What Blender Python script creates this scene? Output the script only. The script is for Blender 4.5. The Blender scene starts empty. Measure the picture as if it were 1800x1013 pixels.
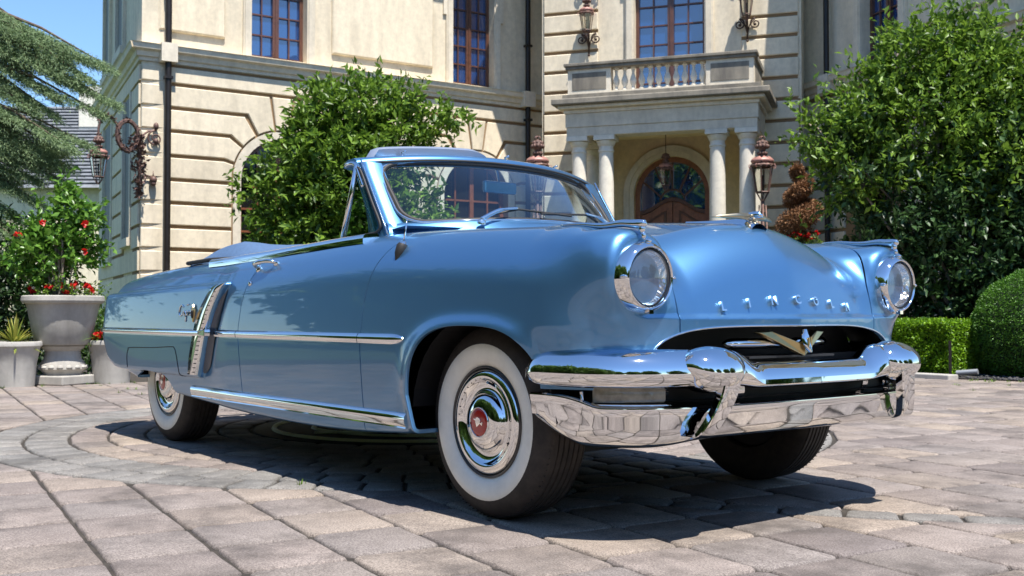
import bpy, bmesh, math, random
import numpy as np
from mathutils import Vector, Matrix
from mathutils import geometry as mgeo

random.seed(7)
RNG = np.random.default_rng(11)
PI = math.pi
scene = bpy.context.scene
COL = scene.collection

# ------------------------------------------------------------------ camera
cam_data = bpy.data.cameras.new("camera")
cam = bpy.data.objects.new("camera", cam_data)
COL.objects.link(cam)
cam.location = (3.1689, -3.2547, 0.7515)
yaw, pitch = math.radians(141.2655), math.radians(1.4102)
fwd = Vector((math.cos(pitch) * math.cos(yaw), math.cos(pitch) * math.sin(yaw), math.sin(pitch)))
cam.rotation_euler = fwd.to_track_quat('-Z', 'Y').to_euler()
cam_data.sensor_width = 36.0
cam_data.lens = 1890.84 / 1800.0 * 36.0
cam_data.clip_start = 0.05
cam_data.clip_end = 600.0
cam_data.dof.use_dof = True
cam_data.dof.focus_distance = 4.1
cam_data.dof.aperture_fstop = 9.0
scene.camera = cam

# ------------------------------------------------------------------ world
world = bpy.data.worlds.new("World")
scene.world = world
world.use_nodes = True
wn = world.node_tree
for n in list(wn.nodes):
    wn.nodes.remove(n)
SUN_EL, SUN_AZ = math.radians(67.0), math.radians(-11.0)      # azimuth from +x towards +y
sky = wn.nodes.new('ShaderNodeTexSky')
sky.sky_type = 'NISHITA'
sky.sun_disc = False
sky.sun_elevation = SUN_EL
sky.sun_rotation = math.radians(90.0) - SUN_AZ
sky.air_density = 1.0
sky.dust_density = 0.05
sky.ozone_density = 1.3
bg = wn.nodes.new('ShaderNodeBackground')
bg.inputs[1].default_value = 0.12
wo = wn.nodes.new('ShaderNodeOutputWorld')
tint = wn.nodes.new('ShaderNodeMixRGB'); tint.blend_type = 'MULTIPLY'; tint.inputs[0].default_value = 1.0
tint.inputs[2].default_value = (0.74, 0.90, 1.06, 1.0)
wn.links.new(sky.outputs[0], tint.inputs[1])
wn.links.new(tint.outputs[0], bg.inputs[0])
wn.links.new(bg.outputs[0], wo.inputs[0])

sun_data = bpy.data.lights.new("sun", 'SUN')
sun = bpy.data.objects.new("sun", sun_data)
COL.objects.link(sun)
sun_data.energy = 5.0
sun_data.angle = math.radians(0.53)
sun_data.color = (1.0, 0.955, 0.89)
sd = Vector((math.cos(SUN_EL) * math.cos(SUN_AZ), math.cos(SUN_EL) * math.sin(SUN_AZ), math.sin(SUN_EL)))
sun.rotation_euler = sd.to_track_quat('Z', 'Y').to_euler()
sun.location = (0, 0, 30)

scene.view_settings.view_transform = 'Standard'
scene.view_settings.look = 'None'
scene.view_settings.exposure = 0.82
scene.view_settings.gamma = 1.0
scene.view_settings.use_curve_mapping = False
scene.render.engine = 'CYCLES'
try:
    scene.cycles.max_bounces = 10
    scene.cycles.transparent_max_bounces = 12
    scene.cycles.glossy_bounces = 5
except Exception:
    pass

# ------------------------------------------------------------------ materials
def new_mat(name):
    m = bpy.data.materials.new(name)
    m.use_nodes = True
    nt = m.node_tree
    b = nt.nodes['Principled BSDF']
    return m, nt, b

def ramp(nt, stops):
    r = nt.nodes.new('ShaderNodeValToRGB')
    e = r.color_ramp.elements
    while len(e) < len(stops):
        e.new(0.5)
    for i, (p, c) in enumerate(stops):
        e[i].position = p
        e[i].color = (c[0], c[1], c[2], 1.0)
    return r

def noise(nt, scale, detail=4.0, rough=0.6, vec=None):
    n = nt.nodes.new('ShaderNodeTexNoise')
    n.inputs['Scale'].default_value = scale
    n.inputs['Detail'].default_value = detail
    n.inputs['Roughness'].default_value = rough
    if vec is None:
        tc = nt.nodes.new('ShaderNodeTexCoord')
        vec = tc.outputs['Object']
    nt.links.new(vec, n.inputs['Vector'])
    return n

def simple(name, col, rough=0.5, metal=0.0, coat=0.0, spec=0.5, var=0.0, vscale=6.0, bump=0.0, bscale=60.0):
    m, nt, b = new_mat(name)
    b.inputs['Base Color'].default_value = (*col, 1)
    b.inputs['Roughness'].default_value = rough
    b.inputs['Metallic'].default_value = metal
    b.inputs['Coat Weight'].default_value = coat
    b.inputs['Coat Roughness'].default_value = 0.03
    b.inputs['Specular IOR Level'].default_value = spec
    if var > 0:
        n = noise(nt, vscale, 5.0, 0.65)
        r = ramp(nt, [(0.3, [c * (1 - var) for c in col]), (0.7, [min(1, c * (1 + var)) for c in col])])
        nt.links.new(n.outputs['Fac'], r.inputs[0])
        nt.links.new(r.outputs[0], b.inputs['Base Color'])
    if bump > 0:
        n2 = noise(nt, bscale, 4.0, 0.7)
        bp = nt.nodes.new('ShaderNodeBump')
        bp.inputs['Strength'].default_value = bump
        bp.inputs['Distance'].default_value = 0.01
        nt.links.new(n2.outputs['Fac'], bp.inputs['Height'])
        nt.links.new(bp.outputs[0], b.inputs['Normal'])
    return m

def leaf_mat(name, dark, light, trans=0.35, rough=0.42):
    m, nt, b = new_mat(name)
    geo = nt.nodes.new('ShaderNodeNewGeometry')
    r = ramp(nt, [(0.0, dark), (0.55, [(a + c) / 2 for a, c in zip(dark, light)]), (1.0, light)])
    nt.links.new(geo.outputs['Random Per Island'], r.inputs[0])
    nt.links.new(r.outputs[0], b.inputs['Base Color'])
    b.inputs['Roughness'].default_value = rough
    b.inputs['Specular IOR Level'].default_value = 0.4
    tr = nt.nodes.new('ShaderNodeBsdfTranslucent')
    nt.links.new(r.outputs[0], tr.inputs['Color'])
    mx = nt.nodes.new('ShaderNodeMixShader')
    mx.inputs[0].default_value = trans
    out = nt.nodes['Material Output']
    nt.links.new(b.outputs[0], mx.inputs[1])
    nt.links.new(tr.outputs[0], mx.inputs[2])
    nt.links.new(mx.outputs[0], out.inputs[0])
    return m

def facing_fresnel(nt, f0, mult=1.0):
    """two-sided Schlick reflectance"""
    lw = nt.nodes.new('ShaderNodeLayerWeight'); lw.inputs[0].default_value = 0.5
    p = nt.nodes.new('ShaderNodeMath'); p.operation = 'POWER'; p.inputs[1].default_value = 4.0
    nt.links.new(lw.outputs['Facing'], p.inputs[0])
    m = nt.nodes.new('ShaderNodeMath'); m.operation = 'MULTIPLY_ADD'; m.use_clamp = True
    m.inputs[1].default_value = (1 - f0) * mult; m.inputs[2].default_value = f0 * mult
    nt.links.new(p.outputs[0], m.inputs[0])
    return m
def glass_mat(name, tint=(1, 1, 1), refl=1.0, rough=0.0):
    m, nt, b = new_mat(name)
    out = nt.nodes['Material Output']
    gl = nt.nodes.new('ShaderNodeBsdfGlossy')
    gl.inputs['Roughness'].default_value = rough
    tr = nt.nodes.new('ShaderNodeBsdfTransparent')
    tr.inputs['Color'].default_value = (*tint, 1)
    fr = facing_fresnel(nt, .05, refl)
    mx = nt.nodes.new('ShaderNodeMixShader')
    nt.links.new(fr.outputs[0], mx.inputs[0])
    nt.links.new(tr.outputs[0], mx.inputs[1])
    nt.links.new(gl.outputs[0], mx.inputs[2])
    nt.links.new(mx.outputs[0], out.inputs[0])
    nt.nodes.remove(b)
    return m

# stucco with faint weather streaks
def stucco(name, col, stain=(0.30, 0.25, 0.18), amt=0.35):
    m, nt, b = new_mat(name)
    tc = nt.nodes.new('ShaderNodeTexCoord')
    mp = nt.nodes.new('ShaderNodeMapping')
    mp.inputs['Scale'].default_value = (2.2, 2.2, 0.45)
    nt.links.new(tc.outputs['Object'], mp.inputs[0])
    n1 = noise(nt, 1.6, 6, 0.65, mp.outputs[0])
    n2 = noise(nt, 9, 5, 0.7)
    r1 = ramp(nt, [(0.42, (0, 0, 0)), (0.78, (1, 1, 1))])
    nt.links.new(n1.outputs['Fac'], r1.inputs[0])
    r2 = ramp(nt, [(0.3, [c * 0.86 for c in col]), (0.7, [min(1, c * 1.08) for c in col])])
    nt.links.new(n2.outputs['Fac'], r2.inputs[0])
    mul = nt.nodes.new('ShaderNodeMath'); mul.operation = 'MULTIPLY'
    mul.inputs[1].default_value = amt
    nt.links.new(r1.outputs[0], mul.inputs[0])
    mx = nt.nodes.new('ShaderNodeMixRGB')
    mx.inputs[2].default_value = (*stain, 1)
    nt.links.new(mul.outputs[0], mx.inputs[0])
    nt.links.new(r2.outputs[0], mx.inputs[1])
    oi = nt.nodes.new('ShaderNodeObjectInfo')
    rt = ramp(nt, [(0.0, (.90, .89, .87)), (.5, (1.0, 1.0, 1.0)), (1.0, (1.05, 1.03, 1.0))])
    nt.links.new(oi.outputs['Random'], rt.inputs[0])
    mt = nt.nodes.new('ShaderNodeMixRGB'); mt.blend_type = 'MULTIPLY'; mt.inputs[0].default_value = 1.0
    nt.links.new(mx.outputs[0], mt.inputs[1]); nt.links.new(rt.outputs[0], mt.inputs[2])
    nt.links.new(mt.outputs[0], b.inputs['Base Color'])
    b.inputs['Roughness'].default_value = 0.85
    n3 = noise(nt, 140, 4, 0.7)
    bp = nt.nodes.new('ShaderNodeBump')
    bp.inputs['Strength'].default_value = 0.35
    bp.inputs['Distance'].default_value = 0.01
    nt.links.new(n3.outputs['Fac'], bp.inputs['Height'])
    nt.links.new(bp.outputs[0], b.inputs['Normal'])
    return m

M = {}
M['stucco'] = stucco('stucco', (0.80, 0.695, 0.52), amt=0.40)
M['stucco_bounce'] = stucco('stucco_bounce', (0.88, 0.70, 0.40), amt=0.15)  # porch recess stucco, warm bounce light put into its colour
M['groove'] = simple('groove_paint', (0.27, 0.17, 0.085), 0.9)
M['stone_trim'] = stucco('stone_trim', (0.78, 0.695, 0.55), stain=(0.22, 0.19, 0.15), amt=0.35)
M['stone_old'] = stucco('weathered_stone', (0.27, 0.24, 0.19), stain=(0.07, 0.065, 0.06), amt=0.9)
M['column'] = stucco('column_stone', (0.78, 0.73, 0.62), stain=(0.3, 0.27, 0.22), amt=0.25)
M['mahogany'] = simple('mahogany', (0.105, 0.042, 0.024), 0.42, coat=0.3, var=0.3, vscale=9)
M['mahogany_light'] = simple('mahogany_light', (0.21, 0.07, 0.03), 0.42, coat=0.3, var=0.3, vscale=9)
M['door_wood'] = simple('door_wood', (0.23, 0.085, 0.042), 0.45, coat=0.25, var=0.35, vscale=12)
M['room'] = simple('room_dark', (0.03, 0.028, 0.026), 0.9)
M['curtain'] = simple('curtain', (0.62, 0.62, 0.60), 0.9, var=0.1, vscale=5)
M['pane'] = simple('window_pane', (0.012, 0.016, 0.022), 0.02, spec=1.0)
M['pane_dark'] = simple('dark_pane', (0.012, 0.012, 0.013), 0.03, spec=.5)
M['pipe'] = simple('bronze_pipe', (0.022, 0.017, 0.015), 0.45, metal=0.3, var=0.3)
M['copper'] = simple('aged_copper', (0.135, 0.075, 0.058), 0.55, metal=0.2, var=0.45, vscale=14)
M['copper_dark'] = simple('dark_iron', (0.06, 0.035, 0.026), 0.5, metal=0.4, var=0.4, vscale=14)
M['petal'] = simple('pink_copper_petal', (0.38, 0.185, 0.15), 0.5, metal=0.15, var=0.25, vscale=10)
M['lantern_glass'] = glass_mat('lantern_glass', (0.88, 0.88, 0.84), 1.6)
M['slate'] = simple('slate', (0.16, 0.17, 0.185), 0.7, var=0.3, vscale=4)
M['concrete'] = stucco('cast_concrete', (0.44, 0.42, 0.385), stain=(0.16, 0.15, 0.13), amt=0.55)
M['soil'] = simple('soil', (0.035, 0.024, 0.017), 1.0, var=0.5, vscale=30, bump=0.8, bscale=60)
M['mulch'] = simple('mulch', (0.045, 0.038, 0.034), 1.0, var=0.6, vscale=40, bump=1.0, bscale=50)
M['gravel'] = simple('dark_gravel', (0.06, 0.058, 0.06), 0.9, var=0.5, vscale=60)
M['bark'] = simple('bark', (0.12, 0.085, 0.06), 0.9, var=0.4, vscale=20, bump=0.6)
M['bark_grey'] = simple('pale_bark', (0.30, 0.25, 0.20), 0.9, var=0.3, vscale=20)
M['leaf_a'] = leaf_mat('leaf_bright', (0.045, 0.105, 0.012), (0.23, 0.37, 0.045), 0.4)
M['leaf_b'] = leaf_mat('leaf_mid', (0.030, 0.075, 0.014), (0.165, 0.29, 0.045), 0.36)
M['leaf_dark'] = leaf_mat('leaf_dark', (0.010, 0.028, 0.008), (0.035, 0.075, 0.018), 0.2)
M['leaf_cedar'] = leaf_mat('needle', (0.14, 0.215, 0.10), (0.40, 0.52, 0.28), 0.5, 0.7)
M['leaf_hedge'] = leaf_mat('hedge_leaf', (0.07, 0.17, 0.008), (0.26, 0.46, 0.02), 0.35)
M['leaf_ball'] = leaf_mat('ball_leaf', (0.035, 0.11, 0.012), (0.12, 0.27, 0.028), 0.3)
M['leaf_hib'] = leaf_mat('hibiscus_leaf', (0.04, 0.12, 0.014), (0.20, 0.38, 0.055), 0.38, 0.3)
M['leaf_brown'] = leaf_mat('dry_needles', (0.13, 0.06, 0.025), (0.36, 0.19, 0.09), 0.15, 0.8)
M['leaf_yellow'] = leaf_mat('yellow_blade', (0.13, 0.20, 0.03), (0.50, 0.46, 0.10), 0.3)
M['flower_red'] = leaf_mat('red_petal', (0.45, 0.008, 0.012), (0.72, 0.03, 0.02), 0.3)
M['flower_mix'] = leaf_mat('white_petal', (0.6, 0.58, 0.4), (0.75, 0.75, 0.7), 0.3)
M['joint'] = simple('joint_sand', (0.045, 0.037, 0.029), 1.0, var=0.5, vscale=14, bump=0.8, bscale=120)

# ------------------------------------------------------------------ object helpers
def tag(o, label=None, cat=None, group=None, kind=None):
    if label: o['label'] = label
    if cat: o['category'] = cat
    if group: o['group'] = group
    if kind: o['kind'] = kind
    return o

def empty(name, loc=(0, 0, 0), label=None, cat=None, group=None, rz=0.0):
    o = bpy.data.objects.new(name, None)
    o.empty_display_size = 0.2
    COL.objects.link(o)
    o.location = loc
    o.rotation_euler = (0, 0, rz)
    return tag(o, label, cat, group)

class MB:
    """collects vertices and faces, then links them as ONE mesh object"""
    def __init__(s):
        s.v = []; s.f = []
    def add(s, vs, fs):
        n = len(s.v)
        s.v.extend([tuple(p) for p in vs])
        s.f.extend([tuple(i + n for i in f) for f in fs])
        return s
    def box(s, c, size, R=None):
        hx, hy, hz = size[0] / 2, size[1] / 2, size[2] / 2
        vs = [Vector((x * hx, y * hy, z * hz)) for x in (-1, 1) for y in (-1, 1) for z in (-1, 1)]
        if R is not None: vs = [R @ v for v in vs]
        vs = [v + Vector(c) for v in vs]
        return s.add(vs, [(0, 1, 3, 2), (4, 6, 7, 5), (0, 4, 5, 1), (2, 3, 7, 6), (0, 2, 6, 4), (1, 5, 7, 3)])
    def tube(s, pts, rad, n=8, caps=True):
        pts = [Vector(p) for p in pts]
        if not hasattr(rad, '__len__'): rad = [rad] * len(pts)
        vs = []; fs = []
        t0 = (pts[1] - pts[0]).normalized()
        up = Vector((0, 0, 1)) if abs(t0.z) < 0.9 else Vector((1, 0, 0))
        nrm = t0.cross(up).normalized()
        for i, p in enumerate(pts):
            if i == 0: t = pts[1] - pts[0]
            elif i == len(pts) - 1: t = pts[-1] - pts[-2]
            else: t = pts[i + 1] - pts[i - 1]
            t = t.normalized()
            nrm = (nrm - t * nrm.dot(t))
            nrm = nrm.normalized() if nrm.length > 1e-6 else t.orthogonal().normalized()
            bn = t.cross(nrm)
            for k in range(n):
                a = 2 * PI * k / n
                vs.append(p + (nrm * math.cos(a) + bn * math.sin(a)) * rad[i])
        for i in range(len(pts) - 1):
            for k in range(n):
                fs.append((i * n + k, i * n + (k + 1) % n, (i + 1) * n + (k + 1) % n, (i + 1) * n + k))
        if caps:
            fs.append(tuple(range(n - 1, -1, -1)))
            fs.append(tuple((len(pts) - 1) * n + k for k in range(n)))
        return s.add(vs, fs)
    def lathe(s, prof, n=24, o=(0, 0, 0), ax=(0, 0, 1), a0=0.0, a1=2 * PI):
        """prof: (radius, height) pairs along axis ax from origin o"""
        ax = Vector(ax).normalized(); o = Vector(o)
        e1 = ax.orthogonal().normalized(); e2 = ax.cross(e1)
        full = abs(a1 - a0 - 2 * PI) < 1e-6
        m = n if full else n + 1
        vs = []; fs = []
        for r, h in prof:
            for k in range(m):
                a = a0 + (a1 - a0) * k / n
                vs.append(o + ax * h + (e1 * math.cos(a) + e2 * math.sin(a)) * r)
        for i in range(len(prof) - 1):
            for k in range(n):
                k2 = (k + 1) % m
                fs.append((i * m + k, i * m + k2, (i + 1) * m + k2, (i + 1) * m + k))
        return s.add(vs, fs)
    def ball(s, c, r, n=10, sz=(1, 1, 1)):
        c = Vector(c)
        prof = [(math.sin(PI * i / n), -math.cos(PI * i / n)) for i in range(n + 1)]
        vs = []; fs = []; m = n * 2
        for rr, h in prof:
            for k in range(m):
                a = 2 * PI * k / m
                vs.append(c + Vector((rr * math.cos(a) * sz[0], rr * math.sin(a) * sz[1], h * sz[2])) * r)
        for i in range(n):
            for k in range(m):
                fs.append((i * m + k, i * m + (k + 1) % m, (i + 1) * m + (k + 1) % m, (i + 1) * m + k))
        return s.add(vs, fs)
    def build(s, name, mat, parent=None, smooth=False, bevel=0.0, angle=None):
        me = bpy.data.meshes.new(name)
        me.from_pydata(s.v, [], s.f)
        me.validate()
        if bevel > 0 or True:
            bm = bmesh.new(); bm.from_mesh(me)
            bmesh.ops.remove_doubles(bm, verts=bm.verts, dist=1e-5)
            bmesh.ops.recalc_face_normals(bm, faces=bm.faces)
            bm.to_mesh(me); bm.free()
        if smooth:
            me.shade_smooth()
            if angle: me.set_sharp_from_angle(angle=math.radians(angle))
        me.materials.append(mat if not isinstance(mat, str) else M[mat])
        o = bpy.data.objects.new(name, me)
        COL.objects.link(o)
        if parent is not None: o.parent = parent
        if bevel > 0:
            md = o.modifiers.new('bevel', 'BEVEL')
            md.width = bevel; md.segments = 2; md.limit_method = 'ANGLE'
            md.harden_normals = False
        return o

def np_mesh(name, V, F, mat, parent=None, smooth=False, normals=None):
    """fast mesh from numpy arrays; F is (n,3) or (n,4)"""
    V = np.asarray(V, dtype=np.float32); F = np.asarray(F, dtype=np.int32)
    me = bpy.data.meshes.new(name)
    k = F.shape[1]
    me.vertices.add(len(V)); me.vertices.foreach_set('co', V.ravel())
    me.loops.add(F.size); me.loops.foreach_set('vertex_index', F.ravel())
    me.polygons.add(len(F))
    me.polygons.foreach_set('loop_start', np.arange(0, F.size, k, dtype=np.int32))
    me.polygons.foreach_set('loop_total', np.full(len(F), k, dtype=np.int32))
    me.update(calc_edges=True)
    me.validate()
    if smooth or normals is not None: me.shade_smooth()
    if normals is not None:
        me.normals_split_custom_set_from_vertices([tuple(map(float, n)) for n in normals])
    me.materials.append(mat if not isinstance(mat, str) else M[mat])
    o = bpy.data.objects.new(name, me)
    COL.objects.link(o)
    if parent is not None: o.parent = parent
    return o

def copy_tree(o, parent=None):
    c = o.copy(); COL.objects.link(c)
    if parent is not None: c.parent = parent
    for ch in list(o.children): copy_tree(ch, c)
    return c
# ------------------------------------------------------------------ GROUND
ground = MB()
ground.add([(-250, -250, -0.03), (250, -250, -0.03), (250, 250, -0.03), (-250, 250, -0.03)], [(0, 1, 2, 3)])
M['lawn'] = simple('lawn_far', (0.05, 0.085, 0.025), 0.95, var=0.4, vscale=0.6)
g = ground.build('ground', 'lawn'); tag(g, kind='structure')

# paver materials
def paver_mat(name, cols, dark):
    m, nt, b = new_mat(name)
    geo = nt.nodes.new('ShaderNodeNewGeometry')
    oi = nt.nodes.new('ShaderNodeObjectInfo')
    addn = nt.nodes.new('ShaderNodeMath'); addn.operation = 'ADD'
    fr = nt.nodes.new('ShaderNodeMath'); fr.operation = 'FRACT'
    nt.links.new(geo.outputs['Random Per Island'], addn.inputs[0])
    nt.links.new(oi.outputs['Random'], addn.inputs[1])
    nt.links.new(addn.outputs[0], fr.inputs[0])
    r = ramp(nt, [(i / (len(cols) - 1), c) for i, c in enumerate(cols)])
    nt.links.new(fr.outputs[0], r.inputs[0])
    # speckle of aggregate
    n1 = noise(nt, 150, 4, 0.85)
    r1 = ramp(nt, [(0.36, (0.42, 0.40, 0.38)), (0.5, (1, 1, 1)), (0.64, (1.5, 1.49, 1.47))])
    nt.links.new(n1.outputs['Fac'], r1.inputs[0])
    m1 = nt.nodes.new('ShaderNodeMixRGB'); m1.blend_type = 'MULTIPLY'; m1.inputs[0].default_value = 1.0
    nt.links.new(r.outputs[0], m1.inputs[1]); nt.links.new(r1.outputs[0], m1.inputs[2])
    # soft blotches
    n2 = noise(nt, 7, 6, 0.7)
    r2 = ramp(nt, [(0.3, (0.80, 0.78, 0.77)), (0.62, (1.06, 1.05, 1.04))])
    nt.links.new(n2.outputs['Fac'], r2.inputs[0])
    m2 = nt.nodes.new('ShaderNodeMixRGB'); m2.blend_type = 'MULTIPLY'; m2.inputs[0].default_value = 1.0
    nt.links.new(m1.outputs[0], m2.inputs[1]); nt.links.new(r2.outputs[0], m2.inputs[2])
    # grime gathered along the edges (low, steep faces)
    # dirt stains
    n3 = noise(nt, 1.9, 9, 0.74)
    r3 = ramp(nt, [(0.47, (0, 0, 0)), (0.66, (1, 1, 1))])
    nt.links.new(n3.outputs['Fac'], r3.inputs[0])
    mm = nt.nodes.new('ShaderNodeMath'); mm.operation = 'MULTIPLY'; mm.inputs[1].default_value = 0.75
    nt.links.new(r3.outputs[0], mm.inputs[0])
    m3 = nt.nodes.new('ShaderNodeMixRGB'); m3.inputs[2].default_value = (*dark, 1)
    nt.links.new(mm.outputs[0], m3.inputs[0]); nt.links.new(m2.outputs[0], m3.inputs[1])
    nt.links.new(m3.outputs[0], b.inputs['Base Color'])
    b.inputs['Roughness'].default_value = 0.86
    b.inputs['Specular IOR Level'].default_value = 0.3
    n4 = noise(nt, 55, 7, 0.75)
    bp = nt.nodes.new('ShaderNodeBump')
    bp.inputs['Strength'].default_value = 0.8
    bp.inputs['Distance'].default_value = 0.008
    nt.links.new(n4.outputs['Fac'], bp.inputs['Height'])
    nt.links.new(bp.outputs[0], b.inputs['Normal'])
    return m
M['paver'] = paver_mat('pink_paver', [(0.205, 0.175, 0.16), (0.28, 0.238, 0.213), (0.23, 0.203, 0.188), (0.31, 0.258, 0.212), (0.185, 0.16, 0.152)], (0.075, 0.064, 0.058))
M['cobble'] = paver_mat('grey_cobble', [(0.17, 0.162, 0.153), (0.24, 0.227, 0.21), (0.20, 0.195, 0.186), (0.255, 0.24, 0.22)], (0.07, 0.068, 0.064))

def clip_poly(poly, nx, ny, d):
    """keep points with nx*x+ny*y <= d"""
    out = []
    for i in range(len(poly)):
        a, b = poly[i], poly[(i + 1) % len(poly)]
        sa, sb = nx * a[0] + ny * a[1] - d, nx * b[0] + ny * b[1] - d
        if sa <= 0: out.append(a)
        if (sa < 0 < sb) or (sb < 0 < sa):
            t = sa / (sa - sb)
            out.append((a[0] + (b[0] - a[0]) * t, a[1] + (b[1] - a[1]) * t))
    return out

def area(p):
    return 0.5 * sum(p[i][0] * p[(i + 1) % len(p)][1] - p[(i + 1) % len(p)][0] * p[i][1] for i in range(len(p)))

def inset(poly, d):
    """shrink a convex ccw polygon by distance d"""
    p = list(poly)
    q = list(poly)
    for i in range(len(poly)):
        a, b = poly[i], poly[(i + 1) % len(poly)]
        ex, ey = b[0] - a[0], b[1] - a[1]
        L = math.hypot(ex, ey)
        if L < 1e-6: continue
        nx, ny = ey / L, -ex / L
        q = clip_poly(q, nx, ny, nx * a[0] + ny * a[1] - d)
        if len(q) < 3: return None
    return q

CX, CY = -2.95, 0.85           # centre of the circle pattern
R_OUT, R_GREY, R_MED = 2.70, 2.20, 1.12
AC = (-2.04, 4.41); AR = 4.98; AW = 0.075   # the lone row of grey cobbles

pavers = []   # (poly, material)
ang = math.radians(-9.3)
ca, sa_ = math.cos(ang), math.sin(ang)
PL, PW = 0.372, 0.335
rr = random.Random(3)
for j in range(-34, 36):
    offs = (0.05 if j % 2 else 0.0) + rr.uniform(-0.03, 0.03) + 0.06 * math.sin(j * 1.7)
    for i in range(-34, 34):
        lx, ly = i * PL + offs - 0.45, j * PW + 0.02
        cxw, cyw = ca * lx - sa_ * ly, sa_ * lx + ca * ly
        if not (-10.8 < cxw < 6.5 and -8.0 < cyw < 9.6): continue
        if cxw < -8.9 + 0.045 * cyw and cyw < 6: continue        # planted bed along the left wing
        h = 0.5
        loc = [(lx - PL * h, ly - PW * h), (lx + PL * h, ly - PW * h), (lx + PL * h, ly + PW * h), (lx - PL * h, ly + PW * h)]
        poly = [(ca * x - sa_ * y, sa_ * x + ca * y) for x, y in loc]
        # outer rim of the circle
        dx, dy = cxw - CX, cyw - CY
        r = math.hypot(dx, dy)
        if r < R_OUT - 0.12: continue
        if r < R_OUT + 0.45:
            ux, uy = dx / r, dy / r
            poly = clip_poly(poly, -ux, -uy, -(ux * CX + uy * CY + R_OUT + 0.004))
        pieces = []
        ax_, ay_ = cxw - AC[0], cyw - AC[1]
        ra = math.hypot(ax_, ay_)
        if abs(ra - AR) < 0.45 and cxw > -0.55 and cyw < 3.5:
            ux, uy = ax_ / ra, ay_ / ra
            base = ux * AC[0] + uy * AC[1]
            pieces.append(clip_poly(poly, ux, uy, base + AR - AW))
            pieces.append(clip_poly(poly, -ux, -uy, -(base + AR + AW)))
        else:
            pieces.append(poly)
        for pc in pieces:
            if len(pc) >= 3 and area(pc) > 0.006:
                pavers.append((pc, 'paver'))
def ring(r0, r1, n, mat, c=(CX, CY), a0=0.0, a1=2 * PI, off=0.0):
    step = (a1 - a0) / n
    tt = [a0 + step * (k + off + rr.uniform(-.07, .07)) for k in range(n)]
    tt.append(tt[0] + (a1 - a0))
    for k in range(n):
        t0, t1 = tt[k], tt[k + 1]
        p = [(c[0] + r0 * math.cos(t0), c[1] + r0 * math.sin(t0)), (c[0] + r1 * math.cos(t0), c[1] + r1 * math.sin(t0)),
             (c[0] + r1 * math.cos(t1), c[1] + r1 * math.sin(t1)), (c[0] + r0 * math.cos(t1), c[1] + r0 * math.sin(t1))]
        pavers.append((p, mat))
ring(2.46, 2.70, 82, 'cobble'); ring(2.21, 2.46, 76, 'cobble', off=.5)
for k, (r0, r1) in enumerate([(1.99, 2.21), (1.77, 1.99), (1.55, 1.77), (1.33, 1.55), (1.13, 1.33)]):
    ring(r0, r1, int(2 * PI * r1 / 0.30), 'paver', off=.3 * k)
a_lo, a_hi = math.atan2(-0.35 - AC[1], -0.35 - AC[0]), math.atan2(2.6 - AC[1], 2.6 - AC[0])
ring(AR - AW, AR + AW, int(abs(a_hi - a_lo) * AR / 0.205), 'cobble', c=AC, a0=-1.24, a1=-0.36)

camxy = (3.17, -3.25)
def pdist(p):
    mx = sum(a[0] for a in p) / len(p); my = sum(a[1] for a in p) / len(p)
    # what the frame shows: in front of the lens, within its angle
    dx, dy = mx - camxy[0], my - camxy[1]
    f = dx * fwd.x + dy * fwd.y; s = dx * fwd.y - dy * fwd.x
    vis = f > 1.9 and abs(s) < 0.52 * f + 0.3
    return (0 if vis else 100) + math.hypot(dx, dy)
pavers = [p for p in pavers]
pavers.sort(key=lambda q: pdist(q[0]))

def paver_geo(poly, mb, rnd):
    if area(poly) < 0: poly = poly[::-1]
    p0 = inset(poly, 0.0050)
    if not p0 or len(p0) < 3: return False
    # subdivide edges and jitter to make tumbled outlines
    pts = []
    for i in range(len(p0)):
        a, b = p0[i], p0[(i + 1) % len(p0)]
        L = math.hypot(b[0] - a[0], b[1] - a[1])
        if L < 0.004: continue
        c = min(0.022, L * 0.3)
        n = 3 if L > 0.15 else 1
        for k in range(n + 1):
            t = c / L + (1 - 2 * c / L) * k / n
            j = rnd.uniform(0, 0.0055)
            nx, ny = -(b[1] - a[1]) / L, (b[0] - a[0]) / L
            pts.append((a[0] + (b[0] - a[0]) * t + nx * j, a[1] + (b[1] - a[1]) * t + ny * j))
    if len(pts) < 3: return False
    cx = sum(p[0] for p in pts) / len(pts); cy = sum(p[1] for p in pts) / len(pts)
    tx, ty, tz = rnd.uniform(-.006, .006), rnd.uniform(-.006, .006), rnd.uniform(-.0018, .0008)
    n = len(pts)
    def z(x, y, d): return tz + (x - cx) * tx + (y - cy) * ty - d
    def shrink(p, d):
        L = math.hypot(p[0] - cx, p[1] - cy)
        k = max(0, (L - d)) / max(L, 1e-6)
        return cx + (p[0] - cx) * k, cy + (p[1] - cy) * k
    vs = []
    for (d, zz) in ((0.0, 0.028), (0.0, 0.011), (0.004, 0.004), (0.011, 0.0)):
        for p in pts:
            x, y = shrink(p, d)
            vs.append((x, y, z(x, y, zz)))
    fs = []
    for L in range(3):
        for k in range(n):
            fs.append((L * n + k, L * n + (k + 1) % n, (L + 1) * n + (k + 1) % n, (L + 1) * n + k))
    fs.append(tuple(3 * n + k for k in range(n)))
    mb.add(vs, fs)
    return True

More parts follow.
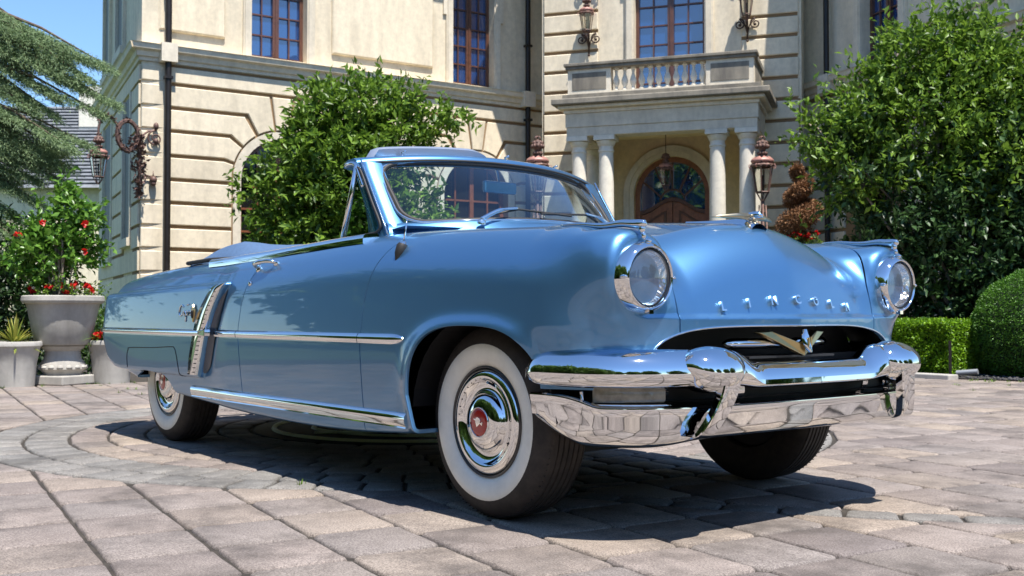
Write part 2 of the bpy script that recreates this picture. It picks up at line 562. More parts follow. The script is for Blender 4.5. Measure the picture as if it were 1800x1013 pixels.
paving = MB()
paving.add([(-11.0, -8.3, -0.014), (6.9, -8.3, -0.014), (6.9, 9.9, -0.014), (-11.0, 9.9, -0.014)], [(0, 1, 2, 3)])
paving = paving.build('paving', 'joint'); tag(paving, kind='structure')
rest = {'paver': MB(), 'cobble': MB()}
cnt = 0
rnd = random.Random(5)
for poly, mt in pavers:
    if cnt < 296:
        mb = MB()
        if paver_geo(poly, mb, rnd):
            o = mb.build('paver' if mt == 'paver' else 'cobble', mt, paving, smooth=True, angle=50)
            cnt += 1
    else:
        paver_geo(poly, rest[mt], rnd)
for k, n in (('paver', 'small_pavers'), ('cobble', 'small_cobbles')):
    o = rest[k].build(n, k, paving, smooth=True, angle=50); o['kind'] = 'stuff'
# far driveway beyond the laid stones (behind the viewer)
dr = MB(); dr.add([(6.9, -40, -0.006), (60, -40, -0.006), (60, 30, -0.006), (6.9, 30, -0.006)], [(0, 1, 2, 3)])
dr.add([(-9.5, -40, -0.006), (6.9, -40, -0.006), (6.9, -8.3, -0.006), (-9.5, -8.3, -0.006)], [(0, 1, 2, 3)])
M['drive_far'] = simple('far_drive', (0.21, 0.18, 0.16), 0.9, var=0.3, vscale=1.5)
dr = dr.build('driveway', 'drive_far'); tag(dr, kind='structure')
# weeds growing in the joints
def tuft_cloud(spots, n, h, mat, name, **kw):
    V = []; F = []
    for (x, y) in spots:
        for k in range(n):
            a = RNG.uniform(0, 2 * PI); r = RNG.uniform(0, 0.03); hh = RNG.uniform(.4, 1) * h
            bx, by = x + r * math.cos(a), y + r * math.sin(a)
            w = 0.003
            dx, dy = math.cos(a + 1.57) * w, math.sin(a + 1.57) * w
            tx, ty = bx + math.cos(a) * hh * .6, by + math.sin(a) * hh * .6
            i = len(V)
            V += [(bx - dx, by - dy, -.008), (bx + dx, by + dy, -.008), (tx, ty, hh)]
            F.append((i, i + 1, i + 2))
    o = np_mesh(name, np.array(V), np.array(F), mat)
    tag(o, **kw); return o
sp = [(-1.15, -0.99), (-8.4, 1.6), (-8.6, -.6)]
for k in range(60): sp.append((-8.75 + RNG.uniform(-.15, .12), RNG.uniform(-1.2, 2.2)))
for k in range(34): sp.append((RNG.uniform(-8.5, -6.2), RNG.uniform(0.2, 2.6)))
for k in range(30): sp.append((RNG.uniform(-3.2, -1.0), 8.5 + RNG.uniform(-.2, .2)))
for k in range(10): sp.append((RNG.uniform(-3, -1.4), RNG.uniform(6.8, 8.1)))
tuft_cloud(sp, 12, 0.035, 'leaf_a', 'weeds', kind='stuff')
# mulch beds
bed = MB()
bed.add([(-17, -4, -0.02), (-8.95, -4, -0.02), (-8.75, 4, -0.02), (-9.1, 5, -0.02), (-11.8, 10.2, -0.02), (-17, 9, -0.02)], [(0, 1, 2, 3, 4, 5)])
bed = bed.build('planting_bed', 'mulch'); tag(bed, kind='structure')
bed2 = MB()
bed2.add([(-4.5, 8.8, 0.012), (-3.35, 8.62, 0.012), (-2.6, 8.78, 0.012), (2.0, 9.6, 0.012), (2, 16, 0.012), (-10, 16, 0.012), (-7, 11, 0.012)], [(0, 1, 2, 3, 4, 5, 6)])
bed2 = bed2.build('gravel_bed', 'mulch'); tag(bed2, kind='structure')
# kerb beside the hedge
kb = MB()
pts = [(-6.2, 8.9), (-4.8, 8.62), (-4.0, 8.48), (-3.35, 8.44)]
for a, b in zip(pts, pts[1:]):
    d = Vector((b[0] - a[0], b[1] - a[1], 0)); c = ((a[0] + b[0]) / 2, (a[1] + b[1]) / 2 + .08, .02)
    kb.box(c, (d.length - .006, .20, .07), Matrix.Rotation(math.atan2(d.y, d.x), 3, 'Z'))
kb = kb.build('kerb', 'concrete', bevel=0.012); tag(kb, kind='structure')
# stones on the bed
mbs = MB()
for k in range(700):
    x = RNG.uniform(-3.6, 1.2); y = 8.72 + .1 * (x + 3) + RNG.uniform(0, .9) ** 1.3
    r = RNG.uniform(.012, .03)
    mbs.ball((x, y, .015), r, 3, (1, RNG.uniform(.6, 1), .7))
o = mbs.build('bed_stones', 'gravel'); tag(o, kind='stuff')

# round stone medallion with a pale monogram, under the car
med = empty('medallion', (CX - .0, CY, 0), 'round black stone medallion with pale looping monogram, in the paving under the car', 'medallion')
mb = MB(); mb.lathe([(0.0, -0.004), (R_MED - .02, -0.004), (R_MED - .01, -0.02)], 64)
mb.build('disc', simple('black_granite', (0.006, 0.006, 0.006), 0.7, spec=.2), med)
mcream = simple('cream_inlay', (0.85, 0.82, 0.50), 0.6)
def inlay(pts, w, name, closed=False):
    mb = MB()
    # smooth polyline
    P = []
    n = len(pts)
    for i in range(n - 1):
        p0 = pts[max(i - 1, 0)]; p1 = pts[i]; p2 = pts[i + 1]; p3 = pts[min(i + 2, n - 1)]
        for k in range(10):
            t = k / 10
            P.append([0.5 * ((2 * p1[c]) + (-p0[c] + p2[c]) * t + (2 * p0[c] - 5 * p1[c] + 4 * p2[c] - p3[c]) * t * t + (-p0[c] + 3 * p1[c] - 3 * p2[c] + p3[c]) * t ** 3) for c in (0, 1)])
    P.append(list(pts[-1]))
    mb.tube([(p[0], p[1], -.002) for p in P], w, 6)
    mb.build(name, mcream, med, smooth=True)
circ = [(math.cos(a) * .97, math.sin(a) * .97) for a in np.linspace(0, 2 * PI, 33)]
inlay(circ, 0.016, 'ring_line')
inlay([(-.1, .75), (-.55, .45), (-.6, .0), (-.2, -.2), (.25, .05), (.3, .5), (.0, .7)], 0.014, 'monogram_line')
inlay([(-.75, -.1), (-.3, -.65), (.3, -.6), (.75, -.2)], 0.014, 'monogram_line')
inlay([(-.45, -.45), (-.1, .1), (.35, .3), (.7, .0), (.4, -.35), (-.05, -.3)], 0.014, 'monogram_line')
inlay([(.0, -.8), (.25, -.2), (.1, .4), (.5, .75)], 0.014, 'monogram_line')
# ------------------------------------------------------------------ BUILDING
class Wall:
    """a wall plane: u along it, n out of it, z up"""
    def __init__(s, P, deg):
        a = math.radians(deg)
        s.P = Vector((P[0], P[1], 0)); s.d = Vector((math.cos(a), math.sin(a), 0)); s.n = Vector((s.d.y, -s.d.x, 0))
        s.R = Matrix((( s.d.x, s.n.x, 0), (s.d.y, s.n.y, 0), (0, 0, 1)))
    def p(s, u, off, z): return s.P + s.d * u + s.n * off + Vector((0, 0, z))
    def box(s, mb, u0, u1, o0, o1, z0, z1):
        mb.box(s.p((u0 + u1) / 2, (o0 + o1) / 2, (z0 + z1) / 2), (abs(u1 - u0), abs(o1 - o0), abs(z1 - z0)), s.R)
        return mb
    def prism(s, mb, poly, o0, o1, chamf=0.0):
        """poly in (u, z); solid from o0 to o1; optional chamfered front"""
        n = len(poly)
        a = area(poly)
        if a < 0: poly = poly[::-1]
        vs = [s.p(u, o0, z) for u, z in poly]
        if chamf > 0:
            q = None
            cu = sum(p[0] for p in poly) / n; cz = sum(p[1] for p in poly) / n
            fr = []
            for i in range(n):
                a_, b_, c_ = poly[i - 1], poly[i], poly[(i + 1) % n]
                e1 = Vector((b_[0] - a_[0], b_[1] - a_[1])).normalized(); e2 = Vector((c_[0] - b_[0], c_[1] - b_[1])).normalized()
                n1 = Vector((-e1.y, e1.x)); n2 = Vector((-e2.y, e2.x))
                m = (n1 + n2); m = m / max(0.35, m.length_squared / 2) if m.length > 1e-5 else n1
                fr.append((b_[0] + m.x * chamf, b_[1] + m.y * chamf))
            vs += [s.p(u, o1 - chamf, z) for u, z in poly]
            vs += [s.p(u, o1, z) for u, z in fr]
            L = 3
        else:
            vs += [s.p(u, o1, z) for u, z in poly]; L = 2
        fs = [tuple(range(n))[::-1], tuple((L - 1) * n + k for k in range(n))]
        for l in range(L - 1):
            for k in range(n):
                fs.append((l * n + k, l * n + (k + 1) % n, (l + 1) * n + (k + 1) % n, (l + 1) * n + k))
        mb.add(vs, fs)
        return mb
    def profile(s, mb, prof, u0, u1, m0=0.0, m1=0.0):
        """extrude an (off, z) profile from u0 to u1; mitres move the ends by m*off"""
        n = len(prof)
        vs = [s.p(u0 + m0 * o, o, z) for o, z in prof] + [s.p(u1 + m1 * o, o, z) for o, z in prof]
        fs = [(k, (k + 1) % n, n + (k + 1) % n, n + k) for k in range(n)] + [tuple(range(n)), tuple(range(2 * n - 1, n - 1, -1))]
        mb.add(vs, fs); return mb

LW = Wall((-16.766, 3.857), 84.1)      # left wing, front
SW = Wall((-16.766, 3.857), 168.0)     # left wing, side: u runs away from the corner; its normal is flipped
SW.n = -SW.n; SW.R = Matrix(((SW.d.x, SW.n.x, 0), (SW.d.y, SW.n.y, 0), (0, 0, 1)))
if SW.R.determinant() < 0: pass
CW = Wall((-14.354, 11.658), 32.6)     # entrance block
RJ = (-10.386, 15.383)
RW = Wall(RJ, -18.8)                   # right wing
TOP = 9.9
house = empty('mansion', (-14, 9, 0), 'cream stucco mansion with a columned entrance, tall wooden windows and banded stonework behind the car', 'mansion')
hinv = Matrix.Translation((-14, 9, 0)).inverted()
def hp(o):            # parent to the house without moving
    o.parent = house; o.matrix_parent_inverse = hinv; return o

GW = 0.07   # groove width
def arch_pts(cx, cz, r, a0, a1, n):
    return [(cx + r * math.cos(a0 + (a1 - a0) * k / n), cz + r * math.sin(a0 + (a1 - a0) * k / n)) for k in range(n + 1)]

def wall_with_holes(W, u0, u1, z0, z1, holes, name, mat, depth=0.35):
    """wall sheet with openings; holes = list of outlines (u,z), plus reveal faces going back"""
    from mathutils import Vector as V2
    pts = []; edges = []; 
    def loop(poly):
        b = len(pts); pts.extend([Vector((p[0], p[1])) for p in poly])
        edges.extend([(b + i, b + (i + 1) % len(poly)) for i in range(len(poly))])
    outer = [(u0, z0), (u1, z0), (u1, z1), (u0, z1)]
    loop(outer)
    for h in holes: loop(h)
    vo, eo, fo, _, _, _ = mgeo.delaunay_2d_cdt(pts, edges, [], 0, 1e-6)
    def inside(p, poly):
        c = False; n = len(poly)
        for i in range(n):
            a, b = poly[i], poly[(i + 1) % n]
            if (a[1] > p[1]) != (b[1] > p[1]) and p[0] < (b[0] - a[0]) * (p[1] - a[1]) / (b[1] - a[1]) + a[0]: c = not c
        return c
    mb = MB(); fs = []
    for f in fo:
        cx = sum(vo[i][0] for i in f) / len(f); cz = sum(vo[i][1] for i in f) / len(f)
        if inside((cx, cz), outer) and not any(inside((cx, cz), h) for h in holes): fs.append(tuple(f))
    mb.add([W.p(v[0], 0, v[1]) for v in vo], fs)
    for h in holes:
        n = len(h)
        mb.add([W.p(p[0], 0, p[1]) for p in h] + [W.p(p[0], -depth, p[1]) for p in h], [(i, (i + 1) % n, n + (i + 1) % n, n + i) for i in range(n)])
    return hp(mb.build(name, mat))

def arch_outline(cx, cz, r, z0, n=20):
    return [(cx - r, z0)] + [(cx + r, z0)] + arch_pts(cx, cz, r, 0, PI, n)

def block(W, poly, th=0.045, mat='stucco', name='block'):
    mb = MB(); W.prism(mb, poly, 0.0, th, 0.014)
    return hp(mb.build(name, mat))

def courses(W, u0, u1, zs, mat='stucco', arches=(), th=0.045):
    """banded stonework; zs = groove heights bottom to top; arches = (cx, cz, R, bends)"""
    for a, b in zip(zs, zs[1:]):
        z0, z1 = a + GW / 2, b - GW / 2
        segs = [(u0, u1)]
        edges = []     # list of (kind, arch)
        cur = [(u0, z0), None, None, (u0, z1)]
        left = [(u0, z1), (u0, z0)]
        for (cx, cz, R, bw, ztop) in arches:
            # points where the band meets the arch, left side, bottom to top
            def end(z, sgn):
                if z <= cz + 0.02: return [(cx + sgn * R, z)], math.pi / 2 * 0
                if z >= ztop: return None, None
                bx = bw(z)
                dx, dz = bx, z - cz
                L = math.hypot(dx, dz)
                return [(cx + sgn * dx, z), (cx + sgn * dx * R / L, cz + dz * R / L)], math.atan2(dz, dx)
            e0, t0 = end(z0, -1)
            if e0 is None: continue
            zz1 = min(z1, ztop - GW / 2)
            e1, t1 = end(zz1, -1)
            if len(e0) == 1: t0 = 0.0
            if len(e1) == 1: t1 = 0.0
            arc = []
            if z1 > cz + .02:
                for k in range(1, 6):
                    t = t0 + (t1 - t0) * k / 6
                    arc.append((cx - R * math.cos(t), cz + R * math.sin(t)))
            le = (e0 if len(e0) == 1 else e0) + arc + ((e1[::-1]) if len(e1) == 2 else e1)
            poly = [left[0], left[1]] + le if len(left) == 2 else left + le
            block(W, poly, th, mat)
            # mirrored side starts the next segment
            left = [(2 * cx - p[0], p[1]) for p in le][::-1]
        poly = left + [(u1, z0), (u1, z1)]
        block(W, poly, th, mat)

# cornice between the storeys
def cornice(W, u0, u1, z, name='cornice', m0=0.0, m1=0.0, mat='stone_trim'):
    prof = [(0, z - .30), (.05, z - .30), (.06, z - .24), (.10, z - .22), (.12, z - .13), (.20, z - .10), (.22, z - .02), (.24, z), (0, z + .02)]
    mb = MB(); W.profile(mb, prof, u0, u1, m0, m1)
    return hp(mb.build(name, mat))

def window(W, u0, u1, z0, z1, off=-0.22, cols=4, rows=6, arch=None, dark=True, curtain=False, name='window', wood='mahogany', blue=False):
    """mullioned wooden window: one part with its panes as sub-parts"""
    mb = MB(); fw = 0.07
    W.box(mb, u0, u0 + fw, off - .05, off + .03, z0, z1); W.box(mb, u1 - fw, u1, off - .05, off + .03, z0, z1)
    W.box(mb, u0 + fw, u1 - fw, off - .05, off + .03, z0, z0 + fw)
    W.box(mb, u0 + fw, u1 - fw, off - .05, off + .03, z1 - fw, z1)
    mid = (u0 + u1) / 2
    W.box(mb, mid - .065, mid + .065, off - .045, off + .035, z0 + fw, z1 - fw)
    W.box(mb, mid - .012, mid + .012, off + .02, off + .05, z0 + fw, z1 - fw)
    fr = hp(mb.build(name, wood))
    bars = MB()
    xs = []
    half = cols // 2
    for s0, s1 in ((u0 + fw, mid - .065), (mid + .065, u1 - fw)):
        e = [s0 + (s1 - s0) * k / half for k in range(half + 1)]
        xs += list(zip(e, e[1:]))
        for x in e[1:-1]: W.box(bars, x - .014, x + .014, off - .02, off + .015, z0 + fw, z1 - fw)
    zr = [z0 + fw + (z1 - z0 - 2 * fw) * k / rows for k in range(rows + 1)]
    for z in zr[1:-1]: 
        for s0, s1 in ((u0 + fw, mid - .065), (mid + .065, u1 - fw)):
            W.box(bars, s0, s1, off - .018, off + .013, z - .014, z + .014)
    b = bars.build('glazing_bars', wood); b.parent = fr
    for a, c in xs:
        for q, (za, zb) in enumerate(zip(zr, zr[1:])):
            if za > 8.6: continue
            m = MB()
            tl = random.uniform(-.0035, .0035)
            vs = [W.p(a, off - .03 + tl, za), W.p(c, off - .03 - tl, za), W.p(c, off - .03 - tl, zb), W.p(a, off - .03 + tl, zb)]
            m.add(vs, [(0, 1, 2, 3)])
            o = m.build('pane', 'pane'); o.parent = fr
    return fr

# pane: reflective glass, blue sky reflection painted into its base colour
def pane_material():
    m, nt, b = new_mat('pane_sky_tint')
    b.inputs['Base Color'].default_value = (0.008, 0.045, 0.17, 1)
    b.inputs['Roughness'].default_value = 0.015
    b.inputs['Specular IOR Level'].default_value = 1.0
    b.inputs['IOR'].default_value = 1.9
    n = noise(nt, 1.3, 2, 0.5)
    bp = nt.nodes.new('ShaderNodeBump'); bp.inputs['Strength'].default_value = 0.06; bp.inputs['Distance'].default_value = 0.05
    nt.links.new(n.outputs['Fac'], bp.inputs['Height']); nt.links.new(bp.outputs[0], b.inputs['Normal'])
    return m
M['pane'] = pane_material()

# ---- left wing
A1 = (2.75, 3.40); A2 = (7.30, 3.40)
up1 = (2.10, 3.26, 5.87, 9.3); up2 = (6.67, 7.74, 5.87, 9.3)
holes = [arch_outline(A1[0], A1[1], 0.84, 0.5), arch_outline(A2[0], A2[1], 0.84, 0.5),
         [(up1[0], up1[2]), (up1[1], up1[2]), (up1[1], up1[3]), (up1[0], up1[3])], [(up2[0], up2[2]), (up2[1], up2[2]), (up2[1], up2[3]), (up2[0], up2[3])]]
wall_with_holes(LW, 0.0, 10.2, 0.0, 5.49, holes[:2], 'banded_wall', 'groove', 0.32)
wall_with_holes(LW, 0.0, 10.2, 5.49, TOP, holes[2:], 'wall', 'stucco', 0.32)
zs = [0.20, 0.66, 1.10, 1.54, 1.98, 2.41, 2.86, 3.30, 3.75, 4.22, 4.66, 5.11, 5.47]
def bend(z): return {4.66: .75, 4.22: 1.07, 3.75: 1.18}.get(round(z, 2), float(np.interp(z, [3.4, 3.75, 4.22, 4.66, 5.11], [1.2, 1.18, 1.07, .75, .23])))
arches = [(A1[0], A1[1], 1.03, bend, 5.11), (A2[0], A2[1], 1.03, bend, 5.11)]
courses(LW, 0.0, 10.15, zs, 'stucco', arches)
M['groove_line'] = M['groove']
def groove_strip(W, u0, u1, zlist):
    mb = MB()
    for z in zlist: W.box(mb, u0, u1, 0.001, 0.006, z - GW / 2, z + GW / 2)
    return hp(mb.build('groove_band', 'groove'))
for (cx, cz) in (A1, A2):
    mb = MB()   # keystone
    LW.prism(mb, [(cx - .125, cz + 1.02), (cx + .125, cz + 1.02), (cx + .215, 5.08), (cx - .215, 5.08)], 0, .05, .014)
    hp(mb.build('keystone', 'stucco'))
    # smooth ring round the arch
    o_ = arch_pts(cx, cz, 1.0, 0, PI, 24); i_ = arch_pts(cx, cz, .84, 0, PI, 24)
    mb = MB()
    for k in range(24):
        LW.prism(mb, [i_[k], o_[k], o_[k + 1], i_[k + 1]], 0, .03)
    LW.box(mb, cx - 1.0, cx - .84, 0, .03, .5, cz); LW.box(mb, cx + .84, cx + 1.0, 0, .03, .5, cz)
    hp(mb.build('arch_ring', 'stone_trim'))
def arched_window(W, cx, cz, r, z0, off, name='arched_window', wood='mahogany_light'):
    mb = MB()
    o_ = arch_pts(cx, cz, r, 0, PI, 20); i_ = arch_pts(cx, cz, r - .09, 0, PI, 20)
    for k in range(20): W.prism(mb, [i_[k], o_[k], o_[k + 1], i_[k + 1]], off - .04, off + .03)
    W.box(mb, cx - r, cx - r + .09, off - .04, off + .03, z0, cz); W.box(mb, cx + r - .09, cx + r, off - .04, off + .03, z0, cz)
    W.box(mb, cx - .05, cx + .05, off - .04, off + .03, z0, cz + r - .09)
    for z in np.arange(z0 + .1, cz + .3, .45):
        h = r - .09
        W.box(mb, cx - h, cx + h, off - .02, off + .02, z - .02, z + .02)
    for u in (-.42, .42): W.box(mb, cx + u - .018, cx + u + .018, off - .018, off + .018, z0, cz + math.sqrt((r - .09) ** 2 - u * u))
    fr = hp(mb.build(name, wood))
    m = MB(); W.prism(m, arch_pts(cx, cz, r - .05, 0, PI, 16) + [(cx - r + .05, z0), (cx + r - .05, z0)], off - .05, off - .03)
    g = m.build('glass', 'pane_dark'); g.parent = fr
    return fr
arched_window(LW, A1[0], A1[1], .84, .5, -.24)
arched_window(LW, A2[0], A2[1], .84, .5, -.24)
window(LW, *up1[:2], up1[2], up1[3], rows=8)
window(LW, *up2[:2], up2[2], up2[3], rows=8)
def trim_frame(W, u0, u1, z0, ztop, w=.17, ear=.07, zear=6.9):
    mb = MB()
    for s, a, b in ((-1, u0 - w, u0), (1, u1, u1 + w)):
        W.box(mb, a, b, 0.001, .05, z0, ztop)
        W.box(mb, a + .03, b - .03, .05, .075, z0, ztop)
        W.box(mb, (a - ear) if s < 0 else b, a if s < 0 else (b + ear), 0.001, .05, zear + .45, ztop)
    return hp(mb.build('window_surround', 'stone_trim'))
trim_frame(LW, up1[0], up1[1], 5.80, 9.3); trim_frame(LW, up2[0], up2[1], 5.80, 9.3)
for (a, b) in ((0.3, 1.57), (3.81, 6.17)):
    mb = MB(); LW.prism(mb, [(a, 6.12), (b, 6.12), (b, 9.3), (a, 9.3)], 0, .07, .03); hp(mb.build('wall_panel', 'stucco'))
cornice(LW, 0.0, 10.0, 5.80, m0=-1.0)
for u in (.45, 8.57):
    mb = MB(); LW.box(mb, u - .15, u + .15, 0, .27, 5.49, 5.84); hp(mb.build('cornice_block', 'stone_trim'))
    mb = MB(); mb.tube([LW.p(u, .17, 0), LW.p(u, .17, 5.49)], .06, 12); mb.tube([LW.p(u, .17, 5.84), LW.p(u, .17, 9.6)], .06, 12)
    mb.box(LW.p(u, .17, 5.2), (.15, .15, .05), LW.R); mb.box(LW.p(u, .17, 6.9), (.15, .15, .05), LW.R)
    hp(mb.build('downpipe', 'pipe', smooth=True, angle=40))
# ---- side of the left wing
mb = MB(); 
SW.box(mb, -0.001, 6.85, -.5, 0.0, 0, TOP); hp(mb.build('wall', 'stucco', None))
def niche(u0, u1, z0, z1):
    mb = MB(); t = .14
    SW.box(mb, u0 - t, u0, 0, .07, z0, z1); SW.box(mb, u1, u1 + t, 0, .07, z0, z1)
    SW.box(mb, u0 - t, u1 + t, 0, .12, z0 - .16, z0)
    hp(mb.build('window_surround', 'stone_trim'))
    mb = MB(); SW.box(mb, u0, u1, 0.002, .006, z0, z1); hp(mb.build('blind_window', simple('shutter_grey', (0.20, 0.195, 0.18), .7)))
niche(1.15, 2.2, 2.25, 5.1); niche(4.3, 5.9, 2.0, 5.1); niche(2.45, 3.6, 6.3, 8.9); niche(4.9, 6.0, 6.3, 8.4)
for a, b in zip(zs, zs[1:]):
    z0, z1 = a + GW / 2, b - GW / 2
    spans = [(0.03, 6.83)] if (z1 < 2.0 or z0 > 5.1) else [(0.03, 1.0), (2.36, 4.14), (6.06, 6.83)]
    for s0, s1 in spans:
        mb = MB(); SW.box(mb, s0, s1, 0, .045, z0, z1); hp(mb.build('block', 'stucco'))
mb = MB()
SW.box(mb, 0.03, 1.0, 0.001, .006, .2, 5.47); hp(mb.build('groove_band', 'groove'))
mb = MB(); SW.box(mb, 2.36, 4.14, 0.001, .006, .2, 5.47); hp(mb.build('groove_band', 'groove'))
cornice(SW, 0.0, 6.9, 5.80, m0=-1.0)
# ---- entrance block
CZ = [0.35, 0.78, 1.2, 1.63, 2.05, 2.47, 2.89, 3.32, 3.76, 4.18, 4.62, 5.05, 5.48, 5.91, 6.33, 6.74, 7.17, 7.6, 8.0, 8.45, 8.9]
DU, DZ, DR = 2.66, 3.30, 0.80      # door: centre, spring line, radius (on the recessed wall)
rec_u0, rec_u1, rec_z = 1.12, 4.28, 4.62
holes = [[(rec_u0, 0), (rec_u1, 0), (rec_u1, rec_z), (rec_u0, rec_z)][::1], [(1.99, 5.12), (3.46, 5.12), (3.46, 9.3), (1.99, 9.3)]]
holes[0] = [(rec_u0, 0.01), (rec_u1, 0.01), (rec_u1, rec_z), (rec_u0, rec_z)]
wall_with_holes(CW, 0.0, 5.35, 0.0, 5.05, holes[:1], 'banded_wall', 'groove', 0.58)
wall_with_holes(CW, 0.0, 5.35, 5.05, TOP, holes[1:], 'wall', 'stucco', 0.58)
for a, b in zip(CZ, CZ[1:]):
    z0, z1 = a + GW / 2, b - GW / 2
    if z1 < 4.65: sp_ = [(0.03, rec_u0 - .02), (rec_u1 + .02, 5.32)]
    elif z1 < 5.06: sp_ = [(0.03, 5.32)]
    else: sp_ = [(0.03, 1.22), (4.20, 5.32)]
    for s0, s1 in sp_:
        mb = MB(); CW.prism(mb, [(s0, z0), (s1, z0), (s1, z1), (s0, z1)], 0, .045, .014); hp(mb.build('block', 'stucco'))
mb = MB()
CW.box(mb, 0.03, 1.22, 0.001, .006, CZ[11], 8.9); hp(mb.build('groove_band', 'groove'))
mb = MB(); CW.box(mb, 4.2, 5.3, 0.001, .006, CZ[11], 8.9); hp(mb.build('groove_band', 'groove'))
window(CW, 1.99, 3.46, 5.12, 9.3, rows=10, cols=4)
trim_frame(CW, 1.99, 3.46, 5.10, 9.3, w=.18, zear=7.0)
# side returns of the block and the top
for u, sgn in ((0.0, -1), (5.35, 1)):
    mb = MB(); CW.box(mb, u if sgn > 0 else u - .02, u + .02 if sgn > 0 else u, -2.2, 0.0, 0, TOP); hp(mb.build('wall_return', 'stucco'))
# recessed entrance wall with arched doorway
RWs = Wall((CW.p(0, -.58, 0).x, CW.p(0, -.58, 0).y), 32.6)
wall_with_holes(RWs, rec_u0 - .1, rec_u1 + .1, 0, rec_z + .1, [arch_outline(DU, DZ, DR, 0.02)], 'entrance_wall', 'stucco_bounce', 0.22)
mb = MB()
o_ = arch_pts(DU, DZ, DR + .22, 0, PI, 28); m_ = arch_pts(DU, DZ, DR + .10, 0, PI, 28); i_ = arch_pts(DU, DZ, DR, 0, PI, 28)
for k in range(28):
    RWs.prism(mb, [i_[k], m_[k], m_[k + 1], i_[k + 1]], 0, .05)
    RWs.prism(mb, [m_[k], o_[k], o_[k + 1], m_[k + 1]], 0, .09)
for s in (-1, 1):
    RWs.box(mb, DU + s * DR, DU + s * (DR + .10), 0, .05, 0, DZ); RWs.box(mb, DU + s * (DR + .10), DU + s * (DR + .22), 0, .09, 0, DZ)
hp(mb.build('door_surround', 'stone_trim'))
# door: frame, two leaves with curved panels, fanlight
dp = RWs
mb = MB()
oo = arch_pts(DU, DZ, DR, 0, PI, 28); ii = arch_pts(DU, DZ, DR - .11, 0, PI, 28)
for k in range(28): dp.prism(mb, [ii[k], oo[k], oo[k + 1], ii[k + 1]], -.2, -.1)
for s in (-1, 1): dp.box(mb, DU + s * (DR - .11), DU + s * DR, -.2, -.1, 0.0, DZ)
door = hp(mb.build('entrance_door', 'door_wood'))
ztr = 2.92
def leaf_top(u):  # arched transom line: higher in the middle
    t = (u - DU) / (DR - .11)
    return 3.02 + .14 * math.cos(t * PI) * 1.0
for s in (-1, 1):
    us = np.linspace(0.008, DR - .115, 9)
    top = [(DU + s * u, leaf_top(DU + s * u)) for u in us]
    poly = [(DU + s * us[0], 0.02)] + top + [(DU + s * us[-1], 0.02)]
    mb = MB(); dp.prism(mb, poly, -.19, -.14)
    lf = mb.build('door_leaf', 'door_wood'); lf.parent = door
    u2 = np.linspace(.13, DR - .23, 9)
    for (za, zb, cur) in ((1.9, None, True), (.35, 1.75, False)):
        for g, d0, d1 in ((0, -.14, -.12), (.05, -.12, -.105)):
            uu = np.linspace(.13 + g, DR - .23 - g, 9)
            if cur: tp = [(DU + s * u, leaf_top(DU + s * u) - .17 - g) for u in uu]
            else: tp = [(DU + s * uu[0], zb - g), (DU + s * uu[-1], zb - g)]
            mb = MB(); dp.prism(mb, [(DU + s * uu[0], za + g)] + tp + [(DU + s * uu[-1], za + g)], d0, d1 - (.0 if g == 0 else 0), .012)
            if g == 0:
                pn = mb.build('door_panel', 'mahogany')
            else:
                pn = mb.build('door_panel', 'door_wood')
            pn.parent = door
us = np.linspace(-(DR - .11), DR - .11, 17)
mb = MB()
for a, b in zip(us, us[1:]):
    za, zb = leaf_top(DU + a), leaf_top(DU + b)
    dp.prism(mb, [(DU + a, za + .005), (DU + b, zb + .005), (DU + b, zb + .085), (DU + a, za + .085)], -.19, -.09)
hub = (DU, leaf_top(DU) - .02)
for t in (25, 57, 90, 123, 155):
    a = math.radians(t); L = DR - .1
    # spoke from the centre bottom to the arch
    p0 = (hub[0] + .26 * math.cos(a), hub[1] + .26 * math.sin(a)); 
    p1 = (DU + (DR - .1) * math.cos(a), DZ + (DR - .1) * math.sin(a))
    d = Vector((p1[0] - p0[0], p1[1] - p0[1])).normalized() * .02; pr = Vector((-d.y, d.x))
    dp.prism(mb, [(p0[0] - pr.x, p0[1] - pr.y), (p1[0] - pr.x, p1[1] - pr.y), (p1[0] + pr.x, p1[1] + pr.y), (p0[0] + pr.x, p0[1] + pr.y)], -.17, -.12)
io_ = arch_pts(hub[0], hub[1], .29, 0.15, PI - .15, 12); ii_ = arch_pts(hub[0], hub[1], .25, 0.15, PI - .15, 12)
for k in range(12): dp.prism(mb, [ii_[k], io_[k], io_[k + 1], ii_[k + 1]], -.17, -.12)
fl = mb.build('fanlight_frame', 'mahogany'); fl.parent = door
mb = MB()
poly = [(p[0], p[1]) for p in arch_pts(DU, DZ, DR - .1, 0.0, PI, 24)] + [(DU + u, leaf_top(DU + u) + .04) for u in us]
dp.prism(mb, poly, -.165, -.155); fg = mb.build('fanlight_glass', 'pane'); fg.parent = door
mb = MB(); RWs.box(mb, DU - 1.1, DU + 1.1, -.40, -.36, 0, 4.6); hp(mb.build('dark_hall', 'room'))
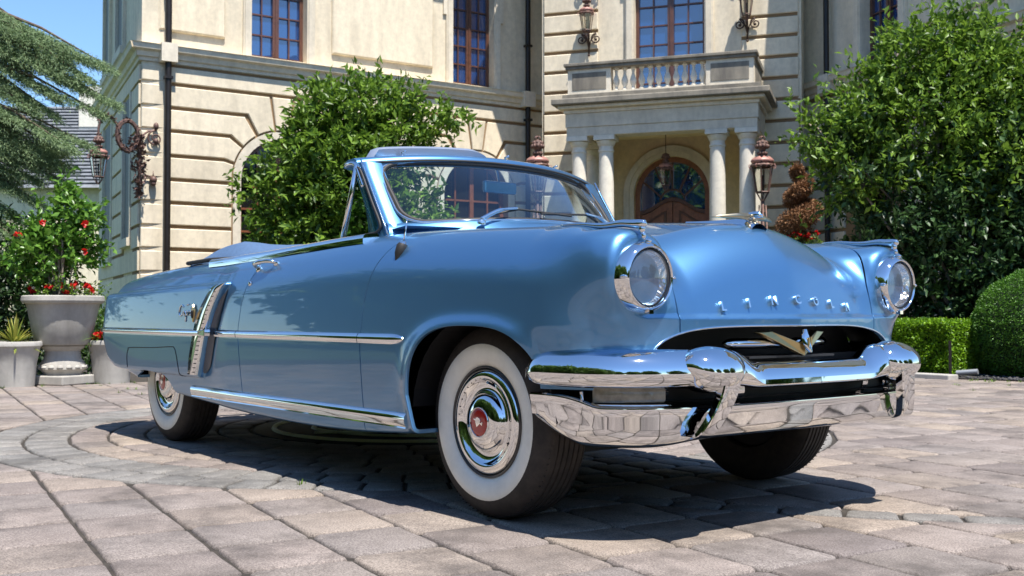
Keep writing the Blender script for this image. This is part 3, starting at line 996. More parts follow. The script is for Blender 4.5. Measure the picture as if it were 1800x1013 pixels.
# ---- portico
PO = 1.35
def column(u, o, z0=0.0, z1=4.27, r=.165):
    mb = MB()
    b = CW.p(u, o, 0)
    prof = [(r * 1.35, z0), (r * 1.35, z0 + .10), (r * 1.18, z0 + .16), (r * 1.05, z0 + .2), (r, z0 + .26)]
    for t in np.linspace(0, 1, 9): prof.append((r * (1 - .14 * t ** 1.6), z0 + .26 + (z1 - .32 - z0 - .26) * t))
    rt = r * .86
    prof += [(rt * 1.10, z1 - .31), (rt * 1.10, z1 - .28), (rt, z1 - .27), (rt, z1 - .20), (rt * 1.12, z1 - .19), (rt * 1.3, z1 - .13), (rt * 1.38, z1 - .10)]
    mb.lathe(prof, 32, b)
    mb.box(b + Vector((0, 0, z1 - .045)), (rt * 2.95, rt * 2.95, .09), CW.R)
    o = hp(mb.build('column', 'column', smooth=True, angle=38)); return o
for u in (1.16, 1.71, 3.89, 4.45): column(u, PO - .02)
for u in (1.16, 4.45): column(u, .22, r=.15)
mb = MB(); 
for (a, b, o0, o1) in ((.95, 4.66, PO - .20, PO + .17), (.95, 1.30, 0.0, PO - .20), (4.31, 4.66, 0.0, PO - .20)):
    CW.box(mb, a, b, o0, o1, 4.272, 4.45); CW.box(mb, a - (.02 if o1 > PO else 0), b + (.02 if o1 > PO else 0), o0, o1 + (.02 if o1 > PO else 0), 4.45, 4.72)
hp(mb.build('architrave', 'stone_trim', bevel=.008))
mb = MB(); CW.box(mb, 1.30, 4.31, 0.0, PO - .2, 4.40, 4.44); hp(mb.build('portico_ceiling', 'stucco_bounce'))
def slab(u0, u1, o1, z0, z1, mat, name, bev=.01):
    mb = MB(); CW.box(mb, u0, u1, 0.05, o1, z0, z1); return hp(mb.build(name, mat, bevel=bev))
slab(.90, 4.71, PO + .22, 4.722, 4.80, 'stone_trim', 'cornice_lower', .015)
slab(.80, 4.81, PO + .32, 4.802, 4.87, 'stone_trim', 'cornice_middle', .02)
slab(.70, 4.91, PO + .42, 4.872, 4.99, 'stone_old', 'cornice_upper', .02)
slab(.88, 4.73, PO + .24, 4.992, 5.10, 'stone_old', 'balcony_floor')
# balcony
bal = empty('balcony_parapet', (0, 0, 0)); bal.parent = house; bal.matrix_parent_inverse = hinv
def bp_(mb, name, mat, **k): o = mb.build(name, mat, **k); o.parent = bal; return o
for (a, b) in ((.97, 1.84), (3.70, 4.60)):
    mb = MB(); CW.box(mb, a, b, PO - .08, PO + .14, 5.102, 5.60)
    bp_(mb, 'pedestal', 'stone_trim')
    mb = MB(); CW.box(mb, a + .09, b - .09, PO + .141, PO + .15, 5.19, 5.53); bp_(mb, 'inset_panel', 'stone_old', bevel=.004)
for s, u in ((-1, .97), (1, 4.60)):
    mb = MB(); CW.box(mb, u if s < 0 else u - .22, u + .22 if s < 0 else u, 0.05, PO - .082, 5.102, 5.60); bp_(mb, 'side_parapet', 'stone_old')
mb = MB()
CW.box(mb, .93, 4.64, PO - .13, PO + .19, 5.602, 5.66); CW.box(mb, .90, 4.67, PO - .16, PO + .22, 5.66, 5.72)
CW.box(mb, .93, 1.22, .05, PO - .16, 5.602, 5.715); CW.box(mb, 4.35, 4.64, .05, PO - .16, 5.602, 5.715)
bp_(mb, 'handrail', 'stone_old', bevel=.01)
mb = MB(); CW.box(mb, 1.842, 3.698, PO - .06, PO + .12, 5.102, 5.15); bp_(mb, 'bottom_rail', 'stone_trim')
bprof = [(.055, 0), (.055, .03), (.03, .05), (.034, .08), (.062, .15), (.066, .19), (.05, .25), (.028, .31), (.024, .35), (.034, .38), (.03, .40), (.055, .42), (.055, .452)]
for k in range(11):
    mb = MB(); mb.lathe(bprof, 14, CW.p(1.93 + k * .169, PO + .03, 5.150)); bp_(mb, 'baluster', 'column', smooth=True, angle=40)
# ---- right wing
rw_up = (1.88, 2.95, 5.55, 9.2)
rw_dn = (1.62, 2.75, 0.5, 4.0)
wall_with_holes(RW, -1.5, 13.0, 0, 5.2, [[(rw_dn[0], rw_dn[2]), (rw_dn[1], rw_dn[2]), (rw_dn[1], rw_dn[3]), (rw_dn[0], rw_dn[3])]], 'banded_wall', 'groove', .28)
wall_with_holes(RW, -1.5, 13.0, 5.2, TOP, [[(rw_up[0], rw_up[2]), (rw_up[1], rw_up[2]), (rw_up[1], rw_up[3]), (rw_up[0], rw_up[3])]], 'wall', 'stucco', .28)
window(RW, *rw_up, rows=8); window(RW, *rw_dn, rows=6)
trim_frame(RW, rw_up[0], rw_up[1], 5.48, 9.2, w=.2)
for a, b in zip(zs, zs[1:]):
    z0, z1 = a + GW / 2, b - GW / 2
    if z1 > 5.2: continue
    for s0, s1 in (((-.4, 1.35), (3.05, 13.0)) if z1 < 4.2 else ((-.4, 13.0),)):
        mb = MB(); RW.prism(mb, [(s0, z0), (s1, z0), (s1, z1), (s0, z1)], 0, .045, .014); hp(mb.build('block', 'stucco'))
cornice(RW, -.5, 13.0, 5.46)
mb = MB(); RW.box(mb, .84, 1.14, 0, .27, 5.14, 5.50); hp(mb.build('cornice_block', 'stone_trim'))
mb = MB(); mb.tube([RW.p(.99, .16, 0), RW.p(.99, .16, 5.14)], .055, 12); mb.tube([RW.p(.99, .16, 5.5), RW.p(.99, .16, 9.4)], .055, 12); hp(mb.build('downpipe', 'pipe', smooth=True, angle=40))
mb = MB(); RW.prism(mb, [(3.6, 5.85), (7.5, 5.85), (7.5, 9.2), (3.6, 9.2)], 0, .06, .03); hp(mb.build('wall_panel', 'stucco'))
# roof slab with deep eaves (casts the shade line on the upper storey)
mb = MB()
LW.box(mb, -1.0, 10.4, -6, .98, TOP, TOP + .25); hp(mb.build('eaves', 'stone_trim'))
mb = MB(); CW.box(mb, -.5, 5.85, -6, .70, TOP + .26, TOP + .5); hp(mb.build('eaves', 'stone_trim'))
mb = MB(); RW.box(mb, -1.2, 13.5, -6, .95, TOP + .005, TOP + .24); hp(mb.build('eaves', 'stone_trim'))

# ---- neighbouring house roof on the left
nb = empty('neighbouring_house', (-37, 6, 0), 'distant house with pale slate gable roof seen past the left corner under the cedar branch', 'house')
def nbp(o): o.parent = nb; o.matrix_parent_inverse = Matrix.Translation((-37, 6, 0)).inverted(); return o
NB = Wall((-39.5, 3.0), 51.0)
mb = MB(); NB.box(mb, 0, 9, -7, 0, 0, 5.2); nbp(mb.build('wall', 'stucco'))
mb = MB(); mb.add([NB.p(-.3, .4, 5.1), NB.p(9, .4, 5.1), NB.p(9, -4.3, 8.8), NB.p(2.2, -4.3, 8.8), NB.p(-.3, -8, 5.1), NB.p(9, -8, 5.1)], [(0, 1, 2, 3), (3, 2, 5, 4), (0, 3, 4)]); rf = nbp(mb.build('roof', 'slate'))
mb = MB()
for k in range(1, 24):
    t = k / 24
    a = NB.p(-.3 + 2.5 * t, .4 - 4.7 * t, 5.1 + 3.7 * t + .02); b_ = NB.p(9, .4 - 4.7 * t, 5.1 + 3.7 * t + .02)
    d = Vector((0, 0, .03)); e = NB.n * .05
    mb.add([a + e, b_ + e, b_ + e + d, a + e + d, a - e + d, b_ - e + d], [(0, 1, 2, 3), (3, 2, 5, 4)])
o = mb.build('slate_courses', 'slate'); o.parent = nb; o.matrix_parent_inverse = Matrix.Translation((-37, 6, 0)).inverted(); o['kind'] = 'stuff'
mb = MB(); NB.box(mb, 5.6, 6.3, -3.6, -2.9, 7.5, 9.3); nbp(mb.build('chimney', 'column'))

# ------------------------------------------------------------------ LANTERNS
def lantern_parts(root, zc, s=1.0, hang=False):
    """six-sided lantern: glazed cage, petal roof, leafy crown; zc = bottom of the cage"""
    def P(mb, name, mat, **k): o = mb.build(name, mat, **k); o.parent = root; return o
    n = 6; w0, w1, h = .115 * s, .185 * s, .44 * s
    mb = MB()
    for k in range(n):
        a = 2 * PI * k / n
        c, d = math.cos(a), math.sin(a)
        a2 = 2 * PI * (k + 1) / n; c2, d2 = math.cos(a2), math.sin(a2)
        mb.tube([(w0 * c, w0 * d, zc), (w1 * c, w1 * d, zc + h)], .011 * s, 6)
        mb.tube([(w0 * c, w0 * d, zc), (w0 * c2, w0 * d2, zc)], .012 * s, 6)
        mb.tube([(w1 * c, w1 * d, zc + h), (w1 * c2, w1 * d2, zc + h)], .016 * s, 6)
        mb.tube([(w0 * c, w0 * d, zc), (.02 * s * c, .02 * s * d, zc - .16 * s)], .009 * s, 6)
    P(mb, 'cage', 'copper')
    mb = MB()
    for k in range(n):
        a = 2 * PI * k / n; a2 = 2 * PI * (k + 1) / n
        mb.add([(w0 * math.cos(a), w0 * math.sin(a), zc), (w0 * math.cos(a2), w0 * math.sin(a2), zc), (w1 * math.cos(a2), w1 * math.sin(a2), zc + h), (w1 * math.cos(a), w1 * math.sin(a), zc + h)], [(0, 1, 2, 3)])
    P(mb, 'glass', 'lantern_glass')
    mb = MB(); mb.tube([(0, 0, zc), (0, 0, zc + .25 * s)], .016 * s, 8); mb.ball((0, 0, zc + .27 * s), .028 * s, 6); P(mb, 'lamp_holder', 'copper_dark', smooth=True)
    mb = MB()
    zr = zc + h
    mb.lathe([(w1 * 1.06, zr), (w1 * 1.1, zr + .02 * s), (w1 * .75, zr + .09 * s), (.05 * s, zr + .17 * s)], 12)
    P(mb, 'roof', 'copper')
    mb = MB()
    for k in range(8):
        a = 2 * PI * k / 8 + .2
        base = Vector((math.cos(a) * w1 * .88, math.sin(a) * w1 * .88, zr + .055 * s)); tng = Vector((-math.sin(a), math.cos(a), 0)); out = Vector((math.cos(a), math.sin(a), 0))
        vs = []
        for i in range(7):
            t = i / 6; wd = math.sin(PI * min(1, t * .8 + .16)) * .08 * s
            p = base + Vector((0, 0, 1)) * (.12 * s * t) - out * (.06 * s * t * t) + out * .03 * s * math.sin(PI * t)
            vs += [p - tng * wd, p + out * .018 * s, p + tng * wd]
        fs = []
        for i in range(6):
            for q in (0, 1): fs.append((i * 3 + q, i * 3 + q + 1, i * 3 + q + 4, i * 3 + q + 3))
        mb.add(vs, fs)
        # curled hook below the petal
        hk = [base + out * (.05 * s + .03 * s * math.sin(t)) + Vector((0, 0, -.02 * s - .03 * s * (1 - math.cos(t)))) for t in np.linspace(0, 3.6, 7)]
        mb.tube(hk, .006 * s, 5)
    P(mb, 'petals', 'petal', smooth=True)
    mb = MB()
    zk = zr + .17 * s
    mb.lathe([(.045 * s, zk - .02), (.07 * s, zk + .02 * s), (.045 * s, zk + .06 * s), (.055 * s, zk + .12 * s), (.10 * s, zk + .17 * s), (.105 * s, zk + .21 * s), (.07 * s, zk + .27 * s), (.03 * s, zk + .30 * s), (0.001, zk + .31 * s)], 14)
    for ring_, zz, rr_ in ((10, .18, .10), (8, .24, .075), (8, .06, .065)):
        for k in range(ring_):
            a = 2 * PI * k / ring_
            mb.ball((math.cos(a) * rr_ * s, math.sin(a) * rr_ * s, zk + zz * s), .028 * s, 5, (1, 1, 1.3))
    if not hang:
        mb.ball((0, 0, zk + .345 * s), .022 * s, 5); 
        for k in range(5):
            a = 2 * PI * k / 5
            mb.tube([(math.cos(a) * .04 * s, math.sin(a) * .04 * s, zk + .27 * s), (math.cos(a) * .055 * s, math.sin(a) * .055 * s, zk + .33 * s), (math.cos(a) * .03 * s, math.sin(a) * .03 * s, zk + .36 * s)], .008 * s, 5)
    P(mb, 'crown', 'copper', smooth=True)
    return zk + .31 * s

def scroll(mb, c, ax1, ax2, r, turns=1.5, rad=.014, start=0.0):
    pts = []
    n = int(18 * turns)
    for i in range(n + 1):
        t = i / n; a = start + turns * 2 * PI * t; q = r * (1 - .82 * t)
        pts.append(Vector(c) + Vector(ax1) * (math.cos(a) * q) + Vector(ax2) * (math.sin(a) * q))
    mb.tube(pts, [rad * (1 - .3 * i / n) for i in range(n + 1)], 6)
    mb.ball(pts[-1], rad * 1.9, 5)

def post_lantern(x, y, label, ztop=4.07):
    t = empty('post_lantern', (x, y, 0), label, 'lantern', 'copper lanterns on posts beside the entrance')
    base = 3.03
    lantern_parts(t, base, 1.08)
    mb = MB()
    mb.tube([(0, 0, 0), (0, 0, base - .14)], [.05, .032], 10)
    for k in range(4):
        a = PI / 4 + k * PI / 2
        mb.tube([(math.cos(a) * .19, math.sin(a) * .19, 0), (math.cos(a) * .06, math.sin(a) * .06, base - .24)], .013, 6)
    for z in np.arange(.25, base - .3, .3):
        q = .19 - .13 * z / (base - .24)
        for k in range(4):
            a = PI / 4 + k * PI / 2; b = a + PI / 2
            mb.tube([(math.cos(a) * q, math.sin(a) * q, z), (math.cos(b) * q, math.sin(b) * q, z + .02)], .007, 5)
    o = mb.build('post', 'copper', smooth=True); o.parent = t
    return t
post_lantern(-9.51, 12.90, 'copper post lantern right of the entrance columns beside the brown topiary')
post_lantern(-12.13, 9.63, 'copper post lantern left of the portico with only its crown showing over the windscreen')

def wall_sconce(u, z, label):
    b = CW.p(u, .045, 0)
    t = empty('wall_lantern', (b.x, b.y, z), label, 'lantern', 'scrolled copper lanterns on the upper entrance wall')
    cd = CW.d; up = Vector((0, 0, 1)); n = CW.n
    e = empty('lamp', (0, 0, 0)); e.parent = t; e.location = n * .24
    # build lantern directly as sub-parts
    lantern_parts(e, -.28, .78)
    mb = MB()
    for s in (-1, 1):
        for (zz, st) in ((-.42, PI / 2), (.62, -PI / 2)):
            c = n * .06 + cd * (s * .16) + up * zz
            scroll(mb, c, cd * s, up * (1 if zz < 0 else 1), .115, 1.4, .017, st)
        mb.tube([n * .05 + up * -.62, n * .05 + cd * s * .04 + up * -.45, n * .06 + cd * s * .16 + up * -.31], .014, 6)
    mb.tube([n * .05 + up * -.74, n * .05 + up * .78], .018, 8)
    mb.tube([n * .05 + up * -.50, n * .15 + up * -.50, n * .24 + up * -.42], .015, 6)
    mb.ball(n * .05 + up * -.76, .028, 5)
    o = mb.build('bracket', 'copper_dark', smooth=True); o.parent = t
    return t
wall_sconce(1.04, 6.98, 'scrolled copper wall lantern left of the balcony window')
wall_sconce(4.33, 7.02, 'scrolled copper wall lantern right of the balcony window')

# hanging lantern in the porch
t = empty('hanging_lantern', tuple(CW.p(2.75, .55, 0)), 'grey metal lantern hanging on a rod in front of the arched door', 'lantern')
b_top = lantern_parts(t, 3.35, .72, hang=True)
mb = MB(); mb.tube([(0, 0, b_top - .05), (0, 0, 4.41)], .008, 6); o = mb.build('rod', 'copper_dark'); o.parent = t

# big scrolled bracket lantern on the left corner
t = empty('corner_lantern', (-16.50, 3.00, 0), 'large copper lantern hanging from a twisted leafy bracket on the building corner', 'lantern')
lantern_parts(t, 3.22, .82)
off = Vector((-16.50, 3.00, 0))
corner = Vector((-16.72, 3.84, 0)) - off
mb = MB()
Pc = Vector((-16.55, 3.76, 0)) - off     # rail along the corner, just outside it
arm = [Vector((0, 0, 3.95)), Vector((0, 0, 4.12)), Vector((.01, .05, 4.27)), Vector((0, .14, 4.34)), Vector((-.02, .24, 4.32)), Vector((-.03, .33, 4.20)), Vector((-.02, .36, 4.05)), Vector((0.0, .42, 3.82)), Vector((.0, .50, 3.72)), Vector((-.01, .58, 3.78)), Pc + Vector((0, -.02, 3.95))]
def spl(P, m=6):
    out = []
    for i in range(len(P) - 1):
        p0 = P[max(i - 1, 0)]; p1 = P[i]; p2 = P[i + 1]; p3 = P[min(i + 2, len(P) - 1)]
        for k in range(m):
            t_ = k / m
            out.append(.5 * ((2 * p1) + (p2 - p0) * t_ + (2 * p0 - 5 * p1 + 4 * p2 - p3) * t_ * t_ + (3 * p1 - p0 - 3 * p2 + p3) * t_ ** 3))
    out.append(P[-1]); return out
A = spl(arm)
mb.tube(A, .022, 8)
o = mb.build('bracket_arm', 'copper', smooth=True); o.parent = t
mb = MB()
rl = random.Random(9)
def leafy(mb, P, rad, n, size):
    for k in range(n):
        p = P[rl.randrange(len(P))] + Vector((rl.uniform(-1, 1), rl.uniform(-1, 1), rl.uniform(-1, 1))) * rad
        d = Vector((rl.uniform(-1, 1), rl.uniform(-1, 1), rl.uniform(-.6, 1))).normalized(); e = d.orthogonal().normalized()
        f = d.cross(e); s_ = size * rl.uniform(.6, 1.3)
        mb.add([p, p + d * s_ * .5 + e * s_ * .32 + f * .01, p + d * s_ * 1.1 + f * .02 * rl.uniform(-1, 1), p + d * s_ * .5 - e * s_ * .32 + f * .01, p + d * s_ * .5 + f * s_ * .22], [(0, 1, 4), (1, 2, 4), (2, 3, 4), (3, 0, 4)])
ringp = [Vector((-.0, .52 + .19 * math.cos(a), 4.02 + .27 * math.sin(a))) for a in np.linspace(0, 2 * PI, 26)]
mb.tube(ringp, .042, 6, caps=False)
leafy(mb, ringp, .03, 230, .055)
leafy(mb, A[8:], .025, 170, .055)
stem = [Pc + Vector((0, 0, z)) for z in np.linspace(2.95, 4.0, 14)]
mb.tube(stem, .03, 6)
for i, q in enumerate(stem): 
    leafy(mb, [q], .03 + .08 * max(0, math.sin(i / 13 * PI)), 20, .075)
leafy(mb, [Pc + Vector((0, -.05, 3.90))], .13, 130, .07)
o = mb.build('leafwork', 'copper'); o.parent = t
mb = MB()
sc = LW.p(.26, .1, 4.03) - off
rr2 = [Pc + Vector((0, 0, 4.0)), LW.p(.1, .1, 4.16) - off, LW.p(.24, .1, 4.19) - off]
mb.tube(spl(rr2), .018, 6)
scroll(mb, LW.p(.235, .1, 4.04) - off, LW.d, Vector((0, 0, 1)), .15, 1.6, .018, PI / 2)
mb.ball(LW.p(.25, .1, 4.27) - off, .05, 6, (1, 1, 1.5)); 
mb.ball(LW.p(.25, .1, 3.99) - off, .05, 6)
o = mb.build('wall_scrolls', 'copper', smooth=True); o.parent = t
mb = MB()
mb.ball(LW.p(.20, .12, 3.26) - off, .085, 8, (1, .8, .9)); mb.ball(LW.p(.20, .14, 3.19) - off, .05, 6)
mb.tube([LW.p(.20, .12, 3.3) - off, LW.p(.20, .12, 3.44) - off], [.02, .002], 6)
mb.tube(spl([Pc + Vector((0, 0, 3.22)), LW.p(.06, .1, 3.34) - off, LW.p(.2, .1, 3.3) - off]), .016, 6)
o = mb.build('rosette', 'copper', smooth=True); o.parent = t
# ------------------------------------------------------------------ PLANTS
def unit(v): return v / np.maximum(np.linalg.norm(v, axis=-1, keepdims=True), 1e-9)

def leaves_at(P, D, L, W, rng, droop=0.25):
    """rhombus leaves: base points P, directions D, length L, width W -> verts, tris"""
    n = len(P)
    up = unit(rng.normal(size=(n, 3)) * .8 + np.array([0, 0, 1.0]))
    S = unit(np.cross(D, up)); N = np.cross(S, D)
    L = np.asarray(L).reshape(-1, 1); W = np.asarray(W).reshape(-1, 1)
    mid = P + D * L * .45
    tip = P + D * L - N * L * droop * .5
    a = mid + S * W * .5 + N * W * .15; b = mid - S * W * .5 + N * W * .15
    V = np.stack([P, a, tip, b], 1).reshape(-1, 3)
    i = np.arange(n)[:, None] * 4
    F = np.concatenate([np.concatenate([i, i + 1, i + 2], 1), np.concatenate([i, i + 2, i + 3], 1)], 0)
    return V, F

def crown(name, blobs, n_twigs, per, size, mat, parent=None, seed=1, shell=.55, twig=.22, spread=.9, asp=.45, updir=.35, shoots=.14):
    rng = np.random.default_rng(seed)
    C = np.array([b[0] for b in blobs], float); R = np.array([b[1] for b in blobs], float)
    Rz = np.array([(b[2] if len(b) > 2 else b[1]) for b in blobs], float)
    w = R ** 2; w /= w.sum()
    k = rng.choice(len(blobs), n_twigs, p=w)
    d = unit(rng.normal(size=(n_twigs, 3)))
    rad = (shell + (1 - shell) * rng.random(n_twigs) ** .6)
    rad = np.where(rng.random(n_twigs) < .25, rng.random(n_twigs) ** .5 * rad, rad)
    base = C[k] + d * np.stack([R[k], R[k], Rz[k]], 1) * rad[:, None]
    tdir = unit(d + rng.normal(size=(n_twigs, 3)) * .5 + np.array([0, 0, updir]))
    tl = twig * (.5 + rng.random(n_twigs)) * np.where(rng.random(n_twigs) < shoots, 2.3, 1.0)
    tdir = np.where((rng.random(n_twigs) < shoots)[:, None], unit(tdir + np.array([0, 0, .8])), tdir)
    t = rng.random((n_twigs, per)) 
    P = base[:, None, :] + tdir[:, None, :] * (t * tl[:, None])[..., None] + rng.normal(size=(n_twigs, per, 3)) * size * .25
    D = unit(tdir[:, None, :] * .7 + rng.normal(size=(n_twigs, per, 3)) * spread + np.array([0, 0, .1]))
    P = P.reshape(-1, 3); D = D.reshape(-1, 3)
    L = size * (.65 + .6 * rng.random(len(P)))
    V, F = leaves_at(P, D, L, L * asp, rng)
    return np_mesh(name, V, F, mat, parent)

def limb_tree(name, loc, limbs, mat, parent, rnd, r0=.07):
    mb = MB()
    for (pts, r) in limbs:
        mb.tube(spl([Vector(p) for p in pts], 4), list(np.linspace(r, r * .25, (len(pts) - 1) * 4 + 1)), 7)
    o = mb.build(name, mat, parent, smooth=True); return o

def P_(o, root):
    o.parent = root; o.matrix_parent_inverse = Matrix.Translation(root.location).inverted(); return o

def auto_limbs(base, blobs, n, rnd, r=.07, spread=.35):
    L = []
    for i in range(n):
        b = blobs[rnd.randrange(len(blobs))]
        c = Vector(b[0]) + Vector((rnd.uniform(-.5, .5), rnd.uniform(-.5, .5), rnd.uniform(-.3, .6))) * b[1]
        s = Vector(base) + Vector((rnd.uniform(-spread, spread), rnd.uniform(-spread, spread), 0)) * .6
        m = s.lerp(c, .5) + Vector((rnd.uniform(-.2, .2), rnd.uniform(-.2, .2), .25))
        L.append(([s, s.lerp(m, .5) + Vector((0, 0, .15)), m, c], r * rnd.uniform(.5, 1)))
    return L

M['leaf_low'] = leaf_mat('leaf_painted_shade', (0.014, 0.040, 0.012), (0.075, 0.150, 0.045), 0.28)  # lower-crown leaves, shade put into a darker leaf colour
def bushy_tree(label, base, blobs, ntw, per, size, mat, seed, cat='tree', twig=.22, bark='bark', limbs=9, r=.06, name='leafy_tree', dark=None, **kw):
    t = empty(name, base, label, cat)
    rnd = random.Random(seed)
    P_(crown('crown', blobs, ntw, per, size, mat, None, seed, twig=twig, **kw), t)
    mb = MB()
    for pts, rr_ in auto_limbs(base, blobs, limbs, rnd, r):
        mb.tube(spl(pts, 4), list(np.linspace(rr_, rr_ * .25, (len(pts) - 1) * 4 + 1)), 7)
    P_(mb.build('trunk', bark, smooth=True), t)
    return t

treeA = [((-12.0, 5.85, 4.15), .42), ((-12.45, 5.3, 4.0), .42), ((-11.6, 6.3, 4.0), .38), ((-11.3, 6.72, 3.85), .26), ((-12.25, 5.5, 3.55), .75), ((-11.75, 6.1, 3.45), .66),
         ((-12.62, 5.0, 3.1), .58), ((-12.1, 5.65, 2.8), .9), ((-12.8, 4.8, 2.55), .46), ((-12.45, 5.2, 2.3), .6), ((-13.2, 4.32, 2.82), .14), ((-12.38, 5.38, 4.32), .20), ((-11.87, 5.97, 4.36), .20),
         ((-11.6, 6.3, 4.28), .2), ((-11.05, 6.95, 3.95), .15), ((-12.2, 5.5, 1.6), .9), ((-12.85, 4.8, 1.9), .5), ((-11.6, 6.2, 2.2), .7), ((-12.6, 5.1, 1.0), .7)]
bushy_tree('bright green multi-stemmed tree against the left wing, behind the windscreen', (-12.3, 5.5, 0), treeA, 2200, 12, .145, 'leaf_a', 21, shoots=.03, twig=.26, limbs=14, r=.05, bark='bark_grey', asp=.42)
treeR = [((-4.47, 10.39, 4.45), .34), ((-4.77, 10.03, 4.05), .48), ((-4.28, 10.63, 4.0), .55), ((-3.9, 11.11, 3.6), .66), ((-5.1, 9.62, 3.5), .42), ((-4.58, 10.26, 3.24), .8), ((-4.0, 10.98, 2.7), .9),
         ((-5.45, 9.18, 3.1), .32), ((-5.2, 9.5, 2.75), .56), ((-4.68, 10.13, 2.16), .8), ((-4.1, 10.85, 1.7), .85), ((-4.97, 9.8, 1.75), .52), ((-4.6, 10.25, 1.2), .6), ((-3.92, 11.08, 1.0), .6), ((-5.6, 8.98, 3.3), .12),
         ((-3.5, 11.5, 3.2), .8), ((-3.3, 11.7, 2.2), .9), ((-4.3, 10.6, .6), .7), ((-5.0, 9.9, .9), .45), ((-4.2, 10.75, 4.6), .22), ((-5.0, 9.7, 1.3), .45), ((-3.6, 11.4, 4.2), .45)]
treeR = [((b[0][0], b[0][1], b[0][2]), b[1] * .93) for b in treeR]
tR = bushy_tree('tall green tree right of the entrance, dark below, overhanging the clipped hedge', (-4.3, 10.7, 0), [b for b in treeR if b[0][2] > 2.3], 2400, 12, .115, 'leaf_a', 33, twig=.28, limbs=18, r=.05, bark='bark_grey', asp=.45, shoots=.22)
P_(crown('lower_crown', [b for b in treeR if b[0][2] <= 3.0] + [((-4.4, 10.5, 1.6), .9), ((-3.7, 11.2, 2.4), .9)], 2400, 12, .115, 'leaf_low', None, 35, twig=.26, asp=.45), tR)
# cedar on the left: drooping needle sprays
def cedar():
    rng = np.random.default_rng(4)
    t = empty('cedar_tree', (-13.2, -1.6, 0), 'grey-green cedar with drooping needle branches at the far left, in front of the slate roof', 'tree')
    mb = MB(); base = Vector((-13.2, -1.6, 0))
    mb.tube([base, base + Vector((.1, 0, 3)), base + Vector((0, .1, 6.5))], [.28, .2, .08], 10)
    Vs = []; Fs = []; nv = 0
    branches = []
    # (start height, direction end, end height, width)
    ends = [((-11.05, 1.42, 3.98), 5.0), ((-11.0, 1.48, 3.5), 4.6), ((-11.15, 1.2, 3.8), 5.0), ((-11.35, .98, 4.05), 5.1), ((-11.6, .7, 4.38), 5.2), ((-11.85, .35, 4.5), 5.3), ((-11.5, .85, 3.6), 4.7), ((-11.7, .55, 3.95), 4.9), ((-11.45, .85, 3.35), 4.4), ((-11.9, .35, 3.3), 4.2),
            ((-11.3, 1.1, 3.72), 4.8), ((-11.42, .95, 2.86), 3.6), ((-11.55, .78, 2.7), 3.5), ((-11.15, 1.2, 2.95), 3.6), ((-11.75, .5, 3.02), 4.0), ((-11.4, .9, 2.5), 3.2), ((-11.6, .7, 2.2), 3.0), ((-11.8, .45, 2.5), 3.2), ((-11.75, .5, 1.8), 2.6), ((-11.55, .75, 1.6), 2.3),
            ((-12.1, .1, 4.1), 5.0), ((-12.1, .1, 2.9), 3.8), ((-12.0, .2, 2.1), 2.8), ((-11.9, .3, 1.4), 2.2), ((-12.0, .3, 3.7), 4.6), ((-11.3, 1.0, 2.66), 3.3)]
    rj = np.random.default_rng(2)
    ends = ends + [((e[0] + rj.uniform(-.25, .1), e[1] - abs(rj.uniform(-.35, .35)), e[2] + rj.uniform(-.2, .12)), h + rj.uniform(-.4, .3)) for e, h in ends]
    for k_ in range(12):
        a_ = math.radians(150 + 19 * k_); L_ = 2.4 - .05 * k_
        ends.append(((-13.15 + L_ * math.cos(a_), -1.55 + L_ * math.sin(a_), 1.9 + .32 * ((k_ * 5) % 9)), 2.6 + .34 * ((k_ * 5) % 9)))
    P = []; D = []
    for (e, h) in ends:
        e = np.array(e); s = np.array([-13.1, -1.5, h])
        m = (s + e) / 2 + np.array([0, 0, .35])
        pts = [Vector(s), Vector(s * .5 + m * .5 + np.array([0, 0, .1])), Vector(m), Vector(m * .5 + e * .5 + np.array([0, 0, .08])), Vector(e)]
        mb.tube(pts, [.05, .04, .03, .02, .006], 6)
        ax = unit((e - m)[None])[0]; side = unit(np.cross(ax, [0, 0, 1])[None])[0]
        for k in range(330):
            t_ = rng.random() ** .8
            if k % 4 == 0:
                q_ = .35 + .65 * rng.random(); p = s * (1 - q_) + m * q_; wdt = .55
            else:
                p = m * (1 - t_) + e * t_; wdt = .50 * (1 - t_ * .75)
            s_ = rng.uniform(-1, 1)
            L = wdt * abs(s_) * 1.0 + .06
            dirv = unit((side * s_ * .9 + ax * .75 + np.array([0, 0, rng.uniform(-.25, .12)]))[None])[0]
            # a spray: stem with short needles
            n = int(10 + 26 * L)
            tt = np.linspace(.05, 1, n)
            st = p + dirv * L * tt[:, None] + np.array([0, 0, -1]) * (tt[:, None] ** 2) * L * .28 + rng.normal(size=(n, 3)) * .02
            P.append(st); D.append(unit(dirv + rng.normal(size=(n, 3)) * .55))
    P = np.concatenate(P); D = np.concatenate(D)
    V, F = leaves_at(P, D, .062 * (.6 + .6 * rng.random(len(P))), .010, rng)
    P_(np_mesh('crown', V, F, 'leaf_cedar'), t)
    P_(mb.build('trunk', 'bark', smooth=True), t)
cedar()

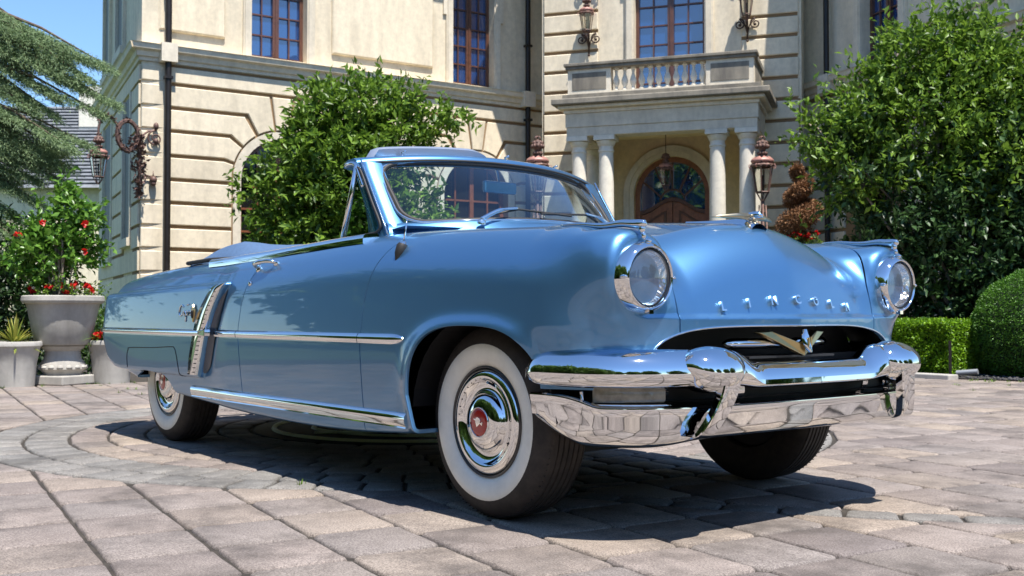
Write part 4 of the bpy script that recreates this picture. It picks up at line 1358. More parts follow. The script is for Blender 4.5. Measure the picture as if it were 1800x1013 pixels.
# clipped box hedge
def leafy_shell(name, Pf, n, size, mat, seed, parent=None, asp=.6):
    """Pf(rng, n) -> points, outward normals"""
    rng = np.random.default_rng(seed)
    P, N = Pf(rng, n)
    D = unit(N + rng.normal(size=(n, 3)) * .75)
    L = size * (.6 + .8 * rng.random(n))
    V, F = leaves_at(P - N * (rng.random((n, 1)) ** 1.5) * size * 2.0, D, L, L * asp, rng)
    return np_mesh(name, V, F, mat, parent)
hd = empty('box_hedge', (-4.4, 9.0, 0), 'low clipped box hedge in bright green running behind the car nose', 'hedge')
ha = np.array([-6.6, 9.15, 0.]); hb_ = np.array([-3.62, 8.92, 0.]); hdv = unit((hb_ - ha)[None])[0]; hn = np.array([hdv[1], -hdv[0], 0]); HL = np.linalg.norm(hb_ - ha)
HH = .66; HW = .75
def hedge_pts(rng, n):
    f = rng.random(n); a = rng.random(n); b = rng.random(n)
    wob = lambda x, z: .02 * np.sin(x * 9 + z * 7) + .015 * np.sin(x * 23 - z * 11)
    P = np.zeros((n, 3)); N = np.zeros((n, 3))
    m1 = f < .45; m2 = (f >= .45) & (f < .9); m3 = f >= .9
    P[m1] = ha + hdv * (a[m1] * HL)[:, None] + np.array([0, 0, 1]) * (b[m1] * HH)[:, None] + hn * wob(a[m1] * HL, b[m1])[:, None]; N[m1] = hn
    P[m2] = ha + hdv * (a[m2] * HL)[:, None] - hn * (b[m2] * HW)[:, None] + np.array([0, 0, HH]) + np.array([0, 0, 1]) * wob(a[m2] * HL, b[m2] * 3)[:, None]; N[m2] = [0, 0, 1]
    P[m3] = hb_ - hn * (a[m3] * HW)[:, None] + np.array([0, 0, 1]) * (b[m3] * HH)[:, None]; N[m3] = hdv
    return P, N
P_(leafy_shell('leaves', hedge_pts, 42000, .034, 'leaf_hedge', 5), hd)
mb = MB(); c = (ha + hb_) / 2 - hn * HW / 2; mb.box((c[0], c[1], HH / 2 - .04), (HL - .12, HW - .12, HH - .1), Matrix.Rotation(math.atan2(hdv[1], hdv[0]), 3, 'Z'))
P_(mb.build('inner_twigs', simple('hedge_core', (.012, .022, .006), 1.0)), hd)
# clipped ball
bc = np.array([-2.95, 9.95, .52]); br = np.array([.86, .86, .80])
bt = empty('clipped_ball_shrub', (bc[0], bc[1], 0), 'large round clipped evergreen shrub at the right edge beside the low hedge', 'shrub')
def ball_pts(rng, n):
    d = unit(rng.normal(size=(n, 3))); q = br * (1 + .012 * np.sin(d[:, :1] * 17) + .01 * np.sin(d[:, 2:] * 23 + d[:, 1:2] * 9))
    P = bc + d * q
    P[:, 2] = np.maximum(P[:, 2], .03)
    return P, d
P_(leafy_shell('leaves', ball_pts, 60000, .026, 'leaf_ball', 6, asp=.5), bt)
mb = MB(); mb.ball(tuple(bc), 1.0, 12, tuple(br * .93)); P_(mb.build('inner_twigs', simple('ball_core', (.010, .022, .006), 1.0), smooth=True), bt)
# small lamp at the bed
t = empty('garden_spotlight', (-3.52, 8.80, 0), 'small black post and grey spotlight on the gravel between hedge and round shrub', 'spotlight')
mb = MB(); mb.tube([(-.04, .02, 0), (-.04, .02, .44)], .018, 8); o = mb.build('post', 'pipe'); o.parent = t
mb = MB(); mb.tube([(.05, 0, .06), (.28, .06, .085)], .032, 12); o = mb.build('lamp_head', simple('grey_metal', (.35, .36, .37), .5, metal=.5), smooth=True, angle=40); o.parent = t

# ---- pots
def fluted(prof, n, o, flutes=0, amp=0.0):
    mb = MB(); mb.lathe(prof, n, o)
    return mb
def flowers(name, spots, parent, mat='flower_red', s=.035, seed=1):
    rng = np.random.default_rng(seed); P = []; D = []; L = []
    for p in spots:
        for k in range(9):
            P.append(p); D.append(rng.normal(size=3) * .7 + np.array([.35, -.35, .35])); L.append(s * rng.uniform(.8, 1.3))
    P = np.array(P); D = unit(np.array(D)); V, F = leaves_at(P, D, np.array(L), np.array(L) * .95, rng, .1)
    return np_mesh(name, V, F, mat, parent)
def flower_bed_on_pot(t, c, r, z, seed, n=26, h=.12, red=.75):
    rng = np.random.default_rng(seed)
    a = rng.random(n) * 2 * PI; q = np.sqrt(rng.random(n)) * r
    pts = np.stack([c[0] + q * np.cos(a), c[1] + q * np.sin(a), z + .03 + rng.random(n) * h], 1)
    o = crown('underplanting', [((c[0] + r * .55 * math.cos(k), c[1] + r * .55 * math.sin(k), z + .02), r * .5, .09) for k in np.linspace(0, 2 * PI, 7)[:-1]], 160, 7, .045, 'leaf_a', None, seed, twig=.07); P_(o, t)
    k = int(n * red)
    q = flowers('red_flowers', pts[:k], None, 'flower_red', .042, seed); q['kind'] = 'stuff'; P_(q, t)
    q = flowers('white_flowers', pts[k:], None, 'flower_mix', .028, seed + 1); q['kind'] = 'stuff'; P_(q, t)
# big urn on pedestal
ux, uy = -8.98, .25
t = empty('stone_urn', (ux, uy, 0), 'large pale stone urn on a carved pedestal, red flowers and tall hibiscus bush in it', 'planter')
mb = MB(); mb.lathe([(.40, .955), (.42, .945), (.425, .90), (.41, .875), (.375, .865), (.365, .83), (.33, .66), (.285, .44), (.27, .425), (0, .425)], 40, (ux, uy, 0)); mb.lathe([(.40, .955), (.35, .955), (.345, .90), (0, .90)], 40, (ux, uy, 0))
P_(mb.build('bowl', 'concrete', smooth=True, angle=35), t)
mb = MB(); mb.lathe([(.22, .425), (.23, .41), (.215, .385), (.18, .36), (.19, .28), (.235, .21), (.24, .165), (.20, .13), (.19, .10), (.0, .10)], 40, (ux, uy, 0))
for k in range(16):
    a = 2 * PI * k / 16; mb.ball((ux + .225 * math.cos(a), uy + .225 * math.sin(a), .185), .036, 6, (1, 1, .8))
P_(mb.build('pedestal', 'concrete', smooth=True, angle=35), t)
mb = MB(); mb.box((ux, uy, .05), (.54, .54, .098), Matrix.Rotation(.5, 3, 'Z')); P_(mb.build('plinth', 'concrete', bevel=.012), t)
mb = MB(); mb.lathe([(0, .91), (.35, .905)], 24, (ux, uy, 0)); P_(mb.build('soil', 'soil'), t)
flower_bed_on_pot(t, (ux, uy), .36, .95, 3, 34, .10)
hb2 = empty('hibiscus', (ux, uy, .9), 'leafy hibiscus bush with a few red blooms growing in the large stone urn', 'shrub')
hbl = [((ux - .02, uy + .0, 1.48), .27), ((ux - .1, uy - .22, 1.32), .22), ((ux + .05, uy + .18, 1.5), .20), ((ux, uy + .04, 1.80), .20), ((ux - .02, uy + .02, 2.10), .09), ((ux - .1, uy - .18, 1.62), .18), ((ux + .05, uy + .22, 1.85), .11), ((ux - .15, uy - .36, 1.35), .15)]
P_(crown('crown', hbl, 430, 8, .085, 'leaf_hib', None, 8, twig=.12, asp=.55, shell=.45), hb2)
mb = MB()
for pts, r_ in auto_limbs((ux, uy, .92), hbl, 12, random.Random(4), .018, .12): mb.tube(spl(pts, 4), list(np.linspace(r_, r_ * .4, 13)), 6)
P_(mb.build('stems', 'bark_grey', smooth=True), hb2)
cam3 = np.array([3.17, -3.25, .75])
def toward(p, d=.25): p = np.array(p); v = cam3 - p; return p + v / np.linalg.norm(v) * d
for i_, p_ in enumerate([(ux - .1, uy - .2, 1.75), (ux, uy + .22, 1.75), (ux + .05, uy + .22, 1.45), (ux - .2, uy - .42, 1.62)]): P_(flowers('bloom', [toward(p_, .26)], None, 'flower_red', .045, 5 + i_), hb2)
# small pots
def tub(x, y, r, h, label):
    t = empty('stone_pot', (x, y, 0), label, 'planter')
    mb = MB(); mb.lathe([(0, .0), (r * .74, 0), (r * .80, h * .5), (r * .93, h * .86), (r * 1.0, h * .9), (r * 1.0, h * .97), (r * .97, h), (r * .85, h), (r * .84, h - .06), (0, h - .06)], 40, (x, y, 0))
    P_(mb.build('bowl', 'concrete', smooth=True, angle=35), t)
    mb = MB(); mb.lathe([(0, h - .05), (r * .84, h - .055)], 20, (x, y, 0)); P_(mb.build('soil', 'soil'), t)
    return t
t1 = tub(-8.90, -.26, .27, .47, 'grey stone pot at the left edge with yellow-striped grassy leaves')
def blades(name, c, n, L, mat, seed, w=.016):
    rng = np.random.default_rng(seed); V = []; F = []
    for k in range(n):
        a = rng.random() * 2 * PI; el = rng.uniform(.15, 1.35); l = L * rng.uniform(.6, 1.1)
        d = np.array([math.cos(a) * math.cos(el), math.sin(a) * math.cos(el), math.sin(el)]); s = np.array([-math.sin(a), math.cos(a), 0])
        b = len(V)
        for i in range(6):
            t_ = i / 5; p = np.array(c) + d * l * t_ + np.array([0, 0, -1]) * l * .35 * t_ ** 2 * (1.4 - el) ; ww = w * (1 - t_ ** 2) * (.6 + .8 * t_)
            V += [p - s * ww, p + s * ww]
        for i in range(5): F.append((b + 2 * i, b + 2 * i + 1, b + 2 * i + 3, b + 2 * i + 2))
    return np_mesh(name, np.array(V), np.array(F), mat)
g1 = empty('striped_grass', (-8.90, -.26, .45), 'spiky yellow and green striped plant in the left edge pot', 'plant'); P_(blades('leaf_blades', (-8.90, -.26, .43), 90, .34, 'leaf_yellow', 2), g1)
t2 = tub(-8.85, .73, .26, .47, 'weathered grey pot between the urn and the car tail with red petunias')
flower_bed_on_pot(t2, (-8.85, .73), .23, .45, 9, 24, .10, .95)
g2 = empty('sword_fern', (-8.85, .73, .45), 'arching yellow-green fern rising from the pot beside the car tail', 'plant'); P_(blades('leaf_blades', (-8.82, .73, .47), 26, .42, 'leaf_hib', 4, .02), g2)
# background shrubs behind the pots
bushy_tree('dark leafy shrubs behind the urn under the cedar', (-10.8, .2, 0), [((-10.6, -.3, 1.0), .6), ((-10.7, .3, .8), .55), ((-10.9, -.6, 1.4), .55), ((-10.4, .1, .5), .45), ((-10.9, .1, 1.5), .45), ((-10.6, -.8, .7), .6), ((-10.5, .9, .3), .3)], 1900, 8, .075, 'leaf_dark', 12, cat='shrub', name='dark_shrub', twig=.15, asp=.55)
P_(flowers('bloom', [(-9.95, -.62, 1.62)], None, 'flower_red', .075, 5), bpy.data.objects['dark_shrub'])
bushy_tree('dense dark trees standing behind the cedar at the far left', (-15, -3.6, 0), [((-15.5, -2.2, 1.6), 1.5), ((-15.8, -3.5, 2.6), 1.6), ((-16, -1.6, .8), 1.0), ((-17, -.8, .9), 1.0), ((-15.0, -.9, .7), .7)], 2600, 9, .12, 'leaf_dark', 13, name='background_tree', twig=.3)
bushy_tree('dark low growth along the base of the left wing side wall', (-12.3, 1.2, 0), [((-12.4, 1.3, .35), .4), ((-13.4, 1.9, .4), .4), ((-11.6, .9, .3), .35), ((-14.4, 2.4, .5), .5)], 700, 8, .07, 'leaf_b', 14, cat='shrub', name='low_shrub', twig=.12)

# spiral topiary and its flowers
t = empty('spiral_topiary', (-8.45, 12.62, 0), 'withered brown spiral topiary between the post lantern and the right tree', 'topiary')
def spiral_pts(rng, n):
    s = rng.random(n); th = s * 2.35 * 2 * PI + 2.2
    R0 = .15 * (1 - s) + .06; rt = .165 * (1 - s) + .105
    z = 2.22 + s * 1.12
    c = np.stack([-8.45 + R0 * np.cos(th), 12.62 + R0 * np.sin(th), z], 1)
    d = unit(rng.normal(size=(n, 3)))
    return c + d * rt[:, None] * np.array([1, 1, .82]), d
P_(leafy_shell('foliage', spiral_pts, 20000, .045, 'leaf_brown', 7, asp=.4), t)
rngt = np.random.default_rng(3)
Pg, Ng = spiral_pts(rngt, 900); selg = (Ng[:, 0] + Ng[:, 1] > .9) & (Pg[:, 2] < 2.95); Vg, Fg = leaves_at(Pg[selg], Ng[selg], .05, .025, rngt); q = np_mesh('green_tips', Vg, Fg, 'leaf_b'); q['kind'] = 'stuff'; P_(q, t)
mb = MB(); mb.tube([(-8.45, 12.62, 0.6), (-8.45, 12.62, 3.2)], .03, 8); P_(mb.build('trunk', 'bark'), t)
t = tub(-8.45, 12.62, .42, 1.95, 'tall stone planter holding the spiral topiary and red flowers, hidden behind the fender')
flower_bed_on_pot(t, (-8.45, 12.62), .36, 2.0, 15, 40, .16, .7)
# trees across the drive, seen only mirrored in the paint and chrome
base_ = None
lab = 'broadleaf tree on the lawn across the drive'
spots = [(26, -20, 8), (30, -10, 9), (32, 2, 8), (28, 12, 7.5), (16, -30, 9), (22, 20, 8), (36, -22, 10), (34, 18, 9), (24, -30, 9), (10, -24, 10),
         (4, -19, 9), (-1, -17.5, 8.5), (-6, -17, 9.5), (-11, -17, 9), (-16, -16, 9.5), (-21, -15, 9), (1.5, -23, 11), (-8.5, -22, 12), (-14, -21, 11)]
for i, (x, y, h) in enumerate(spots):
    if base_ is None:
        base_ = empty('lawn_tree', (0, 0, 0), lab, 'tree', 'trees on the lawn across the drive')
        bl = [((math.cos(a) * 2.0, math.sin(a) * 2.0, 2.4 + 1.2 * ((k * 7) % 3)), 1.9) for k, a in enumerate(np.linspace(0, 2 * PI, 8)[:-1])] + [((0, 0, 6.2), 2.2), ((.8, .5, 4.5), 2.4), ((0, 0, 1.8), 2.4)]
        crown('crown', bl, 1700, 8, .5, 'leaf_b', base_, 40, twig=.7, asp=.6)
        mb = MB(); mb.tube([(0, 0, 0), (0, 0, 4)], [.3, .15], 8); mb.build('trunk', 'bark', base_)
        o = base_
    else: o = copy_tree(base_)
    o.location = (x, y, 0); o.scale = (h / 7.5,) * 3; o.rotation_euler = (0, 0, i * 1.3)
hz = np.random.default_rng(8)
# ------------------------------------------------------------------ CAR
def rmax(a, b, r, p=2.3):
    ua = np.maximum(a + r, 0); ub = np.maximum(b + r, 0)
    rd = (ua ** p + ub ** p) ** (1 / p) - r
    return np.where((a > -r) & (b > -r), rd, np.maximum(a, b))
def smin(a, b, k):
    h = np.clip(.5 + .5 * (b - a) / k, 0, 1)
    return b * (1 - h) + a * h - k * h * (1 - h)
def sstep(a, b, x):
    t = np.clip((x - a) / (b - a), 0, 1); return t * t * (3 - 2 * t)
class Spline:
    """natural-looking monotone-ish cubic through points"""
    def __init__(s, xs, ys):
        s.x = np.array(xs, float); s.y = np.array(ys, float)
        d = np.diff(s.y) / np.diff(s.x); m = np.zeros(len(xs)); m[1:-1] = (d[1:] * np.diff(s.x)[:-1] + d[:-1] * np.diff(s.x)[1:]) / (s.x[2:] - s.x[:-2]); m[0] = d[0]; m[-1] = d[-1]; s.m = m
    def __call__(s, q):
        q = np.clip(q, s.x[0], s.x[-1]); i = np.clip(np.searchsorted(s.x, q) - 1, 0, len(s.x) - 2)
        h = s.x[i + 1] - s.x[i]; t = (q - s.x[i]) / h
        return (2 * t ** 3 - 3 * t ** 2 + 1) * s.y[i] + (t ** 3 - 2 * t ** 2 + t) * h * s.m[i] + (-2 * t ** 3 + 3 * t ** 2) * s.y[i + 1] + (t ** 3 - t ** 2) * h * s.m[i + 1]
f_top = Spline([-4.5, -4.25, -4.05, -3.65, -3.2, -2.8, -2.35, -1.85, -1.4, -.97, -.69, -.28, .08, .40, .57, .69, .9], [.86, .925, .965, 1.005, 1.033, 1.048, 1.054, 1.064, 1.08, 1.095, 1.099, 1.090, 1.076, 1.060, 1.050, 1.040, 1.02])
f_bot = Spline([-4.2, -4.0, -3.87, -3.75, -3.5, -3.3, -3.0, -2.5, -.3, .3, .9], [.60, .54, .485, .435, .388, .356, .325, .292, .292, .36, .44])
f_hood = Spline([-1.0, -.55, -.2, .2, .5, .9], [1.16, 1.158, 1.145, 1.122, 1.100, 1.07])
f_deck = Spline([-4.6, -4.2, -3.6, -3.0, -2.4], [.80, .90, .99, 1.03, 1.04])
f_side = Spline([-4.5, -4.0, -3.4, -2.6, -1.6, -.6, 0.0, .4, .7], [.925, .943, .953, .957, .957, .957, .955, .948, .935])
def arch_f(x, z):
    """<0 inside the front wheel opening (rounded, squarish)"""
    ax = .385 - .33 * np.clip(.44 - z, 0, .3)
    up = (np.abs((x - .045) / .385) ** 2.7 + (np.maximum(z - .44, 0) / .272) ** 2.7) ** (1 / 2.7)
    return np.where(z > .44, (up - 1) * .30, np.abs(x - .045) - ax)
def arch_r(x, z):
    up = (np.abs((x + 3.10) / .42) ** 2.4 + (np.maximum(z - .10, 0) / .325) ** 2.4) ** (1 / 2.4)
    return np.where(z > .10, (up - 1) * .33, np.abs(x + 3.10) - .42)
def scoop_x(z): return np.interp(z, [.40, .425, .50, .58, .66, .75, .82, .87, .905], [-2.34, -2.33, -2.295, -2.262, -2.225, -2.175, -2.12, -2.07, -2.035])
def ridge_z(x): return np.interp(x, [-4.3, -3.9, -3.0, -2.1], [.855, .885, .905, .918])
HLx, HLy, HLz = .705, .730, .872
def body(x, w, z):
    # side surface: gentle tumblehome, tucked sill
    W = f_side(x) - .050 * np.maximum(z - .62, 0) ** 1.4 * 4.0 * .55 - .10 * np.maximum(.60 - z, 0) ** 2
    W = W - .05 * sstep(-3.2, -4.4, x) * np.maximum(.62 - z, 0) * 2.0
    # raised rear quarter
    bl = sstep(.014, -.012, z - ridge_z(x)) * sstep(.008, -.022, x - scoop_x(z)) * sstep(.395, .43, z)
    W0 = W - .010 * sstep(-2.0, -2.3, x); W = W0
    # wheel-arch flare
    W = W - .036 * sstep(.25, .50, x) * sstep(.72, .60, z)
    d = arch_f(x, z)
    W = W + .016 * np.exp(-(np.maximum(d, 0) / .038) ** 2) * (z > .25)
    a = w - W
    # fenders
    T = f_top(x) - .55 * (w - .775) ** 2 - .35 * np.maximum(w - .80, 0) ** 2 - .4 * np.maximum(.775 - w, 0) ** 2 * sstep(-.6, .2, x)
    b = (z - T)
    rs = .20
    fb = rmax(a, b, rs, 2.2)
    blz = rmax(rmax(w - (W0 + .036), z - ridge_z(x), .035, 2.2), x - scoop_x(z) - .012, .014)
    blz = rmax(blz, .415 - z, .02)
    fb = smin(fb, blz, .012)
    # blunt front of the fender and cheek
    xf = .672 + .10 * (.69 - w) * (w < .69) + .02 * sstep(.66, .60, z)
    c = x - xf - .0 * z
    fb = rmax(fb, c, .27, 2.15)
    # inner flank of the fender falls to the valley
    fb = rmax(fb, .50 - w, .10)
    # headlight pod
    k = np.clip((.69 - x) / .40, 0, 1.7)
    py = w - (HLy + .0 * k); pz = z - (.880 + .0 * k)
    rp = .146 + .05 * np.sin(PI * np.clip(k / 1.0, 0, 1)) - .065 * sstep(.8, 1.6, k)
    pr = (np.abs(py / .93) ** 2.15 + np.abs(pz / 1.04) ** 2.15) ** (1 / 2.15) - rp
    pod = rmax(pr, x - .697 + .05 * np.maximum(-pz, 0), .030)
    ins = .034 * sstep(.05, .6, k); pod = rmax(rmax(pod, a + .002 + ins, .04), b + ins, .04)
    pod = rmax(pod, .05 - x, .1)
    fb = smin(fb, pod, .06)
    # hood
    wc_ = np.sqrt(w * w + .0010) - .0316
    H = f_hood(x) - .40 * w ** 2 - .010 * wc_
    nx = .777 - .27 * np.maximum(z - .745, 0) + .22 * np.minimum(z - .745, 0) * 0 - .13 * wc_ - .03 * w ** 2 + .012 * sstep(.755, .735, z)
    hd = rmax(z - H, x - nx, .19, 2.2)
    hd = rmax(hd, w - .80, .12)
    hd = np.maximum(hd, -1.05 - x)
    # deck
    dk = rmax(z - (f_deck(x) - .12 * w ** 2), w - .85, .1)
    dk = np.maximum(dk, x + 2.3)
    # cockpit filler between the sides (trimmed away later)
    F = smin(fb, hd, .075)
    F = smin(F, dk, .05)
    mid = np.maximum(np.maximum(z - .9, w - .8), np.maximum(x - .3, -4.2 - x))
    F = np.minimum(F, mid)
    # tail
    tail = (-4.05 + .55 * np.maximum(.60 - z, 0) + .13 * np.maximum(z - .70, 0)) - x
    F = rmax(F, tail, .20, 2.2)
    # bottom
    F = rmax(F, f_bot(x) - z, .030)
    F = np.maximum(F, x - .80)
    return F

def grad(f, P, e=1.5e-3):
    g = np.zeros_like(P)
    for k in range(3):
        q = P.copy(); q[:, k] += e; p = P.copy(); p[:, k] -= e
        g[:, k] = (f(q[:, 0], q[:, 1], q[:, 2]) - f(p[:, 0], p[:, 1], p[:, 2])) / (2 * e)
    return g
def snap(f, P, it=4):
    for _ in range(it):
        v = f(P[:, 0], P[:, 1], P[:, 2]); g = grad(f, P); n2 = np.maximum((g ** 2).sum(1), .05)
        s = np.clip(v / n2, -.02, .02); P = P - g * s[:, None]
    return P
def surface_net(f, lo, hi, h):
    n = [int(math.ceil((hi[k] - lo[k]) / h)) + 1 for k in range(3)]
    ax = [lo[k] + h * np.arange(n[k]) for k in range(3)]
    G = np.empty(n, dtype=np.float32)
    for i in range(0, n[0], 40):
        X, Y, Z = np.meshgrid(ax[0][i:i + 40], ax[1], ax[2], indexing='ij')
        G[i:i + 40] = f(X, Y, Z)
    S = G < 0
    cnt = np.zeros([k - 1 for k in n], np.int16)
    for a in (0, 1):
        for b in (0, 1):
            for c in (0, 1): cnt += S[a:n[0] - 1 + a, b:n[1] - 1 + b, c:n[2] - 1 + c]
    act = (cnt > 0) & (cnt < 8)
    idx = -np.ones(act.shape, np.int64); ii = np.argwhere(act); idx[act] = np.arange(len(ii))
    acc = np.zeros((len(ii), 3)); num = np.zeros(len(ii))
    corners = [(a, b, c) for a in (0, 1) for b in (0, 1) for c in (0, 1)]
    for p in corners:
        for k in range(3):
            if p[k] == 0:
                q = list(p); q[k] = 1
                g0 = G[ii[:, 0] + p[0], ii[:, 1] + p[1], ii[:, 2] + p[2]]; g1 = G[ii[:, 0] + q[0], ii[:, 1] + q[1], ii[:, 2] + q[2]]
                m = (g0 < 0) != (g1 < 0)
                t = np.where(m, g0 / np.where(m, g0 - g1, 1), 0)
                pos = np.array(p, float)[None] + 0 * acc; pos[:, k] += t
                acc[m] += pos[m]; num[m] += 1
    V = np.array(lo)[None] + h * (ii + acc / num[:, None])
    quads = []
    for k in range(3):
        a, b = [(1, 2), (2, 0), (0, 1)][k]
        sl0 = [slice(1, n[q] - 1) for q in range(3)]; sl0[k] = slice(0, n[k] - 1)
        sl1 = list(sl0); sl1[k] = slice(1, n[k])
        s0 = S[tuple(sl0)]; s1 = S[tuple(sl1)]
        for flip, m in ((False, s0 & ~s1), (True, ~s0 & s1)):
            e = np.argwhere(m)
            for q in range(3):
                if q != k: e[:, q] += 1
            def cell(da, db):
                c = e.copy(); c[:, a] -= da; c[:, b] -= db; return idx[c[:, 0], c[:, 1], c[:, 2]]
            Q = np.stack([cell(1, 1), cell(0, 1), cell(0, 0), cell(1, 0)], 1)
            if flip: Q = Q[:, ::-1]
            quads.append(Q)
    Q = np.concatenate(quads); Q = Q[(Q >= 0).all(1)]
    return V, np.concatenate([Q[:, [0, 1, 2]], Q[:, [0, 2, 3]]])
def clip(V, T, s):
    """keep the part of the triangle mesh where s > 0"""
    pos = s > 0
    c = pos[T].sum(1)
    keep = T[c == 3]
    out = [keep]; newV = []; cache_keys = []
    part = T[(c == 1) | (c == 2)]
    if len(part):
        pp = pos[part]; one = pp.sum(1) == 1
        # rotate so that the odd vertex comes first
        odd = np.where(one[:, None], pp, ~pp); r = odd.argmax(1)
        R_ = np.stack([part[np.arange(len(part)), (r + k) % 3] for k in range(3)], 1)
        def cut(a, b):
            lo = np.minimum(a, b); hi = np.maximum(a, b); return lo, hi
        e1 = cut(R_[:, 0], R_[:, 1]); e2 = cut(R_[:, 0], R_[:, 2])
        keys = np.concatenate([e1[0] * 10 ** 8 + e1[1], e2[0] * 10 ** 8 + e2[1]])
        uk, inv = np.unique(keys, return_inverse=True)
        lo = uk // 10 ** 8; hi = uk % 10 ** 8
        t = s[lo] / (s[lo] - s[hi]); t = np.clip(t, .0, 1.0)
        NV = V[lo] + (V[hi] - V[lo]) * t[:, None]
        base = len(V); i1 = inv[:len(part)] + base; i2 = inv[len(part):] + base
        V = np.concatenate([V, NV])
        o = one
        out.append(np.stack([R_[o, 0], i1[o], i2[o]], 1))
        q = ~one
        out.append(np.stack([i1[q], R_[q, 1], R_[q, 2]], 1)); out.append(np.stack([i1[q], R_[q, 2], i2[q]], 1))
    T = np.concatenate(out)
    used = np.unique(T); mp = -np.ones(len(V), np.int64); mp[used] = np.arange(len(used))
    return V[used], mp[T]

car = empty('convertible_car', (0, 0, 0), 'light blue 1950s convertible with chrome bumpers and whitewall tyres, top folded down', 'car')

# metallic paint with a clear coat
def paint():
    m, nt, b = new_mat('blue_metallic_paint')
    n = noise(nt, 1500, 1, 0.5)
    r = ramp(nt, [(0.35, (0.080, 0.215, 0.43)), (0.65, (0.098, 0.250, 0.420))])
    nt.links.new(n.outputs['Fac'], r.inputs[0]); nt.links.new(r.outputs[0], b.inputs['Base Color'])
    b.inputs['Metallic'].default_value = 0.8
    b.inputs['Roughness'].default_value = 0.37
    b.inputs['Coat Weight'].default_value = 1.0
    b.inputs['Coat Roughness'].default_value = 0.025
    b.inputs['Coat IOR'].default_value = 1.5
    return m
M['paint'] = paint()
def chrome_mat():
    m, nt, b = new_mat('chrome')
    b.inputs['Base Color'].default_value = (0.80, 0.80, 0.80, 1); b.inputs['Metallic'].default_value = 1.0; b.inputs['Roughness'].default_value = 0.035
    n = noise(nt, 9, 2, 0.5)
    bp = nt.nodes.new('ShaderNodeBump'); bp.inputs['Strength'].default_value = 0.015; bp.inputs['Distance'].default_value = 0.006
    nt.links.new(n.outputs['Fac'], bp.inputs['Height']); nt.links.new(bp.outputs[0], b.inputs['Normal'])
    return m
M['chrome'] = chrome_mat()
M['gold'] = simple('gold_trim', (0.55, 0.41, 0.20), 0.28, metal=1.0)
M['champagne'] = simple('champagne_metal', (0.50, 0.42, 0.28), 0.35, metal=1.0)
M['black'] = simple('black_paint', (0.006, 0.006, 0.007), 0.6)
M['rubber'] = simple('rubber', (0.016, 0.015, 0.0145), 0.62)
def tyre_mat():
    m, nt, b = new_mat('tyre_rubber')
    n = noise(nt, 18, 5, .7); r = ramp(nt, [(.35, (.018, .015, .013)), (.7, (.048, .037, .030))])
    nt.links.new(n.outputs['Fac'], r.inputs[0]); nt.links.new(r.outputs[0], b.inputs['Base Color']); b.inputs['Roughness'].default_value = .7
    return m
M['tyre'] = tyre_mat()
M['white'] = simple('whitewall', (0.86, 0.835, 0.74), 0.5, var=.07, vscale=16)
M['red'] = simple('red_enamel', (0.42, 0.012, 0.01), 0.2, coat=.8)
M['cloth'] = simple('blue_top_cloth', (0.060, 0.115, 0.215), 0.75, var=.15, vscale=60, bump=.2, bscale=400)
M['vinyl'] = simple('blue_vinyl', (0.10, 0.19, 0.32), 0.45)
M['vinyl_white'] = simple('pale_vinyl', (0.45, 0.50, 0.56), 0.45)
M['carglass'] = glass_mat('tinted_windscreen', (0.76, 0.91, 0.95), 1.9)
M['sideglass'] = glass_mat('tinted_side_glass', (0.38, 0.55, 0.52), 1.4)

H_ = 0.0125
V0, T0 = surface_net(body, (-4.52, -.03, .24), (.86, 1.04, 1.24), H_)
V0 = snap(body, V0)
def lip_z(w): return .45 + .262 * np.maximum(1 - (np.abs(w) / .715) ** 4.5, 0) ** (1 / 4.5)
x_, w_, z_ = V0[:, 0], V0[:, 1], V0[:, 2]
def cutf(V, T, fn): return clip(V, T, fn(V[:, 0], V[:, 1], V[:, 2]))
V0, T0 = cutf(V0, T0, lambda x, w, z: w)
V0, T0 = cutf(V0, T0, lambda x, w, z: np.maximum(arch_f(x, z), .47 - w))
V0, T0 = cutf(V0, T0, lambda x, w, z: np.maximum(arch_r(x, z), .55 - w))
def cockpit(x, w, z):
    d = rmax(rmax(np.abs(x + 1.72) - .82, w - .765, .12), -w - 5, .1)
    return np.maximum(d, .93 - z)
V0, T0 = cutf(V0, T0, cockpit)
V0, T0 = cutf(V0, T0, lambda x, w, z: np.maximum.reduce([z - lip_z(w), w - .715, .25 - x]))
V0, T0 = cutf(V0, T0, lambda x, w, z: np.maximum(z - .505, .30 - x))

